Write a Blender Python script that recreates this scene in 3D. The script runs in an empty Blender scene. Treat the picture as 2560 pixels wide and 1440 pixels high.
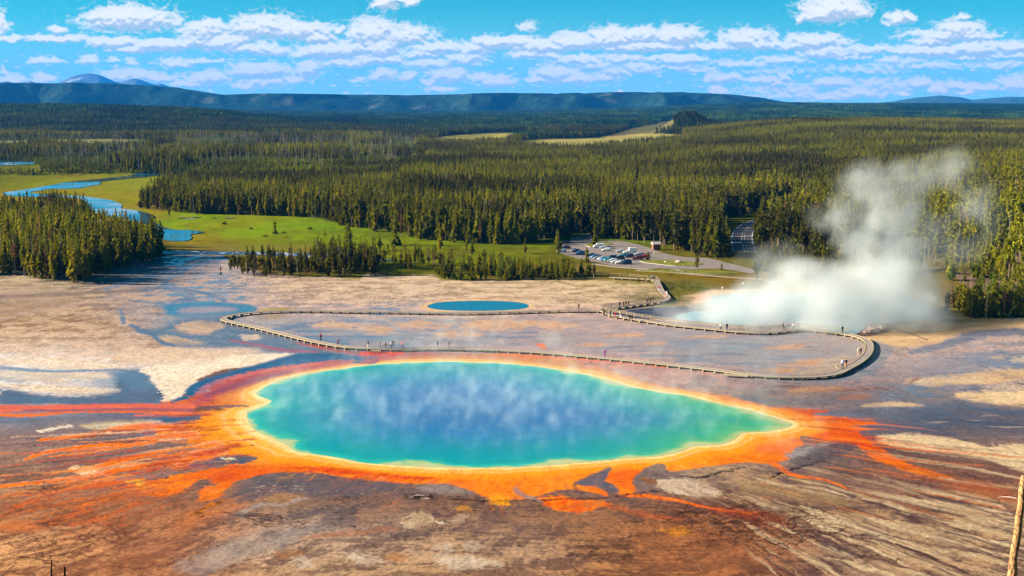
import bpy, bmesh, math, random
import numpy as np
from mathutils import Vector, Matrix
R = math.radians
SC = bpy.context.scene
COL = SC.collection
random.seed(7)

# ------------------------------------------------------------------ camera
CAM_H = 62.0          # eye height above the basin floor, metres
FPX = 3100.0          # focal length in units of a 2560 wide frame
PITCH = math.atan(460.0 / FPX)
CP, SP = math.cos(PITCH), math.sin(PITCH)
cam_d = bpy.data.cameras.new('camera')
cam = bpy.data.objects.new('camera', cam_d)
COL.objects.link(cam)
cam.location = (0, 0, CAM_H)
cam.rotation_euler = (math.pi / 2 - PITCH, 0, 0)
cam_d.sensor_width = 36
cam_d.lens = FPX / 2560 * 36
cam_d.clip_start = 0.5
cam_d.clip_end = 120000
SC.camera = cam

# ------------------------------------------------------------------ world, sun, exposure
SUN_EL, SUN_AZ = 21.0, 273.0     # sun low on the left
world = bpy.data.worlds.new("World")
SC.world = world
world.use_nodes = True
wn = world.node_tree
wn.nodes.clear()
w_out = wn.nodes.new('ShaderNodeOutputWorld')
w_bg = wn.nodes.new('ShaderNodeBackground')
w_sky = wn.nodes.new('ShaderNodeTexSky')
w_sky.sky_type = 'NISHITA'
w_sky.sun_disc = False
w_sky.sun_elevation = R(SUN_EL)
w_sky.sun_rotation = R(SUN_AZ)
w_sky.altitude = 2200
w_sky.air_density = 1.0
w_sky.dust_density = 0.15
w_sky.ozone_density = 1.0
w_tint = wn.nodes.new('ShaderNodeMix')
w_tint.data_type = 'RGBA'
w_tint.blend_type = 'MULTIPLY'
w_tint.inputs[0].default_value = 1.0
w_tint.inputs[7].default_value = (0.022, 0.44, 0.49, 1)
wn.links.new(w_sky.outputs[0], w_tint.inputs[6])
wn.links.new(w_tint.outputs[2], w_bg.inputs[0])
w_bg.inputs[1].default_value = 0.05
wn.links.new(w_bg.outputs[0], w_out.inputs[0])

sun_d = bpy.data.lights.new('sun', 'SUN')
sun_d.energy = 5.0
sun_d.angle = R(0.5)
sun_d.color = (1.0, 0.84, 0.64)
sun = bpy.data.objects.new('sun', sun_d)
COL.objects.link(sun)
_a = R(SUN_AZ)
sdir = Vector((math.sin(_a) * math.cos(R(SUN_EL)), math.cos(_a) * math.cos(R(SUN_EL)), math.sin(R(SUN_EL))))
sun.rotation_euler = sdir.to_track_quat('Z', 'Y').to_euler()
sun.location = (-300, 0, 400)

SC.view_settings.view_transform = 'Standard'
SC.view_settings.look = 'None'
SC.view_settings.gamma = 1
SC.view_settings.exposure = 2.1
SC.render.engine = 'CYCLES'
cy = SC.cycles
cy.max_bounces = 6
cy.diffuse_bounces = 2
cy.glossy_bounces = 2
cy.transparent_max_bounces = 12
cy.volume_bounces = 2
cy.transmission_bounces = 2
cy.caustics_reflective = False
cy.caustics_refractive = False
cy.use_denoising = True
cy.volume_max_steps = 256

# ------------------------------------------------------------------ geometry of the view, used to measure where things stand
def project(x, y, z):
    d = y * CP + (CAM_H - z) * SP
    d = np.maximum(d, 1e-3)
    return 1280 + FPX * x / d, 720 + FPX * ((CAM_H - z) * CP - y * SP) / d

def flat(px, py, z=0.0):
    """where the sight line through a point of the picture meets the level z"""
    t = (py - 720) / FPX
    h = CAM_H - z
    # t = (h CP - y SP)/(y CP + h SP)
    y = h * (CP - t * SP) / (t * CP + SP)
    x = (px - 1280) / FPX * (y * CP + h * SP)
    return x, y

# ------------------------------------------------------------------ noise
_rs = np.random.RandomState(3)
_PERM = _rs.permutation(4096).astype(np.int32)
_GR = _rs.uniform(0, 2 * np.pi, 4096)
_GX, _GY = np.cos(_GR).astype(np.float32), np.sin(_GR).astype(np.float32)

def perlin(x, y, seed=0):
    x = np.asarray(x, dtype=np.float64); y = np.asarray(y, dtype=np.float64)
    xi = np.floor(x); yi = np.floor(y)
    xf = (x - xi).astype(np.float32); yf = (y - yi).astype(np.float32)
    xi = xi.astype(np.int64); yi = yi.astype(np.int64)
    u = xf * xf * xf * (xf * (xf * 6 - 15) + 10)
    v = yf * yf * yf * (yf * (yf * 6 - 15) + 10)
    def g(ix, iy, fx, fy):
        h = _PERM[(_PERM[(ix + seed * 131) & 4095] + iy * 7 + seed) & 4095]
        return _GX[h] * fx + _GY[h] * fy
    a = g(xi, yi, xf, yf); b = g(xi + 1, yi, xf - 1, yf)
    c = g(xi, yi + 1, xf, yf - 1); d = g(xi + 1, yi + 1, xf - 1, yf - 1)
    return (a + u * (b - a)) * (1 - v) + (c + u * (d - c)) * v      # about -0.7..0.7

def fbm(x, y, octv=4, seed=0, gain=0.5, lac=2.03):
    s = 0; a = 1.0; t = 0
    for i in range(octv):
        s = s + a * perlin(x, y, seed + i * 17)
        t += a
        a *= gain
        x = x * lac; y = y * lac
    return s / t * 1.6                                              # about -1..1

def ss(a, b, x):
    t = np.clip((x - a) / (b - a), 0, 1)
    return t * t * (3 - 2 * t)

def lin(c):
    c = np.asarray(c, dtype=np.float32) / 255.0
    return np.where(c <= 0.04045, c / 12.92, ((c + 0.055) / 1.055) ** 2.4).astype(np.float32)

# ------------------------------------------------------------------ plane figures
def in_poly(px, py, poly):
    inside = np.zeros(np.shape(px), bool)
    n = len(poly)
    for i in range(n):
        x0, y0 = poly[i]; x1, y1 = poly[(i + 1) % n]
        if y0 == y1:
            continue
        c = ((y0 > py) != (y1 > py)) & (px < (x1 - x0) * (py - y0) / (y1 - y0) + x0)
        inside ^= c
    return inside

def seg_dist(px, py, pts, closed=False, ys=1.0, widths=None):
    """distance to a polyline; with widths, distance divided by the width interpolated along it"""
    best = np.full(np.shape(px), 1e9, np.float32)
    n = len(pts)
    for i in range(n if closed else n - 1):
        x0, y0 = pts[i]; x1, y1 = pts[(i + 1) % n]
        dx, dy = x1 - x0, (y1 - y0) * ys
        L = dx * dx + dy * dy + 1e-9
        t = np.clip(((px - x0) * dx + (py - y0) * ys * dy) / L, 0, 1)
        d = np.sqrt((px - x0 - t * dx) ** 2 + ((py - y0) * ys - t * dy) ** 2)
        if widths is not None:
            w0, w1 = widths[i], widths[(i + 1) % n]
            d = d / (w0 + (w1 - w0) * t)
        best = np.minimum(best, d)
    return best

def smooth_line(pts, step=8, closed=False):
    P = np.array(pts, float)
    out = []
    n = len(P)
    rng = range(n if closed else n - 1)
    for i in rng:
        if closed:
            p0, p1, p2, p3 = P[(i - 1) % n], P[i], P[(i + 1) % n], P[(i + 2) % n]
        else:
            p0, p1, p2, p3 = P[max(i - 1, 0)], P[i], P[i + 1], P[min(i + 2, n - 1)]
        for k in range(step):
            t = k / step
            out.append(0.5 * ((2 * p1) + (-p0 + p2) * t + (2 * p0 - 5 * p1 + 4 * p2 - p3) * t * t + (-p0 + 3 * p1 - 3 * p2 + p3) * t ** 3))
    if not closed:
        out.append(P[-1])
    return np.array(out)

# ------------------------------------------------------------------ relief
def interp(px, tab):
    t = np.array(tab, float)
    return np.interp(px, t[:, 0], t[:, 1])

def height(x, y):
    x = np.asarray(x, float); y = np.asarray(y, float)
    px = 1280 + 3134 * x / np.maximum(y, 60)
    z = np.zeros(np.broadcast(x, y).shape)
    # the hillside the picture was taken from
    z = z + np.maximum(0, 59.6 - 0.50 * np.maximum(y, 0)) * 1.0
    z = z + np.where(y < 0, -y * 0.1, 0)
    # wooded rise on the right
    Hr = interp(px, [(1450, 0), (1600, 3), (1750, 13), (1900, 24), (2000, 28), (2200, 27), (2400, 25), (2600, 24), (3300, 26)])
    z = z + Hr * ss(700, 2150, y) * (1 - 0.8 * ss(2200, 3200, y))
    z = z + 7.0 * ss(2240, 2420, px) * ss(440, 520, y) * (1 - ss(900, 1500, y))
    # wooded hill far left
    Hl = interp(px, [(-700, 50), (0, 44), (230, 45), (440, 39), (560, 28), (650, 12), (760, 0)])
    z = z + Hl * ss(2350, 3600, y) * (1 - 0.7 * ss(3700, 5200, y))
    # far wooded plateau
    Hp = interp(px, [(600, 0), (1000, 2), (1300, 7), (1600, 27), (1900, 50), (2250, 47), (2600, 44), (3300, 45)])
    z = z + Hp * ss(3000, 7200, y)
    # knoll and mound on the far meadow
    def bump(cx_px, cy, h, rx, ry):
        cx = (cx_px - 1280) / 3134 * cy
        return h * np.exp(-((x - cx) / rx) ** 2 - ((y - cy) / ry) ** 2)
    z = z + bump(1715, 2420, 31, 44, 70) + bump(1640, 2400, 5, 50, 60) + bump(1290, 2300, 11, 42, 60) + bump(1445, 2500, 4, 70, 50)
    # rolling ground away from the basin
    far = ss(900, 2500, y)
    z = z + far * (fbm(x / 420, y / 420, 3, 5) * 4.0)
    z = z + ss(2800, 4200, y) * fbm(x / 900, y / 1500, 3, 9) * 7.0
    z = z + ss(480, 640, y) * fbm(x / 60, y / 60, 2, 11) * 0.5
    # river bank on the left: the far plain stands a few metres above the meadow
    z = z + 5.0 * ss(1105, 1150, y + 40 * np.sin(x / 90.0)) * (1 - ss(820, 1060, px))
    return z

def mat_new(name, base=(0.5, 0.5, 0.5), rough=0.8, spec=0.3, noise=0.0, scale=4.0, metallic=0.0, bump=0.0):
    m = bpy.data.materials.new(name)
    m.use_nodes = True
    nt = m.node_tree
    b = nt.nodes['Principled BSDF']
    b.inputs['Roughness'].default_value = rough
    b.inputs['Specular IOR Level'].default_value = spec
    b.inputs['Metallic'].default_value = metallic
    b.inputs['Base Color'].default_value = (*base, 1)
    if noise > 0 or bump > 0:
        tc = nt.nodes.new('ShaderNodeTexCoord')
        n = nt.nodes.new('ShaderNodeTexNoise')
        n.inputs['Scale'].default_value = scale
        n.inputs['Detail'].default_value = 5
        nt.links.new(tc.outputs['Object'], n.inputs['Vector'])
        r = nt.nodes.new('ShaderNodeValToRGB')
        r.color_ramp.elements[0].position = 0.3
        r.color_ramp.elements[1].position = 0.7
        r.color_ramp.elements[0].color = (*[c * (1 - noise) for c in base], 1)
        r.color_ramp.elements[1].color = (*[min(1, c * (1 + noise)) for c in base], 1)
        nt.links.new(n.outputs[0], r.inputs[0])
        nt.links.new(r.outputs[0], b.inputs['Base Color'])
        if bump > 0:
            bp = nt.nodes.new('ShaderNodeBump')
            bp.inputs['Strength'].default_value = bump
            bp.inputs['Distance'].default_value = 0.05
            nt.links.new(n.outputs[0], bp.inputs['Height'])
            nt.links.new(bp.outputs[0], b.inputs['Normal'])
    return m

def tag(o, label=None, cat=None, group=None, kind=None):
    if label: o['label'] = label
    if cat: o['category'] = cat
    if group: o['group'] = group
    if kind: o['kind'] = kind
    return o

def link(name, me, m=None, parent=None):
    o = bpy.data.objects.new(name, me)
    COL.objects.link(o)
    if m is not None:
        if me is not None and not len(me.materials):
            me.materials.append(m)
    if parent is not None:
        o.parent = parent
    return o

def grid_mesh(name, X, Y, Z, color=None, wet=None, smooth=True):
    ny, nx = X.shape
    me = bpy.data.meshes.new(name)
    nv = nx * ny
    co = np.empty((nv, 3), np.float32)
    co[:, 0] = X.ravel(); co[:, 1] = Y.ravel(); co[:, 2] = Z.ravel()
    me.vertices.add(nv)
    me.vertices.foreach_set('co', co.ravel())
    i = np.arange(nv, dtype=np.int32).reshape(ny, nx)
    a = i[:-1, :-1].ravel(); b = i[:-1, 1:].ravel(); c = i[1:, 1:].ravel(); d = i[1:, :-1].ravel()
    q = np.stack([a, b, c, d], 1)
    nf = len(q)
    me.loops.add(nf * 4)
    me.loops.foreach_set('vertex_index', q.ravel())
    me.polygons.add(nf)
    me.polygons.foreach_set('loop_start', np.arange(0, nf * 4, 4, dtype=np.int32))
    me.polygons.foreach_set('loop_total', np.full(nf, 4, np.int32))
    if smooth:
        me.polygons.foreach_set('use_smooth', np.ones(nf, bool))
    me.update()
    if color is not None:
        at = me.attributes.new('Col', 'FLOAT_COLOR', 'POINT')
        rgba = np.ones((nv, 4), np.float32)
        rgba[:, :3] = color.reshape(-1, 3)
        if wet is not None:
            rgba[:, 3] = wet.ravel()
        at.data.foreach_set('color', rgba.ravel())
    return me
# ------------------------------------------------------------------ outlines on the ground
POOL = [(640, 986), (652, 973), (689, 954), (730, 942), (773, 933), (860, 922), (930, 912), (1050, 906), (1160, 905), (1280, 911), (1400, 925),
        (1500, 945), (1570, 965), (1640, 979), (1720, 990), (1801, 1010), (1850, 1020), (1901, 1033), (1969, 1055), (1979, 1062), (1962, 1070), (1915, 1079),
        (1856, 1083), (1836, 1098), (1801, 1111), (1734, 1116), (1700, 1128), (1646, 1141), (1562, 1146), (1478, 1154), (1344, 1165), (1236, 1169),
        (1130, 1169), (1042, 1166), (917, 1158), (860, 1147), (783, 1135), (739, 1129), (716, 1114), (699, 1106), (680, 1094), (652, 1085), (633, 1072), (621, 1057),
        (617, 1040), (620, 1028), (650, 1018), (678, 1005), (668, 998)]
ORANGE = [(405, 1010), (455, 1003), (490, 990), (520, 972), (551, 957), (605, 937), (672, 923), (739, 913), (806, 904), (845, 901), (880, 903), (920, 900),
          (960, 893), (1040, 888), (1130, 884), (1250, 884), (1350, 889), (1420, 895), (1450, 908), (1530, 928), (1600, 950), (1680, 968), (1760, 980), (1820, 990),
          (1860, 1000), (1925, 1016), (2000, 1021), (2075, 1028), (2030, 1036), (2120, 1046), (2196, 1058), (2120, 1066), (2180, 1072), (2150, 1080),
          (2165, 1096), (2200, 1118), (2255, 1150), (2300, 1170), (2390, 1194), (2380, 1204), (2310, 1192), (2240, 1170), (2190, 1150), (2150, 1122), (2120, 1108),
          (2076, 1102), (2002, 1090), (2010, 1112), (1985, 1122), (1968, 1148), (1935, 1158), (1905, 1160), (1868, 1156), (1818, 1161), (1767, 1167), (1720, 1174), (1672, 1178),
          (1655, 1160), (1625, 1165), (1589, 1187), (1578, 1201), (1586, 1224), (1572, 1236), (1545, 1236), (1539, 1214), (1512, 1199), (1530, 1169), (1492, 1182), (1438, 1205),
          (1447, 1213), (1498, 1219), (1524, 1240), (1450, 1226), (1390, 1228), (1300, 1249), (1240, 1246), (1200, 1238), (1165, 1222), (1120, 1210),
          (1075, 1211), (974, 1207), (907, 1199), (840, 1189), (773, 1180), (705, 1181), (631, 1191), (584, 1211), (560, 1232), (528, 1249), (488, 1251), (500, 1228), (540, 1205), (500, 1200),
          (470, 1224), (437, 1236), (390, 1245), (363, 1237), (353, 1222), (322, 1214), (345, 1203), (400, 1192), (470, 1178), (510, 1172),
          (560, 1166), (640, 1152), (640, 1142), (600, 1138), (560, 1146), (500, 1162), (430, 1172), (440, 1158), (495, 1140), (480, 1124), (476, 1108), (398, 1098), (392, 1078), (398, 1064), (470, 1055), (500, 1045), (440, 1040), (410, 1030)]

CP_ = """
690 0 196 176 138 150 125 98
690 250 175 155 125 90 95 80
690 450 150 130 130 100 125 165
690 560 195 172 150 130 125 150
690 750 208 180 145 165 140 110
690 1000 210 184 148 165 140 112
690 1300 212 186 148 165 140 105
690 1480 200 178 120 140 130 70
740 0 158 135 118 200 176 142
740 250 188 160 126 135 112 92
740 420 180 155 135 110 118 145
740 520 175 155 150 100 125 165
740 750 206 178 146 165 140 118
740 1000 208 182 148 160 138 112
740 1300 214 187 150 180 150 115
740 1500 216 188 150 165 140 105
740 1720 150 130 90 90 95 45
790 0 195 166 130 145 115 86
790 300 190 160 126 145 115 85
790 450 150 150 160 100 130 165
790 700 204 175 152 150 135 150
790 1000 200 170 146 140 145 172
790 1300 214 182 152 175 145 132
790 1480 205 172 145 160 140 140
790 2450 212 184 146 170 140 105
820 0 206 172 137 150 120 90
820 300 198 166 132 150 122 92
820 480 110 135 170 195 165 130
820 750 150 146 166 200 175 155
820 1000 206 176 156 145 145 170
820 1300 205 170 152 150 140 158
820 1470 214 172 145 170 135 125
820 1650 195 160 145 145 140 160
820 1850 152 142 150 165 130 120
820 2100 160 150 152 190 160 140
820 2300 222 190 140 180 140 110
820 2500 210 182 142 150 140 130
860 0 214 186 156 165 140 110
860 300 205 176 146 160 132 106
860 480 208 180 152 165 140 120
860 650 82 94 135 120 112 138
860 800 98 108 148 132 124 148
860 950 118 128 162 180 162 152
860 1200 146 138 156 200 170 152
860 1500 148 140 152 188 158 140
860 1800 152 145 150 120 132 158
860 2050 158 150 150 195 160 125
860 2250 205 176 145 150 136 132
860 2450 135 130 145 205 172 142
900 0 215 195 172 238 228 212
900 200 216 188 162 240 228 212
900 450 214 188 160 230 208 186
900 600 224 206 184 238 226 208
900 760 52 82 132 62 75 120
900 900 165 100 112 92 82 122
900 1100 185 122 116 125 115 150
900 1300 205 132 106 160 132 150
900 1500 172 132 132 215 140 112
900 1700 162 143 145 188 152 135
900 1950 162 150 146 130 130 150
900 2100 185 165 142 155 145 145
900 2300 152 142 146 192 164 140
900 2500 125 122 145 110 118 150
940 0 150 162 190 228 218 205
940 200 225 210 190 145 158 185
940 380 95 118 158 210 190 175
940 520 226 206 184 240 228 212
940 1560 205 140 118 150 125 132
940 1750 145 125 126 200 150 125
940 1950 148 128 122 130 120 136
940 2150 168 142 130 120 108 118
940 2350 125 120 140 98 106 142
940 2520 212 188 155 130 112 105
985 0 204 180 156 242 232 216
985 150 208 188 165 244 234 218
985 320 105 102 130 88 108 148
985 1950 104 96 106 140 118 110
985 2100 118 104 108 160 130 110
985 2300 108 100 112 72 86 125
985 2500 190 168 142 120 106 106
1030 0 104 100 134 125 120 145
1030 300 105 95 124 90 85 120
1030 2250 92 86 106 72 76 112
1030 2450 66 74 110 105 95 100
1060 0 102 100 120 132 122 132
1060 200 112 104 118 135 120 120
1060 400 105 92 112 85 85 118
1060 2200 82 78 104 110 98 110
1060 2380 52 62 102 78 74 96
1060 2520 92 84 96 170 142 118
1100 0 128 108 110 112 94 100
1100 200 130 112 108 110 98 108
1100 2220 82 66 74 100 80 86
1100 2380 56 60 88 138 116 98
1100 2540 130 108 98 66 66 92
1150 0 134 110 104 112 92 94
1150 200 124 102 100 105 88 96
1150 420 112 92 98 128 100 96
1150 1730 100 90 104 130 115 112
1150 2000 118 108 112 80 76 96
1150 2200 94 72 74 115 85 78
1150 2400 88 72 78 110 82 78
1150 2550 120 100 95 90 75 80
1200 0 150 122 106 105 82 78
1200 200 134 108 98 105 82 80
1200 450 126 98 90 100 82 84
1200 650 100 84 92 76 76 100
1200 850 96 80 88 72 72 98
1200 1000 98 82 86 76 72 90
1200 1150 98 80 80 82 70 80
1200 1500 90 82 102 110 92 94
1200 1640 100 92 104 78 76 98
1200 1760 165 145 128 120 104 100
1200 1900 150 124 98 100 86 90
1200 2050 108 88 88 78 68 80
1200 2250 98 76 76 122 92 82
1200 2450 130 82 62 98 72 72
1255 0 156 118 94 110 80 72
1255 200 134 96 82 160 92 56
1255 400 132 94 76 112 80 74
1255 560 140 105 88 100 84 90
1255 700 130 108 98 92 84 94
1255 850 106 86 86 80 76 90
1255 1000 112 86 78 88 74 78
1255 1150 118 92 82 94 76 80
1255 1350 118 92 82 90 74 80
1255 1550 122 90 76 92 72 76
1255 1750 112 78 68 90 66 66
1255 1900 118 88 80 80 66 70
1255 2050 148 120 98 98 80 82
1255 2200 142 116 98 96 78 82
1255 2350 130 106 98 84 70 80
1255 2500 122 92 80 80 68 78
1310 0 176 136 106 120 86 72
1310 200 164 122 96 108 76 62
1310 400 150 104 78 108 76 68
1310 550 178 134 108 112 86 82
1310 700 150 134 130 98 88 98
1310 850 142 126 122 100 90 98
1310 1000 130 112 108 90 80 88
1310 1150 130 106 94 100 82 84
1310 1300 128 100 86 92 76 80
1310 1500 136 100 78 100 76 68
1310 1700 136 90 64 88 60 52
1310 1900 128 88 70 84 62 58
1310 2100 130 108 98 90 76 80
1310 2300 168 142 118 98 80 82
1310 2500 178 152 126 92 76 80
1370 0 188 148 114 115 82 68
1370 200 172 128 98 118 80 64
1370 400 148 102 80 108 72 62
1370 550 156 122 104 110 84 78
1370 700 172 152 140 112 96 98
1370 850 176 154 140 116 98 96
1370 1000 168 146 132 112 94 92
1370 1150 166 138 116 106 88 86
1370 1300 150 128 116 98 82 86
1370 1500 156 116 84 108 76 62
1370 1700 148 96 66 88 58 46
1370 1900 142 96 72 90 62 54
1370 2100 128 104 98 84 70 76
1370 2300 150 126 110 98 82 84
1370 2500 178 154 126 104 86 82
1440 0 188 144 106 118 82 66
1440 250 168 122 92 120 82 66
1440 450 150 106 82 112 76 64
1440 650 160 132 112 118 92 82
1440 850 164 140 122 115 95 88
1440 1050 160 134 112 112 90 82
1440 1300 156 126 104 108 84 76
1440 1550 154 110 78 104 74 60
1440 1750 148 98 68 92 62 50
1440 1950 138 98 78 92 66 60
1440 2150 128 106 100 84 70 76
1440 2400 160 134 114 100 82 80
"""
EXPO_K = 0.55         # turns a colour as seen in the light into the surface's own colour

def ground_base(X, Y, PX, PY):
    """two blended colour fields measured over the ground, mixed by streaks that follow the runoff"""
    tab = np.array([[float(v) for v in l.split()] for l in CP_.strip().splitlines()])
    wx = fbm(X / 22, Y / 34, 3, 21) * 70
    wy = fbm(X / 22, Y / 34, 3, 22) * 16
    qx, qy = PX + wx, PY + wy
    n = PX.shape
    wsum = np.full(n, 1e-9, np.float32)
    A = np.zeros(n + (3,), np.float32); B = np.zeros(n + (3,), np.float32)
    for r in tab:
        sx, sy = 125.0, 26.0 if r[0] < 1200 else 34.0
        d2 = ((qx - r[1]) / sx) ** 2 + ((qy - r[0]) / sy) ** 2
        w = (np.exp(-d2 * 0.9) + 1e-4 / (1 + d2 * d2)).astype(np.float32)
        wsum += w
        A += w[..., None] * lin(r[2:5]); B += w[..., None] * lin(r[5:8])
    A /= wsum[..., None]; B /= wsum[..., None]
    # runoff direction: away from the pool
    cx, cyy = 4.0, 247.0
    dx, dy = X - cx, Y - cyy
    rad = np.sqrt(dx * dx + dy * dy) + 5
    th = np.arctan2(dy, dx)
    sw = fbm(X / 30, Y / 30, 3, 31) * 0.22
    u = (th + sw) * 26
    v = rad / 26
    sx_ = fbm(X / 4, Y / 4, 4, 45)
    wr = ss(14, 48, np.abs(X - 4))
    flow = fbm((th + sw * .35) * 42 + sx_ * .35, rad / 10, 4, 48) * wr + fbm(X / 8 + sx_ * .5, Y / .95 + X / 16 + sx_ * .8, 4, 49) * (1 - wr)
    s1 = flow * .62 + .55 * fbm(X / 24 + sx_ * .3, Y / 11 - X / 60 + sx_ * .3, 4, 50) + fbm(X / 11 + sx_ * .5, Y / 6 - X / 30 + sx_ * .5, 4, 41) * .8 + 0.5 * fbm(u * 1.6 + sx_ * .5, v * 1.2, 3, 43) + .45 * sx_ + .3 * fbm(X / 1.1, Y / 1.1, 3, 46)
    # patchy sheets for the flats behind
    s2 = fbm(X / 9 + 5 * sw, Y / 7, 4, 51) + 0.5 * fbm(X / 2.4, Y / 2.6, 3, 53)
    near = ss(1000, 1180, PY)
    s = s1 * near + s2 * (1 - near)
    m = ss(-0.34, 0.40, s + .25 * fbm(X / .9, Y / .8, 2, 47) - 0.02)
    C = A + (B - A) * m[..., None]
    # fine cracks: thin dark lines in the dry crust of the foreground
    wq = fbm(X / 5, Y / 5, 4, 61)
    r1 = np.abs(perlin(X * 0.22 + wq * 1.6, (Y + X * 0.15) * 0.95 + wq * 1.9, 63))
    r2 = np.abs(perlin(u * 2.6 + wq * .8, v * 3.2 + wq, 65))
    lines = (1 - ss(0.0, 0.075, r1)) * ss(0.05, 0.3, fbm(X / 14, Y / 14, 2, 67) + 0.12) + (1 - ss(0.0, 0.06, r2)) * 0.7 * ss(0.0, 0.3, fbm(X / 16, Y / 16, 2, 69) + 0.1)
    lines = np.clip(lines, 0, 1) * ss(1190, 1260, PY)
    C = C * (1 - 0.55 * lines[..., None])
    # hairline rills and edges of crust sheets over the whole basin
    r3 = np.abs(perlin(X / 5.5 + wq * .9, Y / 2.6 + X / 14 + wq * .9, 75)); r4 = np.abs(perlin(X / 2.1 + wq * 1.2, Y / 1.3 + wq * .7, 77))
    l2 = (1 - ss(0, .06, r3)) * ss(-.1, .3, fbm(X / 13, Y / 9, 2, 78)) + .7 * (1 - ss(0, .09, r4)) * ss(.0, .35, fbm(X / 8, Y / 7, 2, 79))
    C = C * (1 - .42 * np.clip(l2, 0, 1)[..., None] * (1 - .4 * near)[..., None])
    r6 = np.abs(flow); C = C * (1 - .42 * ((1 - ss(0, .06, r6)) * ss(-.1, .35, fbm(X / 9, Y / 9, 2, 84)) * ss(1120, 1220, PY))[..., None])
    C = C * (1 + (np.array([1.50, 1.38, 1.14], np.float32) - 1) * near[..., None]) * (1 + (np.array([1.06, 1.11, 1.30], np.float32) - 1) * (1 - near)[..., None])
    r5 = np.abs(perlin(X * 1.1 + wq * 2, Y * 1.5 + X * .25 + wq * 2, 80))
    C = C * (1 - .55 * ((1 - ss(0, .08, r5)) * ss(-.05, .3, fbm(X / 6, Y / 6, 2, 82)) * near)[..., None])
    # crust grain
    g = fbm(X / 1.3, Y / 1.3, 4, 71)
    g2 = fbm(X / 5.0, Y / 5.0, 3, 73)
    g6 = fbm(X / .45, Y / .6, 2, 74)
    C = C * (1 + 0.22 * g[..., None] + 0.18 * g2[..., None] + .12 * g6[..., None])
    return C, m

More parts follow.
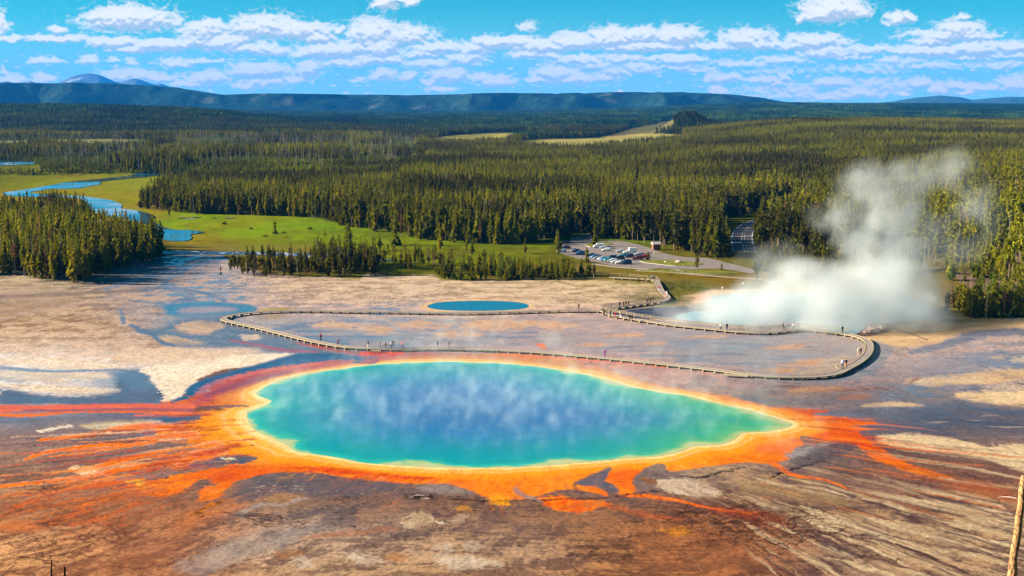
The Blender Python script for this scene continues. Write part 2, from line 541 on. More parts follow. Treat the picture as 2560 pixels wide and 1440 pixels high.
class Painter:
    """lays patches of mat, crust and water film over the ground colours, all measured in plan from the photo"""
    def __init__(s, X, Y, Z, PX, PY, C, W):
        s.X, s.Y, s.PX, s.PY, s.C, s.W = X, Y, PX, PY, C, W
        s.px0 = PX[0]; 
        s.ax = FPX / np.maximum(Y, 50); s.ay = FPX * CAM_H / np.maximum(Y, 50) ** 2
        s.n1 = fbm(X / 6, Y / 6, 4, 101).astype(np.float32)
        s.n2 = fbm(X / 6, Y / 6, 4, 102).astype(np.float32)
        s.n3 = fbm(X / 1.6, Y / 1.6, 4, 103).astype(np.float32)
        th = np.arctan2(Y - 247, X - 4); rad = np.hypot(X - 4, Y - 247)
        s.n4 = (fbm(th * 34 + .5 * s.n3, rad / 11, 4, 104) * 1.25).astype(np.float32)
        s.n5 = fbm(X / .7, Y / .7, 2, 105).astype(np.float32)
    def sl(s, xs, ys, pad):
        m = (s.PX > min(xs) - pad) & (s.PX < max(xs) + pad) & (s.PY > min(ys) - pad) & (s.PY < max(ys) + pad)
        r = np.where(m.any(1))[0]; c = np.where(m.any(0))[0]
        if len(r) == 0 or len(c) == 0:
            return None
        return np.s_[r[0]:r[-1] + 1, c[0]:c[-1] + 1]
    def warp(s, k, w):
        return (s.PX[k] + (s.n1[k] * w + s.n3[k] * w * 0.9 + s.n5[k] * (.2 + .35 * w)) * s.ax[k],
                s.PY[k] + (s.n2[k] * w + s.n3[k] * w * 0.9 + s.n5[k] * (.2 + .35 * w)) * s.ay[k])
    def put(s, k, a, col, col2, wet, mix=None):
        c = lin(col)
        if col2 is not None:
            t = ss(-0.35, 0.35, s.n4[k] * 0.6 + s.n3[k] * 0.6 if mix is None else mix)[..., None]
            c = c + (lin(col2) - c) * t
        c = c * (1 + .22 * s.n3[k] + .20 * s.n5[k] + .16 * s.n1[k])[..., None]
        if not wet: a = a * (1 - .38 * ss(.18, .5, s.n4[k] + .5 * s.n3[k]))
        s.C[k] = s.C[k] * (1 - a[..., None]) + c * a[..., None]
        if wet is not None:
            s.W[k] = s.W[k] * (1 - a) + wet * a
    def poly(s, pts, col, col2=None, soft=3, warp=1.1, alpha=1, wet=None, smooth=True, frag=0.0):
        soft = max(soft, 3.6)
        P = smooth_line(pts, 4, True) if smooth else np.array(pts, float)
        k = s.sl(P[:, 0], P[:, 1], 30)
        if k is None: return
        qx, qy = s.warp(k, warp)
        ins = in_poly(qx, qy, P)
        d = seg_dist(qx, qy, P, True)
        d = np.where(ins, d, -d)
        if frag: d = d + s.n3[k] * frag + s.n4[k] * frag
        a = ss(-soft, soft, d) * alpha
        s.put(k, a.astype(np.float32), col, col2, wet)
    def line(s, pts, ws, col, col2=None, soft=0.5, warp=0.8, alpha=1, wet=None, frag=0.0, ys=1.8):
        n0 = len(pts)
        P = smooth_line([(p[0], p[1], w) for p, w in zip(pts, ws if hasattr(ws, '__len__') else [ws] * n0)], 5)
        k = s.sl(P[:, 0], P[:, 1], float(P[:, 2].max()) * 2 + 12)
        if k is None: return
        qx, qy = s.warp(k, warp)
        d = seg_dist(qx, qy, P[:, :2], False, ys, np.maximum(P[:, 2] * ys, 0.6))
        if frag: d = d + s.n3[k] * frag + s.n4[k] * frag
        a = (1 - ss(1 - soft, 1 + soft, d)) * alpha
        s.put(k, a.astype(np.float32), col, col2, wet)
    def specks(s, box, col, dens, scale=1.0, seed=0, alpha=0.8, stretch=1.0):
        x0, y0, x1, y1 = box
        k = s.sl([x0, x1], [y0, y1], 0)
        if k is None: return
        n = fbm(s.X[k] / (scale * stretch), s.Y[k] / scale, 3, 200 + seed)
        e = ss(x0, x0 + (x1 - x0) * .25, s.PX[k]) * (1 - ss(x1 - (x1 - x0) * .25, x1, s.PX[k])) * ss(y0, y0 + (y1 - y0) * .3, s.PY[k]) * (1 - ss(y1 - (y1 - y0) * .3, y1, s.PY[k]))
        a = ss(dens, dens + 0.2, n + 0.25 * s.n1[k]) * e * alpha
        s.C[k] = s.C[k] * (1 - a[..., None]) + lin(col) * a[..., None]

def paint_ground(p):
    TAN, TAN2 = (212, 184, 148), (190, 158, 120)
    WHITE, WHITE2 = (234, 218, 198), (206, 188, 168)
    BLUE, BLUE2 = (88, 108, 150), (112, 122, 156)
    # --- left flat -------------------------------------------------
    p.line([(0, 742), (150, 736), (280, 728), (420, 722)], [5, 5, 4, 3], (120, 105, 108), alpha=.6)
    p.line([(-40, 812), (60, 784), (130, 770), (240, 752), (330, 738), (420, 722), (520, 700)], [3, 3, 3, 3, 3, 2, 2], (182, 158, 150), alpha=.8)
    p.poly([(-60, 745), (120, 752), (200, 760), (60, 780), (-60, 800)], (142, 122, 112), (165, 140, 120), soft=10, alpha=.6)
    p.poly([(280, 690), (420, 672), (560, 655), (600, 662), (480, 690), (330, 722), (240, 722)], (120, 112, 128), (165, 145, 135), soft=8, alpha=.55, wet=.5, frag=3)
    p.poly([(560, 640), (640, 640), (640, 660), (560, 670)], (205, 185, 175), soft=8, alpha=.6)
    # braided water from the river down to the shallow pool
    for pts, w in (([(700, 636), (600, 642), (530, 650), (490, 662), (430, 676), (340, 700), (265, 722)], [5, 7, 6, 5, 4, 5, 4]),
                   ([(520, 652), (470, 672), (440, 686), (415, 700), (410, 716), (440, 728), (480, 738), (470, 752)], [5, 4, 4, 4, 6, 4, 4, 4]),
                   ([(415, 712), (450, 722), (500, 730), (545, 742), (560, 752)], [4, 4, 3, 4, 4]),
                   ([(480, 738), (455, 748), (430, 756)], [4, 3, 3]),
                   ([(300, 775), (305, 790), (310, 808)], [3, 3, 3])):
        p.line(pts, w, (96, 116, 160), (140, 140, 165), frag=.4, wet=.75)
    # shallow pool at the bend of the walk
    p.poly([(405, 772), (420, 762), (460, 756), (520, 755), (580, 758), (630, 764), (645, 772), (630, 781), (600, 785), (540, 788), (470, 789), (415, 785)], (70, 118, 165), (82, 130, 172), soft=3, warp=.4, wet=.95)
    p.poly([(445, 778), (470, 770), (540, 768), (590, 772), (570, 778), (500, 782), (460, 783)], (195, 170, 160), (205, 150, 140), soft=8, warp=.3, alpha=.9)
    p.poly([(395, 790), (380, 778), (400, 770), (418, 776), (412, 790)], (90, 85, 105), TAN, soft=4, frag=3, alpha=.7)
    # wet sheet below it
    p.poly([(360, 826), (400, 818), (430, 803), (480, 790), (560, 792), (600, 806), (650, 824), (720, 845), (800, 864), (900, 878), (960, 884), (900, 896), (830, 893),
            (760, 886), (690, 880), (620, 869), (520, 870), (440, 866), (415, 855), (395, 842), (372, 834)], (94, 110, 146), (122, 128, 150), soft=7, warp=1.8, wet=.85, frag=6)
    p.poly([(440, 812), (480, 802), (540, 806), (560, 818), (510, 832), (450, 828)], TAN, (185, 145, 105), soft=4, frag=6, warp=1.5)
    p.poly([(395, 842), (430, 838), (480, 848), (520, 858), (470, 861), (410, 856)], TAN, TAN2, soft=3, frag=5, warp=1.2)
    p.poly([(600, 838), (640, 836), (655, 846), (610, 850)], (225, 195, 170), soft=3, frag=3)
    p.poly([(480, 815), (530, 822), (520, 836), (470, 833)], (225, 190, 150), (210, 160, 110), soft=4, frag=3, warp=.8, alpha=.8)
    for pts in ([(345, 828), (385, 838), (400, 855), (430, 862)], [(330, 815), (360, 826), (400, 830)]):
        p.line(pts, 4, (98, 116, 152), frag=.5, wet=.8)
    p.line([(580, 852), (640, 862), (700, 874), (790, 880)], [3, 4, 4, 3], (190, 95, 110), (150, 90, 110), alpha=.8, wet=.8)
    # white tongue between the two streams
    p.poly([(0, 898), (120, 895), (260, 905), (340, 922), (352, 925), (300, 930), (180, 926), (60, 915), (0, 912)], (222, 202, 178), WHITE, soft=5, frag=4, alpha=.8)
    p.poly([(0, 925), (90, 928), (200, 933), (290, 938), (260, 948), (150, 952), (0, 950)], WHITE, WHITE2, soft=3, frag=4, warp=.8)
    p.poly([(0, 958), (120, 962), (250, 970), (295, 975), (260, 982), (150, 984), (60, 972), (0, 965)], WHITE2, WHITE, soft=3, frag=4, warp=.8)
    p.line([(-20, 918), (60, 924), (150, 928), (280, 925), (340, 930)], [4, 4, 3, 3, 5], (122, 142, 182), alpha=.85, frag=.4, wet=.9)
    p.line([(-20, 895), (80, 902), (200, 908), (290, 915)], 2, WHITE, alpha=.8)
    p.poly([(0, 972), (60, 978), (130, 988), (260, 986), (300, 975), (285, 960), (300, 938), (355, 925), (372, 950), (395, 975), (413, 1006), (300, 1014), (150, 1012), (0, 1010)],
           (98, 96, 126), (88, 104, 136), soft=7, warp=1.4, wet=.9, frag=5)
    p.poly([(270, 930), (350, 924), (370, 945), (385, 970), (340, 975), (300, 955)], (96, 124, 166), (110, 118, 150), soft=10, alpha=.8, wet=1)
    p.poly([(352, 922), (420, 912), (560, 890), (690, 884), (742, 884), (705, 893), (640, 911), (591, 921), (537, 932), (497, 950), (466, 972), (460, 984), (440, 996), (415, 1006), (405, 995), (390, 965), (372, 940)],
           (232, 214, 192), (242, 232, 216), soft=2, warp=1.0, wet=0, frag=2)
    p.poly([(300, 885), (500, 872), (650, 872), (600, 890), (440, 905), (300, 908)], (214, 186, 160), (224, 202, 180), soft=8, alpha=.8, frag=4)
    # blue channel round the pool
    p.poly([(415, 1008), (440, 999), (463, 984), (468, 972), (500, 950), (540, 932), (592, 921), (640, 912), (705, 894), (750, 884), (840, 884), (905, 893), (900, 908), (845, 903), (739, 916),
            (672, 925), (605, 939), (551, 958), (520, 974), (490, 992), (455, 1005)], (40, 72, 128), (56, 80, 132), soft=2, warp=.3, wet=1)
    p.line([(497, 950), (540, 935), (575, 925), (592, 922)], [3, 5, 4, 2], (128, 74, 20), (110, 60, 18), alpha=.95)
    p.line([(480, 992), (462, 988)], 3, (120, 82, 60))
    # --- behind the walk ------------------------------------------
    p.poly([(1050, 770), (1068, 756), (1110, 751), (1200, 749), (1290, 752), (1328, 760), (1330, 768), (1280, 777), (1100, 780), (1060, 777)], (225, 190, 150), soft=3, warp=.4)
    for b in ((700, 748, 900, 776), (900, 740, 1080, 776), (640, 760, 800, 780)):
        p.specks(b, (120, 130, 165), .18, 3.0, 5, .7, 3)
    p.poly([(640, 776), (700, 770), (740, 772), (700, 778)], (170, 150, 60), soft=4, alpha=.8)
    p.poly([(640, 792), (700, 786), (720, 792), (660, 800)], (160, 140, 70), soft=6, alpha=.7)
    p.poly([(1640, 770), (1668, 760), (1660, 770), (1620, 778)], (170, 160, 60), soft=5, alpha=.7)
    # inside the loop: water films, sky reflection partly in their colour, and dry islands
    p.poly([(600, 800), (700, 792), (1000, 792), (1300, 790), (1480, 790), (1620, 815), (1850, 838), (2000, 832), (2140, 850), (2155, 870), (2130, 900), (2080, 930), (1950, 932), (1700, 905), (1400, 876), (1100, 864), (880, 862), (740, 835)], (158, 154, 160), (140, 144, 160), soft=8, alpha=.45, wet=.85, frag=6)
    p.specks((640, 790, 1000, 862), (108, 124, 166), -.05, 6, 7, .9, 3)
    p.specks((950, 790, 1500, 870), (118, 128, 165), .05, 5, 8, .8, 4)
    p.specks((1400, 835, 2160, 935), (112, 122, 156), .02, 5, 9, .7, 4)
    for c, w, h in (((835, 812), 60, 9), ((930, 820), 50, 8), ((1060, 812), 70, 10), ((1240, 812), 90, 14), ((1150, 835), 60, 7), ((1330, 808), 70, 8), ((960, 832), 40, 5), ((1400, 815), 50, 9)):
        p.poly([(c[0] - w, c[1] + h * .3), (c[0] - w * .3, c[1] - h), (c[0] + w * .8, c[1] - h * .5), (c[0] + w, c[1] + h * .4), (c[0], c[1] + h)], (216, 184, 152), (205, 158, 125), soft=3, warp=2.0, frag=7, alpha=.9)
    for c, w, h in (((1560, 838), 55, 4), ((1640, 858), 30, 3), ((1960, 868), 55, 5), ((2030, 902), 40, 4), ((2000, 912), 60, 5), ((1760, 842), 60, 4), ((1480, 862), 40, 4)):
        p.poly([(c[0] - w, c[1] + h * .6), (c[0], c[1] - h), (c[0] + w, c[1] - h * .9), (c[0] + w * .5, c[1] + h)], (214, 172, 140), (205, 150, 105), soft=2, warp=.8, frag=3, alpha=.85)
    p.poly([(2040, 915), (2090, 890), (2140, 900), (2120, 915), (2060, 935), (1980, 935)], (200, 180, 152), (180, 150, 120), soft=10, frag=4, alpha=.7)
    p.poly([(1900, 925), (1960, 918), (2000, 925), (1950, 934)], (200, 150, 90), soft=5, alpha=.7)
    p.poly([(1340, 862), (1350, 858), (1372, 866), (1366, 871)], (235, 120, 60), soft=3)
    # --- right: slate water film with crust islands ----------------
    p.poly([(2180, 880), (2195, 850), (2230, 862), (2215, 905), (2170, 938), (2100, 955), (1990, 955), (2080, 945), (2150, 915)], (92, 120, 150), (110, 125, 150), soft=4, alpha=.5, wet=.9)
    p.poly([(2170, 820), (2230, 810), (2350, 806), (2560, 800), (2640, 800), (2640, 822), (2450, 826), (2380, 838), (2350, 858), (2250, 866), (2180, 850), (2150, 836)], (222, 192, 146), (206, 168, 128), soft=4, frag=4, warp=1.5)
    p.poly([(2180, 806), (2300, 800), (2480, 796), (2560, 800), (2400, 806), (2250, 812)], (140, 130, 60), (190, 160, 90), soft=4, frag=3, alpha=.7)
    p.line([(2640, 830), (2480, 832), (2400, 850), (2340, 868), (2280, 880)], [8, 10, 10, 8, 5], (108, 112, 140), (130, 125, 145), frag=.4, alpha=.9, wet=.8)
    p.line([(2320, 850), (2280, 835), (2230, 822)], 2, (130, 115, 100), alpha=.7)
    p.poly([(2470, 890), (2560, 884), (2660, 880), (2660, 902), (2540, 908), (2500, 902)], (222, 194, 158), (120, 118, 140), soft=2, frag=6, warp=1)
    p.poly([(2262, 952), (2330, 942), (2450, 930), (2520, 924), (2660, 920), (2660, 955), (2560, 948), (2480, 962), (2400, 960), (2310, 966)], (220, 192, 154), (192, 160, 124), soft=2, frag=5, warp=1.5)
    p.poly([(2380, 985), (2450, 980), (2560, 975), (2660, 970), (2660, 1015), (2560, 1018), (2480, 1008), (2420, 1000)], (228, 202, 164), (214, 180, 140), soft=2, frag=5, warp=1.2)
    p.poly([(2155, 1015), (2200, 1006), (2240, 1004), (2310, 1012), (2280, 1017), (2200, 1016)], (226, 198, 158), (200, 168, 130), soft=2, frag=3, warp=.6)
    p.poly([(2310, 1055), (2360, 1058), (2330, 1060)], (180, 160, 145), soft=2)
    p.line([(1950, 965), (2060, 975), (2190, 970), (2260, 965), (2300, 940)], [4, 4, 5, 4, 3], (110, 84, 86), (150, 110, 100), alpha=.8, frag=.3)
    p.poly([(1970, 972), (2050, 966), (2110, 972), (2040, 980), (1980, 984)], (205, 160, 105), (180, 130, 90), soft=4, frag=3, alpha=.7)
    p.poly([(2110, 990), (2180, 985), (2160, 998), (2100, 1000)], (165, 108, 80), soft=5, frag=3, alpha=.7)
    p.poly([(2150, 1058), (2210, 1040), (2300, 1030), (2420, 1028), (2660, 1035), (2660, 1088), (2500, 1086), (2400, 1082), (2260, 1090), (2200, 1080)], (58, 64, 94), (92, 84, 100), soft=18, frag=12, alpha=.7, wet=.8)
    p.specks((2180, 1020, 2640, 1100), (190, 165, 145), .34, 3, 12, .8, 5)
    p.poly([(2190, 1092), (2260, 1083), (2330, 1090), (2420, 1104), (2500, 1122), (2660, 1165), (2660, 1195), (2560, 1180), (2500, 1160), (2420, 1140), (2330, 1128), (2250, 1118), (2210, 1105)],
           (224, 200, 162), (206, 178, 142), soft=2, frag=3.5, warp=1.0)
    p.poly([(2480, 1118), (2560, 1110), (2660, 1120), (2660, 1150), (2560, 1140)], (222, 198, 160), soft=4, frag=5, alpha=.9)
    # --- orange mats ----------------------------------------------
    P = smooth_line(ORANGE, 3, True)
    k = p.sl(P[:, 0], P[:, 1], 30)
    qx, qy = p.warp(k, 0.7)
    ins = in_poly(qx, qy, P)
    d = seg_dist(qx, qy, P, True); d = np.where(ins, d, -d)
    a = ss(-2.5, 3, d + p.n3[k] * 3.0 + p.n5[k] * 2 + p.n4[k] * 9 * ss(-40, -5, -np.abs(p.PX[k] - 500) + 260)).astype(np.float32)
    OT = np.array([[float(v) for v in l.split()] for l in """
420 1022 222 100 60 235 130 70
520 1000 165 70 85 215 95 80
560 962 205 92 88 150 70 90
640 945 150 62 82 195 85 92
700 915 208 100 98 180 82 95
800 908 200 95 100 188 90 98
900 900 188 92 100 150 90 105
1000 892 200 90 90 165 95 110
1150 890 195 115 115 170 110 120
1300 895 225 120 90 205 125 110
1450 920 225 130 100 200 135 120
1600 955 215 125 105 190 120 110
1750 985 205 110 95 180 105 100
1850 1003 190 85 80 215 105 70
1950 1025 205 85 60 230 100 45
2050 1035 235 105 35 200 80 60
2130 1055 238 110 35 215 85 45
2050 1060 222 92 45 196 75 60
2000 1085 240 112 38 225 100 50
2100 1085 225 78 25 238 105 30
2150 1100 236 92 18 222 60 20
2220 1140 242 118 22 225 90 25
2330 1180 238 120 28 200 85 35
1950 1120 240 118 30 232 108 45
1880 1130 245 125 40 235 112 40
1800 1135 246 135 50 235 120 50
1700 1150 248 150 62 238 125 50
1620 1165 245 125 45 235 105 40
1560 1220 250 128 12 240 110 20
1540 1180 235 85 25 240 105 35
1450 1190 246 135 50 238 120 55
1350 1200 248 138 62 244 128 50
1270 1215 250 132 40 244 122 30
1200 1215 248 128 25 242 118 25
1100 1195 246 132 45 236 112 35
1000 1190 240 105 20 246 125 30
920 1180 225 72 15 244 130 30
850 1170 220 64 14 246 140 35
780 1160 228 88 15 248 145 35
700 1160 236 110 20 228 90 25
640 1172 225 80 25 240 110 25
580 1190 235 105 20 215 80 30
530 1235 245 130 15 235 110 20
430 1210 232 95 22 245 130 20
360 1220 235 110 25 240 140 30
560 1120 195 70 55 225 105 45
500 1090 215 95 50 235 130 60
520 1060 200 80 65 222 110 60
580 1060 222 128 70 235 155 95
600 1090 235 140 70 222 110 50
650 1120 240 155 70 228 120 45
440 1075 235 125 45 240 150 80
560 1030 215 120 85 190 80 75
620 1010 222 145 105 200 95 80
580 1000 190 85 85 220 120 90
""".strip().splitlines()])
    wsum = np.full(a.shape, 1e-9, np.float32); A = np.zeros(a.shape + (3,), np.float32); B = A.copy()
    for r in OT:
        d2 = ((qx - r[0]) / 55) ** 2 + ((qy - r[1]) / 20) ** 2
        w = (np.exp(-d2) + 1e-4 / (1 + d2 * d2)).astype(np.float32)
        wsum += w; A += w[..., None] * lin(r[2:5]); B += w[..., None] * lin(r[5:8])
    A /= wsum[..., None]; B /= wsum[..., None]
    A = A * np.array([.98, 1.12, .30], np.float32); B = B * np.array([.95, 1.0, .30], np.float32)
    X, Y = p.X[k], p.Y[k]
    th = np.arctan2(Y - 247, X - 4) * 20
    st = fbm(th * 1.0 + p.n1[k] * .8, np.hypot(X - 4, Y - 247) / 14, 4, 301) + p.n3[k] * .35 + p.n4[k] * .6
    C = A + (B - A) * ss(-.4, .4, st + .4 * p.n5[k])[..., None]
    C = C * (1 + .22 * p.n3[k] + .2 * p.n5[k])[..., None]
    # yellow to cream bands against the water
    PP = smooth_line(POOL, 3, True)
    wx_, wy_ = flat(PP[:, 0], PP[:, 1])
    dw = seg_dist(X + p.n1[k] * .9, Y + p.n2[k] * .9, list(zip(wx_, wy_)), True)
    left = 1 - ss(600, 760, p.PX[k]); far = 1 - ss(940, 1060, p.PY[k]); 
    wid = 0.85 + .55 * left * (1 - far) - .25 * far * (1 - ss(850, 1000, p.PX[k])) + .15 * far
    farR = far * ss(900, 1300, p.PX[k])
    b1 = 1 - ss(5.5 * wid, 9.5 * wid, dw + p.n1[k] * 1.0)
    C = C + (lin((246, 158, 22)) * (1 - far)[..., None] + lin((226, 150, 105)) * far[..., None] - C) * (b1 * (.85 - .35 * far))[..., None]
    b2 = 1 - ss(1.7 * wid, 5.6 * wid, dw + p.n1[k] * .6)
    C = C + (lin((248, 186, 74)) - C) * (b2 * .9)[..., None]
    b3 = 1 - ss(0.8 * wid, 2.0 * wid, dw + p.n3[k] * .4)
    C = C + (lin((250, 222, 156)) - C) * (b3 * .95)[..., None]
    b4 = np.exp(-((dw - 3.2 * wid) / (.35 * wid)) ** 2)
    C = C + (lin((252, 214, 150)) - C) * (b4 * .4)[..., None]
    p.C[k] = p.C[k] * (1 - a[..., None]) + C * a[..., None]
    wn_ = np.clip(.06 + .4 * far + .3 * ss(.1, .5, p.n1[k]) * (1 - far), 0, 1)
    p.W[k] = p.W[k] * (1 - a) + wn_ * a
    # dark red band round the near side
    p.line([(705, 1172), (780, 1172), (860, 1178), (930, 1186), (1010, 1193), (1080, 1194)], [3, 5, 7, 7, 5, 3], (205, 52, 10), (222, 80, 14), soft=.8, alpha=.85)
    # dark blue shape inside the upper left band
    p.line([(880, 906), (925, 905), (940, 900)], [2, 4, 3], (52, 62, 110), alpha=.9, wet=1)
    p.line([(480, 1020), (560, 1016), (620, 1014)], [3, 4, 2], (92, 62, 92), alpha=.8, wet=.9)
    p.line([(480, 1028), (520, 1022), (560, 1024)], [4, 5, 2], (110, 60, 25), (90, 70, 80), alpha=.9)
    p.line([(470, 1014), (510, 996), (540, 978), (600, 955), (690, 932), (790, 915), (880, 903)], [5, 8, 10, 11, 9, 7, 4], (176, 62, 84), (196, 84, 92), soft=.9, alpha=.75, wet=.7)
    p.line([(520, 990), (570, 970), (640, 950), (720, 931)], [4, 7, 6, 3], (122, 50, 86), soft=.9, alpha=.6, wet=.9)
    p.line([(498, 982), (530, 960), (590, 942), (690, 922), (800, 908)], [3, 4, 4, 4, 3], (222, 112, 100), soft=.8, alpha=.7)
    # reddish film in front of the walk
    p.line([(740, 858), (800, 868), (860, 880), (920, 886), (1000, 884), (1100, 882)], [3, 4, 4, 6, 5, 4], (200, 70, 50), (160, 90, 100), soft=.8, alpha=.8, wet=1, frag=.4)
    p.line([(905, 884), (1000, 883)], [5, 5], (235, 70, 25), alpha=.9, wet=.9)
    p.line([(930, 888), (985, 892), (940, 900), (900, 908)], [3, 4, 4, 2], (205, 95, 90), alpha=.8, wet=1)
    p.line([(1250, 884), (1350, 889), (1450, 897), (1560, 906), (1680, 920)], [3, 4, 4, 4, 2], (238, 112, 60), (200, 120, 100), soft=.7, alpha=.9)
    p.line([(1440, 915), (1560, 918), (1600, 925)], [3, 5, 2], (228, 150, 118), (180, 130, 130), alpha=.7, frag=.4)
    # streams leaving left
    p.line([(-40, 1021), (80, 1021), (170, 1018), (300, 1016), (410, 1018), (480, 1016)], [9, 8, 7, 8, 8, 7], (226, 110, 70), (215, 90, 75), soft=.35, frag=.2, wet=.4)
    p.line([(-40, 1034), (70, 1038), (170, 1030), (300, 1027), (420, 1030), (500, 1036)], [4, 4, 4, 4, 5, 4], (240, 120, 20), (225, 100, 40), soft=.4, frag=.25, wet=.3)
    p.line([(60, 1026), (200, 1026), (340, 1024), (480, 1026)], [3, 3, 4, 4], (145, 78, 98), alpha=.8, wet=.7)
    p.line([(340, 1038), (430, 1037), (520, 1036)], [3, 5, 5], (222, 118, 80), (200, 80, 60), frag=.2)
    p.line([(400, 1052), (450, 1046), (500, 1040)], [8, 5, 3], (66, 74, 118), alpha=.9, wet=1)
    p.poly([(200, 1062), (260, 1056), (340, 1050), (400, 1050), (398, 1060), (320, 1068), (240, 1075)], (218, 202, 182), (160, 145, 100), soft=3, frag=4, warp=.6)
    p.line([(105, 1078), (150, 1070), (180, 1064)], [3, 4, 2], (226, 212, 196), frag=.3)
    O1, O2 = (240, 128, 30), (228, 140, 90)
    FING = [([(98, 1099), (150, 1096), (220, 1088), (300, 1074), (370, 1066), (440, 1068)], [4, 5, 6, 8, 9, 9]),
            ([(60, 1150), (110, 1132), (180, 1122), (250, 1112), (330, 1106), (420, 1092), (480, 1088)], [3, 4, 5, 6, 8, 8, 9]),
            ([(130, 1142), (220, 1132), (300, 1118), (390, 1104)], [2, 2, 3, 4]),
            ([(215, 1182), (270, 1160), (330, 1146), (410, 1134), (490, 1122), (540, 1112)], [5, 7, 8, 9, 9, 9]),
            ([(-40, 1220), (60, 1210), (150, 1200), (230, 1192), (300, 1176), (380, 1160), (460, 1148), (540, 1132)], [4, 4, 6, 8, 9, 11, 12, 12]),
            ([(0, 1290), (60, 1262), (120, 1238), (170, 1222), (240, 1214), (320, 1210), (380, 1204)], [3, 4, 6, 7, 6, 7, 8]),
            ([(130, 1310), (190, 1285), (230, 1258), (290, 1240), (350, 1230), (400, 1224)], [4, 5, 4, 4, 5, 6]),
            ([(180, 1312), (240, 1298), (290, 1285), (330, 1262), (350, 1250)], [3, 4, 4, 3, 2])]
    for i, (pts, w) in enumerate(FING):
        if i in (5, 6, 7):
            p.line(pts, [v * 1.5 for v in w], (205, 84, 38), (190, 96, 50), soft=.9, frag=.3, alpha=.75, warp=.8)
            p.line(pts, [v * .5 for v in w], (236, 118, 26), (215, 95, 35), soft=.7, frag=.3, alpha=.8, warp=.8)
        else:
            p.line(pts, [v * 1.15 for v in w], O2, (236, 190, 150), soft=.4, frag=.2, warp=.6)
            p.line(pts, [v * .8 for v in w], O1, (232, 105, 25), soft=.5, frag=.15, warp=.5)
    p.line([(440, 1178), (380, 1190), (300, 1200)], [4, 6, 3], (140, 118, 122), alpha=.8)
    p.poly([(175, 1172), (200, 1165), (235, 1172), (238, 1184), (205, 1190)], (232, 210, 180), (235, 170, 90), soft=3, frag=4)
    p.line([(395, 1098), (440, 1096), (470, 1098)], [2, 4, 2], (238, 190, 150), (110, 100, 110), frag=.4)
    p.line([(390, 1108), (440, 1103), (475, 1099)], [3, 3, 2], (92, 88, 104), alpha=.9)
    p.line([(160, 1104), (260, 1098), (330, 1092), (355, 1090)], [2, 3, 4, 2], (98, 92, 112), alpha=.9)
    p.line([(250, 1140), (330, 1128), (420, 1118), (490, 1110)], [3, 3, 3, 2], (108, 96, 102), alpha=.9)
    p.line([(300, 1168), (360, 1154), (430, 1143), (480, 1136)], [3, 5, 3, 2], (118, 100, 104), (200, 160, 120), alpha=.9)
    p.line([(370, 1164), (420, 1150), (450, 1146)], [4, 8, 4], (175, 70, 50), alpha=.8)
    p.line([(490, 1138), (540, 1126), (600, 1110)], [5, 8, 3], (180, 66, 48), alpha=.8)
    p.poly([(480, 1164), (520, 1150), (570, 1140), (620, 1138), (646, 1146), (620, 1156), (560, 1162), (500, 1170)], (72, 74, 104), (105, 84, 80), soft=3, frag=3, wet=.8)
    p.line([(560, 1147), (585, 1146)], 3, (230, 235, 190))
    p.line([(215, 1145), (160, 1160), (140, 1150)], 1, (180, 105, 60), alpha=.5)
    p.line([(330, 1205), (352, 1202), (348, 1216)], [4, 6, 3], (246, 170, 50), frag=.3)
    # threads of mat following the water, thinning outwards
    rr = np.random.RandomState(77)
    def threads(n, xr, yr, lr, cols, w, al, curl=.25):
        for _ in range(n):
            a0 = rr.uniform(*xr); b0 = rr.uniform(*yr)
            gx, gy = flat(a0, b0); dx, dy = gx - 4, gy - 247; q = math.hypot(dx, dy); dx /= q; dy /= q
            L_ = rr.uniform(*lr); cv = rr.uniform(-curl, curl); pts = []
            for t in np.linspace(0, 1, 6):
                ax_ = gx + dx * L_ * t - dy * cv * L_ * t * t; ay_ = gy + dy * L_ * t + dx * cv * L_ * t * t
                u_, v_ = project(ax_, ay_, 0.0); pts.append((float(u_), float(v_)))
            ww = rr.uniform(*w)
            p.line(pts, [ww * .4, ww, ww, ww * .8, ww * .5, ww * .2], cols[rr.randint(len(cols))], None, soft=.7, frag=.45, alpha=rr.uniform(*al), warp=.7)
    threads(22, (250, 560), (1060, 1200), (12, 34), [(238, 132, 34), (222, 104, 44), (236, 150, 90), (200, 80, 50)], (1.2, 3.4), (.5, .95))
    threads(44, (480, 650), (1035, 1165), (4, 16), [(196, 72, 42), (214, 96, 40), (170, 60, 50), (150, 62, 44), (240, 160, 80)], (.8, 2.0), (.4, .8))
    threads(30, (700, 1500), (1168, 1215), (3, 8), [(222, 88, 20), (200, 70, 18), (246, 170, 60)], (.8, 1.8), (.3, .6))
    threads(26, (1950, 2150), (1040, 1110), (6, 20), [(200, 70, 22), (240, 130, 30), (170, 60, 34)], (.8, 2.2), (.4, .8))
    threads(14, (230, 520), (1060, 1200), (10, 30), [(104, 94, 100), (124, 108, 108), (92, 80, 84), (220, 180, 150)], (1.0, 2.6), (.5, .9))
    threads(30, (120, 520), (1200, 1290), (8, 26), [(214, 104, 40), (190, 92, 48), (168, 84, 52), (96, 66, 56)], (1.0, 2.6), (.35, .75))
    threads(26, (560, 1500), (1190, 1250), (5, 16), [(220, 120, 40), (150, 100, 70), (70, 58, 66), (90, 66, 60)], (1.0, 2.4), (.3, .7))
    threads(30, (1900, 2300), (1110, 1230), (16, 44), [(224, 112, 36), (170, 84, 48), (72, 56, 62), (84, 62, 58), (196, 172, 140)], (1.0, 2.6), (.35, .8))
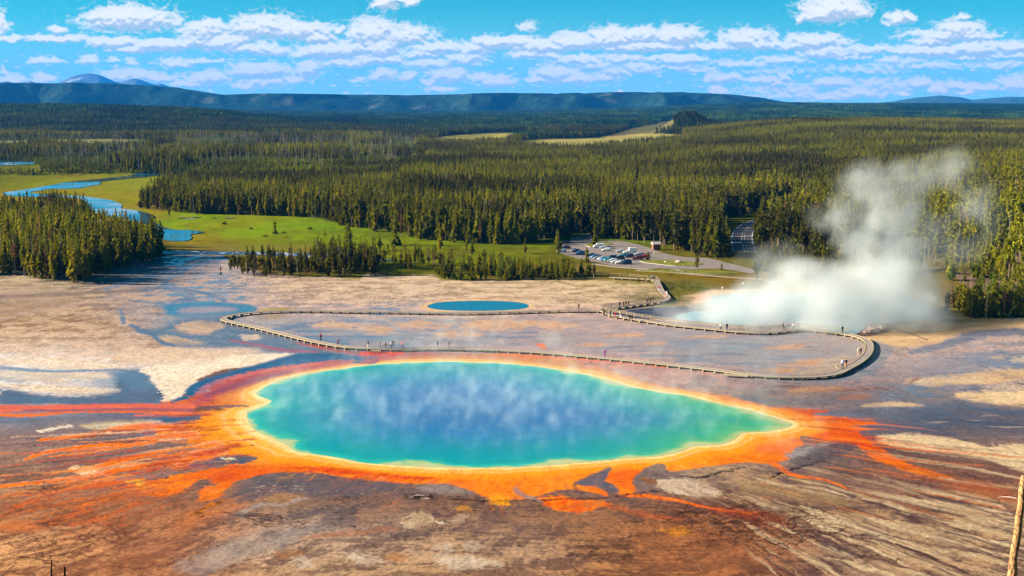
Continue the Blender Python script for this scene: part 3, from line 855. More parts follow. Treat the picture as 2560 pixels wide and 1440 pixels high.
    threads(46, (1780, 2450), (1190, 1390), (10, 34), [(222, 200, 164), (206, 180, 144), (214, 190, 154), (180, 150, 118)], (2.0, 5.0), (.45, .85), .2)
    threads(60, (1700, 2400), (1210, 1400), (8, 26), [(70, 52, 54), (60, 44, 44), (196, 170, 136), (86, 64, 62), (176, 144, 112)], (.8, 2.4), (.4, .85))
    threads(50, (0, 700), (1240, 1430), (6, 18), [(78, 54, 46), (66, 48, 44), (182, 140, 104), (96, 66, 54)], (.7, 1.8), (.4, .8))
    def cracks(n, xr, yr, step, nst, ang, col, al=.75, br=.25, w=1.3):
        def walk(x, y, a, m, ww, depth):
            pts = [(x, y)]
            for _ in range(m):
                a_ = a + rr.normal(0, .55); x += step * math.cos(a_); y += step * .42 * math.sin(a_); pts.append((x, y))
                if depth < 2 and rr.rand() < br: walk(x, y, a + rr.choice([-1, 1]) * rr.uniform(.5, 1.1), m // 2, ww * .8, depth + 1)
            if len(pts) > 2: p.line(pts, [ww * (1 - .5 * i / len(pts)) for i in range(len(pts))], col, None, soft=.8, alpha=al, warp=.5)
        for _ in range(n): walk(rr.uniform(*xr), rr.uniform(*yr), ang + rr.normal(0, .25), nst, w, 0)
    cracks(16, (0, 420), (1290, 1425), 13, 9, .35, (92, 56, 44))
    cracks(7, (0, 120), (1195, 1270), 10, 7, .5, (70, 48, 44), .7)
    cracks(22, (1640, 2100), (1270, 1400), 15, 10, -.12, (62, 40, 36), .8, .15, 1.4)
    cracks(12, (1300, 1700), (1330, 1430), 14, 9, -.1, (74, 56, 50), .7, .15)
    cracks(10, (2250, 2500), (1180, 1260), 11, 6, .9, (64, 44, 44), .7)
    cracks(10, (600, 1250), (1260, 1420), 12, 7, .1, (84, 68, 66), .6)
    # diffuse rust wash below the left fan
    p.poly([(0, 1250), (200, 1215), (420, 1240), (520, 1260), (480, 1320), (430, 1390), (340, 1440), (250, 1420), (300, 1340), (150, 1320), (0, 1330)], (176, 108, 70), (150, 100, 78), soft=30, frag=14, alpha=.28)
    p.poly([(0, 1305), (50, 1302), (110, 1320), (60, 1330), (0, 1328)], (205, 118, 66), soft=10, alpha=.7, frag=4)
    p.poly([(490, 1268), (560, 1250), (620, 1262), (560, 1290), (500, 1310), (430, 1340), (450, 1300)], (200, 118, 66), (175, 105, 70), soft=14, alpha=.6, frag=10)
    p.line([(495, 1282), (530, 1262), (560, 1250)], [6, 4, 2], (120, 72, 40), (215, 130, 40), frag=.5)
    # --- foreground middle ----------------------------------------
    p.poly([(600, 1215), (700, 1195), (860, 1200), (1000, 1210), (1120, 1216), (1010, 1228), (860, 1236), (760, 1232), (660, 1242), (600, 1250)], (78, 74, 94), (108, 86, 86), soft=10, frag=8, alpha=.7, wet=.6)
    p.poly([(1040, 1214), (1120, 1213), (1180, 1232), (1130, 1236), (1060, 1230)], (150, 138, 136), soft=8, alpha=.8)
    p.poly([(650, 1245), (700, 1232), (750, 1238), (745, 1250), (690, 1258)], (172, 134, 98), (150, 110, 80), soft=6, alpha=.9)
    p.line([(600, 1290), (640, 1265), (700, 1262), (760, 1245)], [4, 4, 4, 3], (168, 160, 162), soft=.9, alpha=.7)
    for i, (b, c, dn) in enumerate((((620, 1205, 780, 1235), (200, 185, 165), .25), ((780, 1214, 880, 1240), (190, 180, 165), .35), ((1000, 1230, 1100, 1252), (24, 22, 26), -.1),
                     ((1020, 1232, 1095, 1250), (190, 185, 180), .22), ((870, 1215, 960, 1244), (185, 140, 80), .3), ((840, 1310, 940, 1320), (50, 45, 50), .1))):
        p.specks(b, c, dn, .8, 20 + i, .9, 1.5)
    p.poly([(1000, 1316), (1020, 1292), (1050, 1282), (1080, 1286), (1086, 1306), (1050, 1314)], (206, 186, 158), (190, 160, 130), soft=3, frag=2)
    p.specks((995, 1278, 1090, 1318), (120, 98, 84), .0, .35, 31, .7)
    p.poly([(890, 1285), (960, 1262), (1060, 1256), (1000, 1276), (930, 1298), (910, 1316)], (160, 120, 100), soft=6, frag=4, alpha=.6)
    p.poly([(840, 1330), (980, 1318), (990, 1326), (860, 1342), (760, 1346)], (165, 112, 88), soft=5, frag=3, alpha=.8)
    p.poly([(1130, 1300), (1150, 1285), (1165, 1290), (1160, 1306), (1130, 1310)], (176, 150, 130), soft=4, frag=2, alpha=.8)
    p.poly([(1095, 1305), (1110, 1302), (1112, 1308), (1098, 1309)], (230, 218, 200), soft=2)
    p.line([(1150, 1272), (1168, 1268), (1175, 1276)], [4, 5, 2], (200, 140, 60), alpha=.8, frag=.3)
    for i, pts in enumerate(([(1085, 1362), (1130, 1358), (1120, 1380), (1090, 1372)], [(1170, 1354), (1200, 1358), (1185, 1380), (1165, 1370)], [(740, 1390), (770, 1396), (780, 1420), (735, 1428)],
                [(860, 1384), (920, 1386), (960, 1402), (900, 1410)], [(1090, 1390), (1200, 1392), (1250, 1412), (1120, 1425)])):
        p.poly(pts, (214, 198, 176), (180, 160, 144), soft=5, frag=9, alpha=.8, warp=1.5)
    p.poly([(955, 1390), (1000, 1382), (1030, 1392), (1000, 1404)], (178, 120, 72), soft=6, frag=4, alpha=.7)
    p.poly([(690, 1380), (740, 1375), (760, 1385), (700, 1400)], (168, 118, 78), soft=8, frag=6, alpha=.7)
    p.poly([(440, 1420), (520, 1370), (600, 1340), (720, 1315), (830, 1316), (760, 1340), (700, 1375), (600, 1400), (520, 1440)], (165, 156, 152), (125, 112, 118), soft=12, frag=8, alpha=.65)
    for i, w in enumerate((0, 5, 10, 16, 22)):
        p.line([(560 + w * 3, 1278 + w), (650, 1288 + w), (760, 1300 + w * .8)], [1.2, 1.6, 1], (62, 50, 50), alpha=.75, warp=1.2, frag=.3)
    # orange spill at the near edge and the thin rill that runs right
    p.poly([(1345, 1245), (1400, 1238), (1430, 1246), (1520, 1256), (1490, 1274), (1440, 1282), (1380, 1272), (1355, 1260)], (240, 96, 16), (245, 135, 25), soft=3, frag=4)
    p.line([(1420, 1268), (1480, 1262), (1530, 1268), (1600, 1282), (1700, 1300)], [8, 7, 5, 6, 3], (190, 96, 50), soft=.9, alpha=.6, frag=.3)
    p.line([(1560, 1238), (1620, 1242), (1690, 1250), (1760, 1268), (1850, 1278), (1900, 1282)], [4, 5, 4, 3, 3, 3], (238, 122, 40), (205, 84, 40), soft=.6, frag=.15)
    p.poly([(1780, 1270), (1880, 1275), (1960, 1290), (1930, 1310), (1850, 1300)], (150, 62, 36), (128, 60, 44), soft=14, frag=6, alpha=.75)
    p.line([(1245, 1248), (1262, 1258)], [14, 4], (240, 160, 30), frag=.6)
    p.line([(1130, 1248), (1240, 1254), (1350, 1250), (1440, 1246), (1500, 1246), (1560, 1238), (1640, 1228)], 1.4, (56, 42, 42), alpha=.85, warp=.8)
    p.line([(1290, 1220), (1300, 1234), (1330, 1244), (1348, 1252)], [4, 5, 4, 2], (150, 130, 130), alpha=.8)
    p.poly([(1640, 1200), (1700, 1196), (1760, 1208), (1810, 1228), (1780, 1240), (1700, 1236), (1650, 1220)], (208, 188, 164), (182, 160, 142), soft=3, frag=6, warp=1.0)
    p.poly([(1600, 1196), (1630, 1194), (1640, 1208), (1610, 1210)], (140, 90, 40), soft=5, frag=4, alpha=.8)
    p.line([(1700, 1192), (1745, 1194), (1800, 1182), (1860, 1166)], [1.3, 2, 2, 1.5], (34, 36, 46), alpha=.9)
    p.line([(1925, 1196), (1960, 1180), (2010, 1165), (2060, 1152)], [1.6, 2.4, 2.2, 1.2], (30, 26, 30), alpha=.95, warp=.6)
    p.line([(1930, 1158), (1960, 1178), (2000, 1190), (2060, 1200), (2120, 1222)], [6, 5, 4, 3, 2], (240, 128, 40), (225, 100, 40), soft=.5, frag=.15)
    p.line([(2120, 1222), (2200, 1244), (2290, 1270), (2380, 1300)], [3, 4, 4, 3], (150, 84, 50), soft=.9, alpha=.6, frag=.3)
    p.poly([(1960, 1145), (1990, 1120), (2080, 1106), (2060, 1122), (2000, 1142)], (170, 160, 160), (120, 112, 124), soft=6, alpha=.9)
    p.poly([(1985, 1150), (2050, 1118), (2110, 1106), (2140, 1118), (2110, 1140), (2060, 1152), (2010, 1165)], (70, 66, 84), (95, 85, 95), soft=8, frag=5, alpha=.7)
    p.poly([(1460, 1200), (1530, 1172), (1512, 1200), (1540, 1216), (1546, 1236), (1500, 1216), (1450, 1210)], (86, 82, 106), (118, 96, 98), soft=2, warp=.4, wet=.6)
    # right foreground: pale braids running down to the right
    P2 = [([(2180, 1186), (2240, 1206), (2320, 1228), (2420, 1248), (2520, 1272)], 4), ([(1880, 1205), (1980, 1212), (2060, 1225), (2140, 1250)], 3),
          ([(2160, 1245), (2230, 1262), (2280, 1280)], 6), ([(2290, 1252), (2380, 1270), (2460, 1300), (2560, 1325)], 6), ([(2380, 1300), (2440, 1320), (2560, 1350)], 7),
          ([(2200, 1300), (2300, 1320), (2420, 1350)], 6), ([(2300, 1330), (2400, 1345), (2520, 1365)], 6), ([(2080, 1398), (2160, 1420), (2240, 1436)], 5),
          ([(2190, 1402), (2260, 1425), (2330, 1440)], 5), ([(2320, 1372), (2440, 1390), (2560, 1420)], 5), ([(2020, 1280), (2120, 1300), (2180, 1320)], 3), ([(2440, 1420), (2560, 1445)], 6),
          ([(2250, 1280), (2360, 1302), (2430, 1330)], 4)]
    for pts, w in P2:
        p.line(pts, [w * .4] + [w] * (len(pts) - 2) + [w * .3], (206, 184, 150), (176, 148, 116), soft=.5, frag=.5, alpha=.85, warp=1.2)
    for pts in ([(2150, 1250), (2260, 1290), (2400, 1340), (2560, 1380)], [(2100, 1240), (2240, 1275), (2400, 1310)], [(2300, 1240), (2420, 1265), (2560, 1310)], [(2280, 1350), (2400, 1372), (2560, 1402)], [(2100, 1290), (2200, 1330), (2330, 1365)]):
        p.line(pts, [1, 3, 3, 1][:len(pts)] if len(pts) == 4 else [1, 3, 1], (82, 62, 66), alpha=.7, frag=.5, warp=1.2)
    p.poly([(2400, 1202), (2450, 1205), (2520, 1232), (2560, 1262), (2480, 1250), (2420, 1230), (2350, 1215)], (176, 92, 48), (150, 86, 58), soft=10, frag=5, alpha=.75)
    p.poly([(1600, 1330), (1700, 1325), (1800, 1350), (1900, 1380), (1850, 1430), (1700, 1440), (1600, 1400)], (164, 104, 66), (140, 92, 66), soft=25, frag=10, alpha=.5)
    p.poly([(1660, 1325), (1700, 1318), (1720, 1332), (1690, 1340)], (200, 130, 40), soft=6, frag=6, alpha=.8)
    p.poly([(2050, 1190), (2200, 1180), (2400, 1205), (2300, 1225), (2150, 1215)], (98, 76, 78), (120, 92, 86), soft=16, alpha=.5)
    p.poly([(1850, 1210), (1960, 1215), (2080, 1240), (2150, 1262), (2060, 1262), (1930, 1240), (1860, 1232)], (166, 138, 100), (140, 112, 86), soft=8, frag=5, alpha=.7)
    for i in range(9):        # terrace rims of the dark mats
        y0 = 1276 + i * 9
        p.line([(1640 + i * 14, y0 + 14), (1800, y0 + 6 + (i % 3) * 3), (1960 + i * 8, y0 - 4), (2080 + i * 6, y0 + 8)], [.8, 1.2, 1.2, .6], (56, 40, 38), alpha=.7, warp=1.8, frag=.35)
    # rim of the large steaming crater
    p.poly([(1690, 735), (1760, 725), (1850, 722), (1900, 726), (1800, 738), (1720, 742)], (222, 196, 160), (200, 160, 120), soft=4, frag=3)
    p.poly([(2140, 838), (2160, 815), (2200, 806), (2240, 812), (2220, 830), (2180, 842)], (150, 112, 95), (110, 85, 80), soft=4, frag=4)

GREEN = """
600 420 120 140 40 150 130 60
600 700 128 160 25 110 130 30
600 1000 120 145 30 95 115 30
600 1300 105 130 28 85 100 30
560 450 118 150 30 140 140 50
560 650 120 165 20 135 150 35
560 820 110 145 25 95 120 30
630 500 130 125 60 120 110 60
632 700 125 130 50 125 105 60
625 900 125 140 40 110 110 50
640 1200 118 135 35 105 110 40
650 1350 115 128 38 100 105 40
665 1450 118 122 40 112 92 58
680 1600 122 108 58 118 112 48
700 1750 118 110 42 128 104 55
700 1900 130 112 45 120 108 50
660 1800 122 118 45 105 105 45
640 2000 110 112 40 92 92 40
500 100 120 130 35 150 128 60
500 300 130 150 30 150 130 65
470 300 150 138 70 130 150 45
450 250 120 150 35 150 140 70
450 450 130 150 45 120 140 40
480 450 145 130 70 130 150 40
440 50 110 120 35 90 100 35
"""
def settle(C):
    """takes some violet out of the wet crust colours; part of the reflected sky blue stays in them"""
    v = np.clip(C[..., 2] - C[..., 1], 0, 1)
    C[..., 2] -= .20 * v
    C[..., 1] += .06 * v
    return C

def paint_far(X, Y, Z, PX, PY):
    """meadow, shrub and forest-floor colours beyond the basin"""
    C = np.zeros(X.shape + (3,), np.float32)
    tab = np.array([[float(v) for v in l.split()] for l in GREEN.strip().splitlines()])
    w0 = fbm(X / 90, Y / 120, 3, 81)
    qx, qy = PX + w0 * 60, PY + fbm(X / 60, Y / 90, 3, 82) * 10
    A = np.zeros_like(C); B = np.zeros_like(C); ws = np.full(X.shape, 1e-9, np.float32)
    for r in tab:
        d2 = ((qx - r[1]) / 160) ** 2 + ((qy - r[0]) / 22) ** 2
        w = (np.exp(-d2) + 1e-4 / (1 + d2 * d2)).astype(np.float32)
        ws += w; A += w[..., None] * lin(r[2:5]); B += w[..., None] * lin(r[5:8])
    A /= ws[..., None]; B /= ws[..., None]
    n = fbm(X / 40, Y / 60, 4, 83) + .5 * fbm(X / 8, Y / 10, 3, 84)
    C = A + (B - A) * ss(-.4, .4, n)[..., None]
    C *= (1 + .22 * fbm(X / 3, Y / 4, 3, 85))[..., None]
    C *= (1 + .30 * fbm(X / 14, Y / 26, 4, 86) - .35 * ss(.25, .5, fbm(X / 5, Y / 7, 3, 87)))[..., None]
    C *= np.array([1.0, .93, .40], np.float32)
    return C
# ------------------------------------------------------------------ the ground sheet
def build_ground():
    # rows from the slope below the viewpoint to nine kilometres out
    pys = np.concatenate([np.arange(1500, 760, -1.35), np.arange(760, 420, -1.15), np.arange(420, 345, -1.3)])
    _, ys = flat(1280.0, pys)
    ynear = np.concatenate([np.linspace(-60, 0, 4), np.linspace(8, ys[0] - 1.5, 60)])
    yfar = np.geomspace(ys[-1] * 1.008, 13000, 170)
    ys = np.concatenate([ynear, ys, yfar])
    pxs = np.concatenate([np.linspace(-900, -70, 24), np.arange(-50, 2612, 1.75), np.linspace(2630, 3460, 24)])
    d = np.maximum(ys, 90) * CP + CAM_H * SP
    X = (pxs[None, :] - 1280) / FPX * d[:, None]
    Y = np.repeat(ys[:, None], len(pxs), 1)
    Z = height(X, Y)
    PX, PY = project(X, Y, Z)
    PX = np.repeat(pxs[None, :], len(ys), 0)
    low = Y < 120
    PY = np.where(low, 1700, PY)
    nearm = (ys > 120) & (PY[:, 700] > 560)
    i0, i1 = np.where(nearm)[0][[0, -1]]
    C = np.zeros(X.shape + (3,), np.float32)
    W = np.zeros(X.shape, np.float32)
    s = np.s_[i0:i1 + 1]
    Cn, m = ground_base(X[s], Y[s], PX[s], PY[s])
    Cf = paint_far(X, Y, Z, PX, PY)
    # water film follows the blue tones
    blue = np.clip((Cn[..., 2] - Cn[..., 0]) * 6 + 0.25, 0, 1)
    Wn = blue * ss(1260, 1120, PY[s]) if False else blue * (1 - ss(1130, 1250, PY[s]))
    p = Painter(X[s], Y[s], Z[s], PX[s], PY[s], Cn, Wn.astype(np.float32))
    settle(p.C)
    paint_ground(p)
    settle(p.C)
    # edge between crust and meadow
    EDGE = [(-300, 660), (0, 660), (200, 640), (430, 640), (470, 634), (560, 640), (600, 668), (700, 690), (900, 696), (930, 676), (960, 688), (1080, 688), (1110, 700), (1300, 700), (1500, 697),
            (1560, 702), (1640, 704), (1650, 720), (1680, 745), (1720, 732), (1760, 722), (1860, 720), (1920, 720), (2000, 735), (2300, 760), (2340, 788), (2450, 796), (2620, 792), (3000, 792)]
    e = interp(PX, EDGE)
    g = ss(5, -5, 0) if False else 1 - ss(-5, 5, PY + fbm(X / 8, Y / 14, 4, 91) * 7 - e)
    C[:] = Cf
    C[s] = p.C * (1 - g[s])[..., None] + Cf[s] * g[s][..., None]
    W[s] = p.W * (1 - g[s])
    C[:i0] = lin((120, 105, 70))
    q = Painter(X[s], Y[s], Z[s], PX[s], PY[s], C[s], W[s])
    # sage slope, lot surroundings, bank of bare soil
    q.poly([(1290, 690), (1400, 662), (1500, 668), (1640, 690), (1800, 706), (1900, 712), (1860, 722), (1700, 716), (1520, 700)], (132, 104, 66), (122, 118, 50), soft=6, frag=5, alpha=.7)
    q.poly([(1660, 712), (1720, 700), (1790, 716), (1760, 730), (1700, 745), (1690, 762), (1640, 768), (1665, 745)], (62, 78, 30), (120, 120, 60), soft=5, frag=5, alpha=.85)
    q.poly([(1740, 738), (1770, 735), (1775, 752), (1735, 760)], (215, 170, 135), soft=4, frag=2)
    q.poly([(2385, 682), (2450, 676), (2490, 702), (2560, 700), (2640, 712), (2640, 732), (2500, 732), (2410, 712)], (150, 128, 120), (120, 100, 85), soft=5, frag=5, alpha=.9)
    q.poly([(2130, 640), (2350, 640), (2340, 680), (2200, 690)], (120, 110, 95), (95, 90, 50), soft=8, frag=5, alpha=.8)
    q.poly([(780, 632), (430, 628), (430, 612), (700, 612), (820, 618)], (128, 105, 66), (120, 130, 50), soft=6, frag=6, alpha=.7)
    q.poly([(2000, 640), (2000, 610), (2120, 625), (2130, 660)], (110, 105, 60), soft=8, frag=5, alpha=.8)
    C[s] = q.C
    # far pale meadows
    f = np.s_[i1:]
    def far_poly(pts, c1, c2, soft, wv=3.0):
        P = smooth_line(pts, 4, True)
        qx = PX[f] + fbm(X[f] / 60, Y[f] / 120, 3, 95) * 14; qy = PY[f] + fbm(X[f] / 50, Y[f] / 120, 3, 96) * wv
        ins = in_poly(qx, qy, P); d = seg_dist(qx, qy, P, True); d = np.where(ins, d, -d)
        a = ss(-soft, soft, d)
        t = ss(-.4, .4, fbm(X[f] / 50, Y[f] / 90, 3, 97))[..., None]
        C[f] = C[f] * (1 - a[..., None]) + (lin(c1) + (lin(c2) - lin(c1)) * t) * a[..., None]
    # forest floor first
    fl = ss(2600, 1700, Y[f]) if False else ss(1500, 2400, Y[f])
    C[f] = C[f] * (1 - fl[..., None]) + (lin((38, 66, 34)) + (lin((26, 48, 28)) - lin((38, 66, 34))) * ss(-.3, .3, fbm(X[f] / 200, Y[f] / 300, 3, 98))[..., None]) * fl[..., None]
    far_poly([(1300, 360), (1340, 350), (1500, 345), (1530, 336), (1620, 334), (1700, 338), (1690, 350), (1560, 360), (1500, 366), (1440, 376), (1400, 366)], (178, 162, 98), (150, 150, 78), 2)
    far_poly([(1060, 345), (1130, 338), (1260, 332), (1310, 340), (1240, 348), (1100, 352)], (165, 155, 85), (120, 120, 60), 2)
    far_poly([(1520, 340), (1560, 326), (1640, 308), (1690, 300), (1680, 318), (1640, 330), (1560, 338)], (120, 112, 72), (96, 100, 58), 2)
    far_poly([(-80, 360), (0, 352), (200, 348), (420, 350), (370, 357), (180, 362), (0, 364)], (160, 155, 85), (120, 130, 60), 2)
    far_poly([(340, 356), (460, 352), (480, 356), (380, 361)], (160, 155, 85), (120, 130, 60), 2)
    far_poly([(620, 340), (860, 336), (870, 339), (650, 343)], (165, 158, 120), (120, 130, 80), 1.5)
    far_poly([(1900, 280), (1960, 276), (1950, 281), (1905, 284)], (140, 130, 85), (120, 130, 60), 1.5)
    C *= EXPO_K
    np.clip(C, 0.004, 0.9, out=C)
    me = grid_mesh('ground', X, Y, Z, C, W)
    o = link('ground', me, ground_mat())
    tag(o, kind='structure')
    return o

def ground_mat():
    m = bpy.data.materials.new('ground')
    m.use_nodes = True
    nt = m.node_tree; N = nt.nodes; L = nt.links
    b = N['Principled BSDF']
    at = N.new('ShaderNodeAttribute'); at.attribute_name = 'Col'
    geo = N.new('ShaderNodeNewGeometry')
    n1 = N.new('ShaderNodeTexNoise'); n1.inputs['Scale'].default_value = 1.1; n1.inputs['Detail'].default_value = 6; n1.inputs['Roughness'].default_value = .65
    n2 = N.new('ShaderNodeTexNoise'); n2.inputs['Scale'].default_value = 0.16; n2.inputs['Detail'].default_value = 5
    L.new(geo.outputs['Position'], n1.inputs['Vector']); L.new(geo.outputs['Position'], n2.inputs['Vector'])
    mr = N.new('ShaderNodeMapRange'); mr.inputs['From Min'].default_value = .25; mr.inputs['From Max'].default_value = .75
    mr.inputs['To Min'].default_value = .72; mr.inputs['To Max'].default_value = 1.28
    L.new(n1.outputs[0], mr.inputs['Value'])
    mul = N.new('ShaderNodeVectorMath'); mul.operation = 'SCALE'
    L.new(at.outputs['Color'], mul.inputs[0]); L.new(mr.outputs[0], mul.inputs['Scale'])
    L.new(mul.outputs[0], b.inputs['Base Color'])
    # water film: smooth where wet, matte where dry
    r = N.new('ShaderNodeMapRange'); r.inputs['To Min'].default_value = .9; r.inputs['To Max'].default_value = .24
    L.new(at.outputs['Alpha'], r.inputs['Value']); L.new(r.outputs[0], b.inputs['Roughness'])
    sp = N.new('ShaderNodeMapRange'); sp.inputs['To Min'].default_value = .0; sp.inputs['To Max'].default_value = .34
    L.new(at.outputs['Alpha'], sp.inputs['Value']); L.new(sp.outputs[0], b.inputs['Specular IOR Level'])
    inv = N.new('ShaderNodeMath'); inv.operation = 'SUBTRACT'; inv.inputs[0].default_value = 1.0
    L.new(at.outputs['Alpha'], inv.inputs[1])
    st = N.new('ShaderNodeMath'); st.operation = 'MULTIPLY_ADD'; st.inputs[1].default_value = .7; st.inputs[2].default_value = .03
    L.new(inv.outputs[0], st.inputs[0])
    hs = N.new('ShaderNodeMath'); hs.operation = 'MULTIPLY_ADD'; hs.inputs[1].default_value = .35
    L.new(n1.outputs[0], hs.inputs[0]); L.new(n2.outputs[0], hs.inputs[2])
    bp = N.new('ShaderNodeBump'); bp.inputs['Distance'].default_value = .5
    L.new(st.outputs[0], bp.inputs['Strength']); L.new(hs.outputs[0], bp.inputs['Height'])
    L.new(bp.outputs[0], b.inputs['Normal'])
    return m

# ------------------------------------------------------------------ water
def water_sheet(name, pts, color_fn=None, z=0.02, mat=None, res=1.0, smooth=4, lift=None):
    """a water surface filled inside an outline measured on the photo and laid on the ground"""
    P = smooth_line(pts, smooth, True)
    wx, wy = flat(P[:, 0], P[:, 1])
    poly = list(zip(wx, wy))
    bm = bmesh.new()
    vs = [bm.verts.new((x, y, 0)) for x, y in poly]
    bm.faces.new(vs)
    bmesh.ops.triangulate(bm, faces=bm.faces[:])
    me = bpy.data.meshes.new(name)
    if lift is not None:
        for v in bm.verts: v.co.z = 0
    bm.to_mesh(me); bm.free()
    o = link(name, me, mat)
    o.location.z = z
    tag(o, kind='structure')
    return o, poly

def build_pool():
    PP = smooth_line(POOL, 3, True)
    wx, wy = flat(PP[:, 0], PP[:, 1])
    poly = np.array(list(zip(wx, wy)))
    c = poly.mean(0)
    # concentric rings from the rim to the centre, so the bed colours follow the depth
    rings = 90
    t = np.linspace(1, 0, rings)
    X = c[0] + (poly[:, 0][None, :] - c[0]) * t[:, None]
    Y = c[1] + (poly[:, 1][None, :] - c[1]) * t[:, None]
    X = np.concatenate([X, X[:, :1]], 1); Y = np.concatenate([Y, Y[:, :1]], 1)
    # denser round the ring
    k = 6
    def dens(A):
        idx = np.linspace(0, A.shape[1] - 1, (A.shape[1] - 1) * k + 1)
        i = np.floor(idx).astype(int); f = idx - i; j = np.minimum(i + 1, A.shape[1] - 1)
        return A[:, i] * (1 - f) + A[:, j] * f
    X = dens(X); Y = dens(Y)
    d = seg_dist(X, Y, list(map(tuple, poly)), True)
    PX, PY = project(X, Y, 0 * X)
    n = fbm(X / 9, Y / 9, 4, 401); n2 = fbm(X / 2.2, Y / 2.2, 3, 402)
    right = ss(1350, 1850, PX)
    dd = d + n * 4.5 + n2 * 1.6 * ss(0, 8, d)
    def ramp(stops):
        ds = [s[0] for s in stops]; cs = np.array([lin(s[1]) for s in stops])
        return np.stack([np.interp(dd, ds, cs[:, i]) for i in range(3)], -1)
    A = ramp([(-1, (250, 225, 150)), (.5, (215, 225, 140)), (1.2, (60, 205, 170)), (4, (10, 172, 165)), (9, (6, 162, 172)), (16, (6, 145, 178)), (22, (2, 126, 182)), (30, (2, 110, 178))])
    B = ramp([(-1, (250, 225, 150)), (.7, (210, 215, 110)), (2, (120, 200, 110)), (5, (70, 190, 110)), (10, (30, 175, 130)), (18, (12, 150, 155)), (26, (18, 105, 160)), (32, (22, 84, 155))])
    C = A + (B - A) * right[..., None]
    C = C * (1 + .16 * n2[..., None] + .12 * n[..., None]) * np.array([.75, .98, 1.12], np.float32)
    me = grid_mesh('pool_water', X, Y, 0 * X, C * 0.52)
    m = bpy.data.materials.new('pool_water'); m.use_nodes = True
    nt = m.node_tree; N = nt.nodes; b = N['Principled BSDF']
    at = N.new('ShaderNodeAttribute'); at.attribute_name = 'Col'
    nt.links.new(at.outputs['Color'], b.inputs['Base Color'])
    b.inputs['Roughness'].default_value = .12
    b.inputs['Specular IOR Level'].default_value = .25
    geo = N.new('ShaderNodeNewGeometry'); nz = N.new('ShaderNodeTexNoise'); nz.inputs['Scale'].default_value = 1.2; nz.inputs['Detail'].default_value = 4
    bp = N.new('ShaderNodeBump'); bp.inputs['Strength'].default_value = .12; bp.inputs['Distance'].default_value = .3
    nt.links.new(geo.outputs['Position'], nz.inputs['Vector']); nt.links.new(nz.outputs[0], bp.inputs['Height']); nt.links.new(bp.outputs[0], b.inputs['Normal'])
    o = link('pool_water', me, m); o.location.z = .03
    tag(o, kind='structure')
    return poly

def plain_water(name, deep, rough=.06, bump=.2, scale=.5, spec=.5):
    m = bpy.data.materials.new(name); m.use_nodes = True
    nt = m.node_tree; N = nt.nodes; b = N['Principled BSDF']
    b.inputs['Base Color'].default_value = (*deep, 1)
    b.inputs['Roughness'].default_value = rough
    b.inputs['Specular IOR Level'].default_value = spec
    geo = N.new('ShaderNodeNewGeometry'); nz = N.new('ShaderNodeTexNoise'); nz.inputs['Scale'].default_value = scale; nz.inputs['Detail'].default_value = 4
    bp = N.new('ShaderNodeBump'); bp.inputs['Strength'].default_value = bump; bp.inputs['Distance'].default_value = .3
    nt.links.new(geo.outputs['Position'], nz.inputs['Vector']); nt.links.new(nz.outputs[0], bp.inputs['Height']); nt.links.new(bp.outputs[0], b.inputs['Normal'])
    return m

def draped(name, pts, mat, off=.05, closed_smooth=3, n=None):
    """a sheet that follows the ground: grid cells whose centre falls inside the outline"""
    P = smooth_line(pts, closed_smooth, True)
    wx, wy = flat(P[:, 0], P[:, 1])
    from mathutils.geometry import delaunay_2d_cdt
    nn = len(wx)
    cv, ce, cf = delaunay_2d_cdt([Vector((float(x), float(y))) for x, y in zip(wx, wy)], [(i, (i + 1) % nn) for i in range(nn)], [list(range(nn))], 1, 1e-4)[:3]
    bm = bmesh.new()
    vs = [bm.verts.new((v.x, v.y, 0)) for v in cv]
    opoly = list(zip(wx, wy))
    for f in cf:
        c = sum((Vector((cv[i].x, cv[i].y)) for i in f), Vector((0, 0))) / len(f)
        if in_poly(np.array([c.x]), np.array([c.y]), opoly)[0]: bm.faces.new([vs[i] for i in f])
    for f in bm.faces:
        if f.normal.z < 0 or f.calc_area() == 0: pass
    bmesh.ops.recalc_face_normals(bm, faces=bm.faces[:])
    L = max(wx.max() - wx.min(), wy.max() - wy.min())
    for _ in range(6):
        long_e = [e for e in bm.edges if e.calc_length() > max(4.0, L / 60)]
        if not long_e: break
        bmesh.ops.subdivide_edges(bm, edges=long_e, cuts=1)
        bmesh.ops.triangulate(bm, faces=[f for f in bm.faces if len(f.verts) > 3])
    for v in bm.verts:
        v.co.z = float(height(v.co.x, v.co.y)) + off
    me = bpy.data.meshes.new(name); bm.to_mesh(me); bm.free()
    o = link(name, me, mat)
    return tag(o, kind='structure')

def level_water(name, pts, mat, off=.0):
    P = smooth_line(pts, 3, True)
    wx, wy = flat(P[:, 0], P[:, 1])
    zmax = float(np.max(height(wx, wy)))
    wx, wy = flat(P[:, 0], P[:, 1], zmax)
    zmax = float(np.max(height(wx, wy))) + off
    bm = bmesh.new()
    bm.faces.new([bm.verts.new((x, y, zmax)) for x, y in zip(wx, wy)])
    bmesh.ops.triangulate(bm, faces=bm.faces[:])
    me = bpy.data.meshes.new(name); bm.to_mesh(me); bm.free()
    return tag(link(name, me, mat), kind='structure')

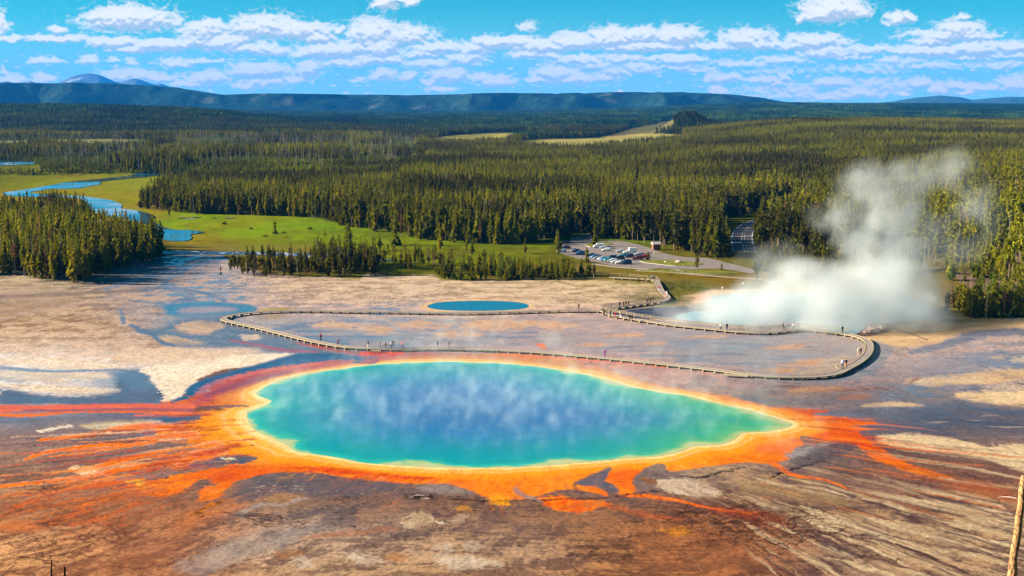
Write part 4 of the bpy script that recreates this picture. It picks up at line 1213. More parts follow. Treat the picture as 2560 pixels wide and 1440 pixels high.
def build_waters():
    poly = build_pool()
    m_blue = plain_water('small_pool_water', (.012, .10, .16), .1, .15)
    draped('small_pool_water', [(1068, 767), (1085, 758), (1120, 754), (1190, 752), (1260, 753), (1308, 758), (1322, 766), (1300, 773), (1230, 777), (1150, 777), (1095, 774)], m_blue, .02)
    m_riv = plain_water('river_water', (.015, .07, .13), .05, .15, .35)
    draped('river_water', [(436, 430), (380, 434), (316, 440), (260, 446), (180, 455), (110, 466), (40, 478), (7, 484), (18, 489), (80, 493), (200, 497), (215, 515), (228, 528), (262, 540), (310, 548), (350, 556),
                     (380, 572), (396, 592), (415, 602), (445, 604), (472, 602), (480, 594), (476, 588), (512, 582), (480, 577), (445, 577), (415, 571), (395, 561), (372, 551), (388, 545), (376, 537), (340, 528), (303, 522),
                     (306, 515), (290, 506), (255, 499), (215, 492), (150, 488), (85, 485), (78, 481), (130, 473), (200, 470), (248, 462), (256, 455), (310, 448), (380, 441), (434, 436)], m_riv, .25)
    draped('lake_water', [(-60, 406), (0, 406), (55, 408), (95, 415), (86, 424), (40, 427), (-60, 429)], m_riv, .3)
    m_rap = mat_new('rapids_water', (.03, .06, .11), .4, .25)
    nt = m_rap.node_tree; N = nt.nodes
    geo = N.new('ShaderNodeNewGeometry'); nz = N.new('ShaderNodeTexNoise'); nz.inputs['Scale'].default_value = .45; nz.inputs['Detail'].default_value = 6
    mp = N.new('ShaderNodeMapping'); mp.inputs['Scale'].default_value = (1, .5, 1)
    rp = N.new('ShaderNodeValToRGB'); rp.color_ramp.elements[0].position = .54; rp.color_ramp.elements[1].position = .64
    rp.color_ramp.elements[0].color = (.02, .04, .09, 1); rp.color_ramp.elements[1].color = (.5, .55, .6, 1)
    nt.links.new(geo.outputs['Position'], mp.inputs[0]); nt.links.new(mp.outputs[0], nz.inputs['Vector']); nt.links.new(nz.outputs[0], rp.inputs[0]); nt.links.new(rp.outputs[0], N['Principled BSDF'].inputs['Base Color'])
    draped('rapids_water', [(300, 630), (430, 627), (520, 628), (640, 630), (760, 633), (900, 642), (1000, 652), (900, 650), (760, 642), (640, 638), (520, 637), (430, 635), (300, 638)], m_rap, .06, n=0)
    m_cr = plain_water('crater_water', (.13, .27, .31), .25, .1, .5, .3)
    draped('crater_water', [(1690, 797), (1700, 786), (1740, 779), (1800, 776), (1762, 768), (1775, 752), (1790, 740), (1860, 734), (2000, 732), (2150, 736), (2280, 750), (2330, 775), (2320, 795), (2230, 806), (2170, 812), (2140, 836),
                      (2080, 828), (1990, 806), (1920, 810), (1840, 812), (1760, 806), (1710, 802)], m_cr, .05)
    m_mud = mat_new('crater_shallows', (.030, .030, .05), .45, .3, .8, .35)
    draped('crater_shallows', [(1534, 781), (1600, 772), (1660, 768), (1720, 768), (1800, 778), (1742, 781), (1702, 788), (1692, 800), (1640, 798), (1590, 796), (1545, 789)], m_mud, .02)
    return poly

# ------------------------------------------------------------------ distant high ground
def far_mat(name, c1, c2, scale, bump, c3=None, rocky=False):
    m = bpy.data.materials.new(name); m.use_nodes = True
    nt = m.node_tree; N = nt.nodes; L = nt.links; b = N['Principled BSDF']
    b.inputs['Roughness'].default_value = 1; b.inputs['Specular IOR Level'].default_value = 0
    geo = N.new('ShaderNodeNewGeometry'); nz = N.new('ShaderNodeTexNoise'); nz.inputs['Scale'].default_value = scale; nz.inputs['Detail'].default_value = 8; nz.inputs['Roughness'].default_value = .65
    L.new(geo.outputs['Position'], nz.inputs['Vector'])
    rp = N.new('ShaderNodeValToRGB'); rp.color_ramp.elements[0].position = .38; rp.color_ramp.elements[1].position = .62
    rp.color_ramp.elements[0].color = (*c1, 1); rp.color_ramp.elements[1].color = (*c2, 1)
    L.new(nz.outputs[0], rp.inputs[0])
    out = rp.outputs[0]
    if c3 is not None:
        n3 = N.new('ShaderNodeTexNoise'); n3.inputs['Scale'].default_value = scale * .22; n3.inputs['Detail'].default_value = 6
        L.new(geo.outputs['Position'], n3.inputs['Vector'])
        mr = N.new('ShaderNodeMapRange'); mr.inputs['From Min'].default_value = .6; mr.inputs['From Max'].default_value = .68
        L.new(n3.outputs[0], mr.inputs['Value'])
        mx = N.new('ShaderNodeMix'); mx.data_type = 'RGBA'; L.new(mr.outputs[0], mx.inputs[0]); L.new(out, mx.inputs[6]); mx.inputs[7].default_value = (*c3, 1)
        out = mx.outputs[2]
    L.new(out, b.inputs['Base Color'])
    bp = N.new('ShaderNodeBump'); bp.inputs['Strength'].default_value = 1; bp.inputs['Distance'].default_value = bump
    L.new(nz.outputs[0], bp.inputs['Height']); L.new(bp.outputs[0], b.inputs['Normal'])
    return m

def ridge_noise(x, y, o, seed):
    s = 0; a = 1; t = 0
    for i in range(o):
        s = s + a * (1 - 2.2 * np.abs(perlin(x, y, seed + i * 13))); t += a
        a *= .5; x = x * 2.1; y = y * 2.1
    return s / t

def build_hills():
    # escarpment: plateau cut by gullies, about eleven kilometres away
    yc = 10500.0
    prof = [(-900, 214), (0, 213), (150, 213), (300, 215), (440, 222), (520, 236), (560, 240), (640, 237), (800, 238), (1000, 240), (1150, 239), (1250, 236), (1400, 237), (1500, 234), (1640, 234), (1700, 233),
            (1780, 236), (1850, 240), (1900, 246), (1960, 255), (2010, 262), (2200, 275), (3400, 280)]
    pxs = np.linspace(-700, 3200, 760); ys = np.concatenate([np.linspace(8300, 11400, 120), np.linspace(11500, 15000, 25)])
    Y = np.repeat(ys[:, None], len(pxs), 1); X = (pxs[None] - 1280) / 3134 * Y
    PXg = np.repeat(pxs[None], len(ys), 0)
    top = CAM_H + (260 - interp(PXg, prof)) * 3.45
    u = X / 1000
    front = 10300 + 500 * fbm(u * .8, u * 0 + .5, 3, 501) + 650 * np.abs(perlin(u * 1.25 + .3, u * 0 + 3.3, 502)) * 2 - 300
    # spurs
    sp = ridge_noise(X / 900 + .2 * perlin(X / 500, Y / 500, 9), Y / 2600 + 5, 3, 505)
    s = np.clip((Y - (front - 1500)) / 1500, 0, 1.25)
    prof_s = np.clip(s, 0, 1) ** 1.35
    Z = -10 + (top + 10) * prof_s
    mid = np.sin(np.clip(s, 0, 1) * math.pi)
    Z = Z + mid * sp * 150 * np.clip((top - 40) / 80, .15, 1.2)
    Z = Z + mid * fbm(X / 260, Y / 300, 4, 506) * 9
    Z = np.where(s >= 1, np.minimum(Z, top + 3), Z)
    Z = np.minimum(Z, top + fbm(X / 200, Y / 300, 3, 507) * 1.5)
    o = link('hills', grid_mesh('hills', X, Y, Z), far_mat('hill_forest', (.003, .012, .012), (.014, .034, .020), .02, 14, (.05, .06, .045)))
    tag(o, kind='structure')
    # lower wooded bench in front of the escarpment, left
    # rocky peaks
    prof = [(-900, 225), (-60, 214), (0, 207), (20, 204), (45, 211), (60, 208), (76, 202), (95, 209), (120, 212), (142, 210), (160, 202), (180, 193), (205, 187), (228, 185), (250, 188), (268, 195), (290, 205), (303, 207),
            (322, 201), (340, 197), (356, 201), (375, 208), (392, 212), (402, 209), (415, 214), (430, 219), (500, 228), (560, 238), (700, 245)]
    pxs = np.linspace(-300, 700, 420); ys = np.linspace(21500, 29000, 150)
    Y = np.repeat(ys[:, None], len(pxs), 1); X = (pxs[None] - 1280) / 3134 * Y
    PXg = np.repeat(pxs[None], len(ys), 0)
    top = CAM_H + (260 - interp(PXg, prof)) * 8.06
    s = np.clip((Y - 21500) / 3500, 0, 1)
    back = np.clip((29000 - Y) / 4000, 0, 1)
    Z = (top) * (s ** .8) * back
    mid = np.sin(s * math.pi)
    Z = Z + mid * ridge_noise(X / 900, Y / 1500, 4, 521) * 60 + mid * fbm(X / 250, Y / 250, 3, 522) * 12
    Z = np.minimum(Z, top)
    o = link('mountains', grid_mesh('mountains', X, Y, Z), far_mat('mountain_rock', (.03, .05, .06), (.08, .10, .11), .004, 40, (.22, .26, .30)))
    tag(o, kind='structure')
    # low hills far right
    prof = [(1900, 270), (2150, 262), (2230, 254), (2290, 244), (2350, 239), (2400, 243), (2430, 250), (2470, 246), (2520, 242), (2600, 244), (3000, 246), (3300, 262)]
    pxs = np.linspace(1900, 3200, 260); ys = np.linspace(15500, 20000, 60)
    Y = np.repeat(ys[:, None], len(pxs), 1); X = (pxs[None] - 1280) / 3134 * Y
    PXg = np.repeat(pxs[None], len(ys), 0)
    top = CAM_H + (260 - interp(PXg, prof)) * 5.6
    s = ss(15500, 17500, Y)
    Z = -10 + (top + 10) * s + np.sin(s * math.pi) * ridge_noise(X / 700, Y / 900, 3, 531) * 18
    Z = np.minimum(Z, top)
    o = link('distant_hills', grid_mesh('distant_hills', X, Y, Z), far_mat('distant_forest', (.012, .030, .016), (.045, .07, .035), .012, 14))
    tag(o, kind='structure')

# ------------------------------------------------------------------ sky: fair-weather cloud over a clear blue gradient
CLOUDS = """
320 52 105 24 1.0
250 45 35 10 .8
500 92 45 13 .7
520 75 60 17 .9
440 60 16 12 .5
660 72 75 24 1.0
740 80 90 18 .9
790 95 50 13 .9
930 88 60 26 .95
1020 92 62 20 .8
850 78 12 8 .6
950 108 60 12 .8
260 108 45 12 .8
300 108 60 11 .8
400 115 80 12 .9
480 110 60 12 .8
560 108 80 18 .9
620 122 90 12 .8
330 125 60 8 .9
690 130 60 9 .7
840 128 90 16 1.0
950 125 50 18 1.0
760 135 40 10 .8
1100 122 70 13 .85
1180 125 50 16 .7
1060 135 60 9 .7
950 150 90 10 .75
1080 160 70 12 .6
880 158 70 10 .8
440 160 40 10 .8
500 152 80 4 .5
590 182 50 8 .0
650 180 70 15 1.0
770 178 35 17 .95
740 200 35 10 .8
520 198 50 14 .9
480 210 60 8 .7
660 208 60 11 .7
620 215 40 8 .6
330 192 70 13 .8
400 196 50 8 .7
110 200 28 10 .9
30 200 35 8 .8
12 182 10 8 .7
110 153 42 6 .8
225 152 24 8 .7
285 150 16 4 .5
330 155 16 8 .4
140 75 20 8 .8
140 98 70 7 .9
200 95 25 8 .5
20 98 40 6 .8
5 65 22 28 .55
960 190 28 12 .9
1020 192 20 10 .8
1120 190 50 16 .9
1210 195 40 9 .6
1070 208 20 9 .6
1100 225 35 7 .7
900 202 24 6 .5
1160 148 50 14 .7
1240 205 45 12 .8
960 8 26 16 .9
1025 6 18 10 .8
1000 0 40 4 .6
1320 70 22 12 .35
1250 108 70 12 .95
1300 105 50 10 .9
1440 108 70 16 .95
1350 118 90 12 .9
1530 100 60 20 1.0
1590 92 50 16 1.0
1690 95 60 20 1.0
1620 118 140 10 .9
1790 118 60 9 .8
1870 102 65 20 .95
1900 112 60 10 .9
2030 105 80 14 .85
1990 115 60 10 .8
1320 135 45 10 .9
1380 140 30 8 .7
1450 150 70 10 .7
1560 148 60 12 .6
1700 150 60 8 .9
1640 145 60 6 .6
1480 165 60 10 .6
1600 172 60 12 .6
1540 180 60 12 .5
1390 188 52 16 1.0
1440 200 60 10 .9
1340 200 30 8 .7
1520 195 40 8 .6
1700 168 60 8 .5
1740 175 60 6 .5
1860 160 90 8 .5
1960 150 80 8 .5
1800 200 40 11 .95
1840 192 20 6 .9
1905 200 45 7 .85
1960 196 14 8 .9
1950 208 25 6 .8
2080 208 45 10 .9
2110 210 40 6 .6
2085 30 68 24 1.15
2060 40 52 14 1.1
2130 30 40 16 1.0
2005 48 14 9 .8
2240 50 30 12 .95
2275 42 20 9 .8
2405 45 26 7 .6
2400 75 52 18 .9
2380 90 110 12 .8
2330 105 50 10 .8
2180 125 110 9 .5
2080 132 80 12 .8
2100 145 90 6 .6
2250 130 60 6 .6
2340 130 110 12 .95
2440 125 80 16 .95
2530 120 60 12 .8
2240 150 80 8 .5
2420 145 60 6 .7
2530 140 60 8 .6
2300 165 140 10 .42
2500 165 100 12 .4
2150 175 140 10 .4
1950 180 120 10 .3
2300 208 30 9 .9
2350 225 24 12 .9
2260 235 20 6 .8
2400 215 50 9 .8
2450 220 60 9 .8
2540 215 40 18 1.0
2420 232 40 6 .9
2150 235 70 12 .8
2080 245 50 5 .7
2200 215 140 16 .4
1960 225 120 14 .4
1795 228 20 9 1.0
1545 230 10 4 .8
2000 240 140 10 .45
150 190 8 4 0
"""
def build_sky():
    pxs = np.arange(-420, 2980, 2.2); pys = np.arange(-160, 300, 1.15)
    PX, PY = np.meshgrid(pxs, pys)
    # bearing and elevation of each sight line; the sheet is part of a dome 45 km out
    f = np.stack([(PX - 1280) / FPX, np.full(PX.shape, CP) + (PY - 720) / FPX * -SP, -SP - (PY - 720) / FPX * CP], -1)
    f /= np.linalg.norm(f[..., :2], axis=-1)[..., None]
    D = 45000.0
    X = f[..., 0] * D; Y = f[..., 1] * D; Z = CAM_H + f[..., 2] * D
    az = PX; el = PY
    def dens(ax, ay):
        w1 = fbm(ax / 55, ay / 30, 4, 601) * 18; w2 = fbm(ax / 42, ay / 24, 4, 602) * 9
        bil = (1 - 2.6 * np.abs(perlin(ax / 34 + w2 / 30, ay / 20, 611))) * .55 + (1 - 2.6 * np.abs(perlin(ax / 15, ay / 10, 612))) * .28 + fbm(ax / 8, ay / 6, 3, 613) * .22
        qx, qy = ax + w1, ay + w2
        e = np.zeros(ax.shape, np.float32)
        for l in CLOUDS.strip().splitlines():
            cx, cy, rx, ry, s = [float(v) for v in l.split()]
            if s == 0: continue
            ry = ry * 1.18 + 1.0; rx *= .93; cy -= ry * .08
            k = np.s_[max(0, int((cy - ry * 3 - 14 + 160) / 1.15)):max(1, int((cy + ry * 3 + 14 + 160) / 1.15)), max(0, int((cx - rx * 2.2 - 20 + 420) / 2.2)):max(1, int((cx + rx * 2.2 + 20 + 420) / 2.2))]
            dx = (qx[k] - cx) / rx; dy = (qy[k] - cy) / ry
            dy = np.where(dy > 0, dy * 1.35, dy)           # flatter undersides
            e[k] = np.maximum(e[k], s * np.exp(-(dx * dx + dy * dy) * .85))
        return e, e * (1.0 + .0 * bil) + (bil - .10) * .32 + .10 * fbm(ax / 11, ay / 8, 4, 614) * (e > .02) * (e > .02) * np.sqrt(np.clip(e, 0, 1))
    e, d = dens(az, el)
    # thin veil and tiny scattered tufts low in the sky
    veil = ss(.0, .9, fbm(az / 170, el / 16, 5, 621) + .15) * ss(90, 170, el) * ss(1200, 1700, az + fbm(az / 90, el / 40, 2, 5) * 200) * .62
    tuft = ss(.26, .55, fbm(az / 34, el / 9.5, 5, 631)) * ss(110, 165, el) * .62
    a = np.clip(ss(.19, .47, d), 0, 1)
    # light from the left and above
    dxs = np.roll(d, 5, 1) ; dys = np.roll(d, 7, 0)
    gx = (d - dxs); gy = (d - dys)
    sm = d.copy()
    for _ in range(5):
        sm = (sm + np.roll(sm, 3, 0) + np.roll(sm, -3, 0) + np.roll(sm, 2, 1) + np.roll(sm, -2, 1)) / 5
    lightv = np.clip(.60 + 1.5 * gy + .9 * gx + .75 * (sm - np.roll(sm, 9, 0)), 0, 1)
    # undersides: how much cloud lies above this point
    up = np.zeros_like(d)
    for s_ in (4, 8, 12, 16):
        up += np.clip(np.roll(a, s_, 0), 0, 1)
    up /= 4
    lightv = np.clip(lightv - .40 * up * ss(.3, 1, a) + .30, 0, 1)
    low = ss(120, 240, el)
    hi_c = lin((255, 252, 240)) * (1 - low[..., None]) + lin((255, 240, 212)) * low[..., None]
    sh_c = lin((184, 200, 210)) * (1 - low[..., None]) + lin((190, 206, 214)) * low[..., None]
    Cc = sh_c + (hi_c - sh_c) * (ss(.1, .85, lightv))[..., None]
    alpha = a * (.78 + .22 * ss(.3, .8, d))
    hz = .08 + .78 * ss(0, 240, el)
    va = np.clip(np.maximum(veil, hz) + tuft * (1 - veil), 0, 1)
    vc = lin((160, 216, 232)) + (lin((254, 236, 212)) - lin((160, 216, 232))) * np.clip(tuft * 1.2, 0, 1)[..., None]
    tot = alpha + va * (1 - alpha)
    Cc = (Cc * alpha[..., None] + vc * (va * (1 - alpha))[..., None]) / np.maximum(tot, 1e-4)[..., None]
    # fade the sheet out at its borders
    tot = tot * ss(-160, -90, el) * ss(-420, -200, az) * (1 - ss(2760, 2960, az))
    me = grid_mesh('sky', X, Y, Z, Cc, tot)
    m = bpy.data.materials.new('sky_clouds'); m.use_nodes = True
    nt = m.node_tree; N = nt.nodes; L = nt.links; N.clear()
    out = N.new('ShaderNodeOutputMaterial'); em = N.new('ShaderNodeEmission'); tr = N.new('ShaderNodeBsdfTransparent'); mx = N.new('ShaderNodeMixShader')
    at = N.new('ShaderNodeAttribute'); at.attribute_name = 'Col'
    L.new(at.outputs['Color'], em.inputs[0]); em.inputs[1].default_value = SKY_GAIN
    L.new(at.outputs['Alpha'], mx.inputs[0]); L.new(tr.outputs[0], mx.inputs[1]); L.new(em.outputs[0], mx.inputs[2]); L.new(mx.outputs[0], out.inputs[0])
    o = link('sky', me, m)
    tag(o, kind='structure')
SKY_GAIN = 0.255

import time
_t0 = time.time()
def lap(s):
    print('%-12s %.1f s' % (s, time.time() - _t0))
build_ground(); lap('ground')
build_waters(); lap('waters')
build_hills(); lap('hills')
build_sky(); lap('sky')
# ------------------------------------------------------------------ conifers
def foliage_mat(name, stops, rough=.75):
    m = bpy.data.materials.new(name); m.use_nodes = True
    nt = m.node_tree; N = nt.nodes; L = nt.links; b = N['Principled BSDF']
    b.inputs['Roughness'].default_value = rough; b.inputs['Specular IOR Level'].default_value = .04
    oi = N.new('ShaderNodeObjectInfo')
    rp = N.new('ShaderNodeValToRGB')
    el = rp.color_ramp.elements
    while len(el) > 1: el.remove(el[0])
    for i, (pos, c) in enumerate(stops):
        e = el[0] if i == 0 else el.new(pos)
        e.position = pos; e.color = (*c, 1)
    L.new(oi.outputs['Random'], rp.inputs[0])
    tc = N.new('ShaderNodeTexCoord'); nz = N.new('ShaderNodeTexNoise'); nz.inputs['Scale'].default_value = 7; nz.inputs['Detail'].default_value = 3
    L.new(tc.outputs['Object'], nz.inputs['Vector'])
    mr = N.new('ShaderNodeMapRange'); mr.inputs['From Min'].default_value = .3; mr.inputs['From Max'].default_value = .7
    mr.inputs['To Min'].default_value = .6; mr.inputs['To Max'].default_value = 1.5
    L.new(nz.outputs[0], mr.inputs['Value'])
    # neighbouring trees share a tone: sunlit and shaded patches put into the needle colour
    n2 = N.new('ShaderNodeTexNoise'); n2.inputs['Scale'].default_value = .007; n2.inputs['Detail'].default_value = 3
    L.new(oi.outputs['Location'], n2.inputs['Vector'])
    m2 = N.new('ShaderNodeMapRange'); m2.inputs['From Min'].default_value = .38; m2.inputs['From Max'].default_value = .62
    m2.inputs['To Min'].default_value = .36; m2.inputs['To Max'].default_value = 1.45
    L.new(n2.outputs[0], m2.inputs['Value'])
    mm = N.new('ShaderNodeMath'); mm.operation = 'MULTIPLY'; L.new(mr.outputs[0], mm.inputs[0]); L.new(m2.outputs[0], mm.inputs[1]); mr = mm
    v = N.new('ShaderNodeVectorMath'); v.operation = 'SCALE'
    L.new(rp.outputs[0], v.inputs[0]); L.new(mr.outputs[0], v.inputs['Scale']); L.new(v.outputs[0], b.inputs['Base Color'])
    tr = N.new('ShaderNodeBsdfTranslucent'); mx = N.new('ShaderNodeMixShader'); mx.inputs[0].default_value = .35
    L.new(v.outputs[0], tr.inputs[0]); L.new(b.outputs[0], mx.inputs[1]); L.new(tr.outputs[0], mx.inputs[2]); L.new(mx.outputs[0], N['Material Output'].inputs['Surface'])
    return m

M_BARK = mat_new('bark', (.20, .14, .09), .95, .1, .35, 9)
M_PALEBARK = mat_new('pale_bark', (.22, .17, .12), .95, .1, .3, 9)
M_GREYWOOD = mat_new('grey_deadwood', (.20, .185, .17), .95, .1, .3, 9)
M_LEAF = foliage_mat('conifer_needles', [(0, (.070, .090, .003)), (.3, (.150, .155, .003)), (.6, (.195, .185, .003)), (.8, (.110, .125, .004)), (1, (.22, .180, .003))])
M_LEAF_Y = foliage_mat('young_pine_needles', [(0, (.075, .115, .010)), (.5, (.10, .14, .012)), (1, (.14, .15, .014))])
M_LEAF_R = foliage_mat('dying_needles', [(0, (.15, .060, .022)), (1, (.11, .055, .03))])

def pydata(name, V, F, mats, fm=None):
    me = bpy.data.meshes.new(name)
    me.from_pydata([tuple(v) for v in V], [], F)
    for m in mats: me.materials.append(m)
    if fm is not None: me.polygons.foreach_set('material_index', np.array(fm, np.int32))
    me.update()
    return me

def conifer(seed, cb=.12, width=.17, n=105, pale=False, full=.75, tw=.011, lean=0.0):
    """a tree of height 1: tapered trunk with limbs and a ragged crown of drooping sprays; returns (trunk V,F), (crown V,F)"""
    rs = np.random.RandomState(seed)
    tV, tF, cV, cF = [], [], [], []
    segs = [0, .25, .5, .75, 1.0]
    for k, z in enumerate(segs):
        r = tw * (1 - z) ** .8 + .0012
        for a in range(6):
            an = a * math.pi / 3
            tV.append((r * math.cos(an) + lean * z * z, r * math.sin(an), z * .985))
    for k in range(4):
        for a in range(6):
            b = (a + 1) % 6
            tF.append((k * 6 + a, k * 6 + b, (k + 1) * 6 + b, (k + 1) * 6 + a))
    def limb(z, an, ln, dr, r0=.0022):
        i = len(tV)
        ox = lean * z * z
        d = (math.cos(an), math.sin(an)); q = (-d[1], d[0])
        for s, w in ((0, r0), (1, r0 * .3)):
            x = ox + d[0] * ln * s; y = d[1] * ln * s; zz = z + dr * s
            tV.extend([(x + q[0] * w, y + q[1] * w, zz), (x - q[0] * w, y - q[1] * w, zz), (x, y, zz + w * 1.5)])
        for a in range(3):
            b = (a + 1) % 3
            tF.append((i + a, i + b, i + 3 + b, i + 3 + a))
    for _ in range(10):
        limb(rs.uniform(.15, max(.3, cb + .1)), rs.uniform(0, 6.28), rs.uniform(.03, .07), rs.uniform(-.02, .015))
    for i in range(n):
        t = (i + rs.rand()) / n
        z = cb + (1 - cb) * t ** 1.05
        prof = ((1 - t) ** full) * (.55 + .45 * min(1, t * 5))
        prof *= .72 + .28 * math.sin(t * 9 + seed)        # uneven outline
        L_ = width * prof * rs.uniform(.5, 1.15) + .012
        an = rs.uniform(0, 6.283)
        d = np.array([math.cos(an), math.sin(an), 0]); q = np.array([-d[1], d[0], 0])
        dr = -L_ * rs.uniform(.15, .6)
        w = L_ * rs.uniform(.28, .46) + .006
        o = np.array([lean * z * z, 0, z])
        tip = o + d * L_ + np.array([0, 0, dr])
        m = o + d * L_ * .55 + np.array([0, 0, dr * .35 + L_ * .08])
        for k in range(2):
            sgn = q if k == 0 else np.array([0, 0, .75])
            j = len(cV)
            cV.extend([o, m + sgn * w * rs.uniform(.7, 1.1), tip, m - sgn * w * rs.uniform(.7, 1.1)])
            cF.append((j, j + 1, j + 2, j + 3))
    # leader
    j = len(cV)
    cV.extend([np.array([lean - .012, 0, .93]), np.array([lean + .012, 0, .93]), np.array([lean, 0, 1.01]), np.array([lean, -.012, .93]), np.array([lean, .012, .93])])
    cF += [(j, j + 1, j + 2), (j + 3, j + 4, j + 2)]
    return (tV, tF), (cV, cF)

def snag(seed, tw=.010):
    rs = np.random.RandomState(seed)
    (tV, tF), _ = conifer(seed, .5, .1, 1, tw=tw, lean=rs.uniform(-.04, .04))
    for i in range(26):
        z = rs.uniform(.25, .97); an = rs.uniform(0, 6.28); ln = rs.uniform(.03, .10) * (1.1 - z * .6); dr = rs.uniform(-.03, .03)
        i0 = len(tV); d = (math.cos(an), math.sin(an)); q = (-d[1], d[0])
        for s, w in ((0, .0028), (1, .0008)):
            tV.extend([(d[0] * ln * s + q[0] * w, d[1] * ln * s + q[1] * w, z + dr * s), (d[0] * ln * s - q[0] * w, d[1] * ln * s - q[1] * w, z + dr * s), (d[0] * ln * s, d[1] * ln * s, z + dr * s + w * 2)])
        for a in range(3):
            b = (a + 1) % 3
            tF.append((i0 + a, i0 + b, i0 + 3 + b, i0 + 3 + a))
    return tV, tF

PROTO = []           # (kind, trunk mesh, crown mesh or None, joined mesh)
def add_proto(kind, tc, mt, mc):
    (tV, tF), cr = tc
    tm = pydata(kind + '_trunk', tV, tF, [mt])
    if cr is None:
        cm = None; jm = tm
    else:
        cm = pydata(kind + '_crown', cr[0], cr[1], [mc])
        V = list(tV) + list(cr[0]); n = len(tV)
        F = list(tF) + [tuple(i + n for i in f) for f in cr[1]]
        jm = pydata(kind + '_whole', V, F, [mt, mc], [0] * len(tF) + [1] * len(cr[1]))
    PROTO.append((kind, tm, cm, jm))
for s_ in range(4): add_proto('spruce', conifer(10 + s_, .05, .19 + .015 * s_, 140, full=.8), M_BARK, M_LEAF)          # 0-3
for s_ in range(4): add_proto('lodgepole', conifer(20 + s_, .22 + .05 * s_, .155 + .01 * s_, 105, full=.5, tw=.009), M_BARK, M_LEAF)      # 4-7
for s_ in range(2): add_proto('highcrown', conifer(30 + s_, .50 + .06 * s_, .12, 60, full=.45, tw=.008), M_PALEBARK, M_LEAF)   # 8-9
add_proto('dying', conifer(40, .12, .13, 80, full=.6), M_GREYWOOD, M_LEAF_R)                                            # 10
for s_ in range(2): add_proto('young', conifer(50 + s_, .02, .24, 80, full=.7), M_BARK, M_LEAF_Y)                       # 11-12
for s_ in range(2): add_proto('dead', (snag(60 + s_), None), M_GREYWOOD, None)                                          # 13-14
add_proto('bushy', conifer(70, .02, .34, 110, full=.45), M_BARK, M_LEAF)                                                # 15

M_LEAF_D = foliage_mat('shaded_blue_needles', [(0, (.010, .032, .010)), (.6, (.022, .052, .010)), (1, (.034, .066, .010))])  # shade of the far hill put into the needle colour
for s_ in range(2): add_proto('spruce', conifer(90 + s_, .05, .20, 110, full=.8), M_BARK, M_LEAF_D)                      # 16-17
def clump(seed, n=16, size=17, hmin=9, hmax=15):
    rs = np.random.RandomState(seed)
    V, F = [], []
    for i in range(n):
        x, y = rs.uniform(-size, size, 2); h = rs.uniform(hmin, hmax)
        lay = 4
        for k in range(lay):
            z0 = h * (.08 + .82 * k / lay); z1 = min(h * 1.0, z0 + h * .42); r = h * .17 * (1 - k / lay) ** .7 * rs.uniform(.75, 1.25)
            j = len(V); m = 5; ph = rs.uniform(0, 6)
            V.append((x, y, z1))
            for a in range(m):
                rr = r * rs.uniform(.6, 1.2); V.append((x + rr * math.cos(ph + a * 6.283 / m), y + rr * math.sin(ph + a * 6.283 / m), z0 - h * .03 * rs.rand()))
            for a in range(m): F.append((j, j + 1 + a, j + 1 + (a + 1) % m))
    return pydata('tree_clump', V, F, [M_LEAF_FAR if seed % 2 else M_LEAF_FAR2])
M_LEAF_FAR = foliage_mat('distant_needles', [(0, (.012, .040, .008)), (.35, (.026, .064, .008)), (.7, (.040, .080, .008)), (1, (.055, .085, .008))])

M_LEAF_FAR2 = foliage_mat('distant_shaded_needles', [(0, (.005, .022, .010)), (1, (.010, .034, .010))])  # shaded copy of the distant needles: hill and cloud shade in the colour
proto_col = bpy.data.collections.new('tree_kinds')
for i, (k, tm, cm, jm) in enumerate(PROTO):
    o = bpy.data.objects.new('kind_%02d' % i, jm); proto_col.objects.link(o)
clump_col = bpy.data.collections.new('clump_kinds')
for i in range(4):
    o = bpy.data.objects.new('clump_%02d' % i, clump(80 + i)); clump_col.objects.link(o)

def scatter_object(name, pts, idx, scl, rot, coll, label, cat, tilt=None):
    me = bpy.data.meshes.new(name)
    n = len(pts)
    me.vertices.add(n); me.vertices.foreach_set('co', np.asarray(pts, np.float32).ravel())
    for nm, ty, arr in (('pidx', 'INT', np.asarray(idx, np.int32)), ('pscl', 'FLOAT', np.asarray(scl, np.float32)), ('prot', 'FLOAT', np.asarray(rot, np.float32))):
        a = me.attributes.new(nm, ty, 'POINT'); a.data.foreach_set('value', arr)
    o = link(name, me)
    ng = bpy.data.node_groups.new(name, 'GeometryNodeTree')
    ng.interface.new_socket('Geometry', in_out='INPUT', socket_type='NodeSocketGeometry')
    ng.interface.new_socket('Geometry', in_out='OUTPUT', socket_type='NodeSocketGeometry')
    N = ng.nodes; L = ng.links
    gi = N.new('NodeGroupInput'); go = N.new('NodeGroupOutput')
    ci = N.new('GeometryNodeCollectionInfo'); ci.inputs['Collection'].default_value = coll
    ci.inputs['Separate Children'].default_value = True; ci.inputs['Reset Children'].default_value = True
    ip = N.new('GeometryNodeInstanceOnPoints'); ip.inputs['Pick Instance'].default_value = True
    def att(nm, ty):
        a = N.new('GeometryNodeInputNamedAttribute'); a.data_type = ty; a.inputs['Name'].default_value = nm
        return [s for s in a.outputs if s.enabled and s.name == 'Attribute'][0]
    cx = N.new('ShaderNodeCombineXYZ')
    L.new(att('prot', 'FLOAT'), cx.inputs[2])
    L.new(gi.outputs[0], ip.inputs['Points']); L.new(ci.outputs[0], ip.inputs['Instance'])
    L.new(att('pidx', 'INT'), ip.inputs['Instance Index']); L.new(cx.outputs[0], ip.inputs['Rotation']); L.new(att('pscl', 'FLOAT'), ip.inputs['Scale'])
    L.new(ip.outputs[0], go.inputs[0])
    md = o.modifiers.new('scatter', 'NODES'); md.node_group = ng
    tag(o, label, cat, None, 'stuff')
    return o

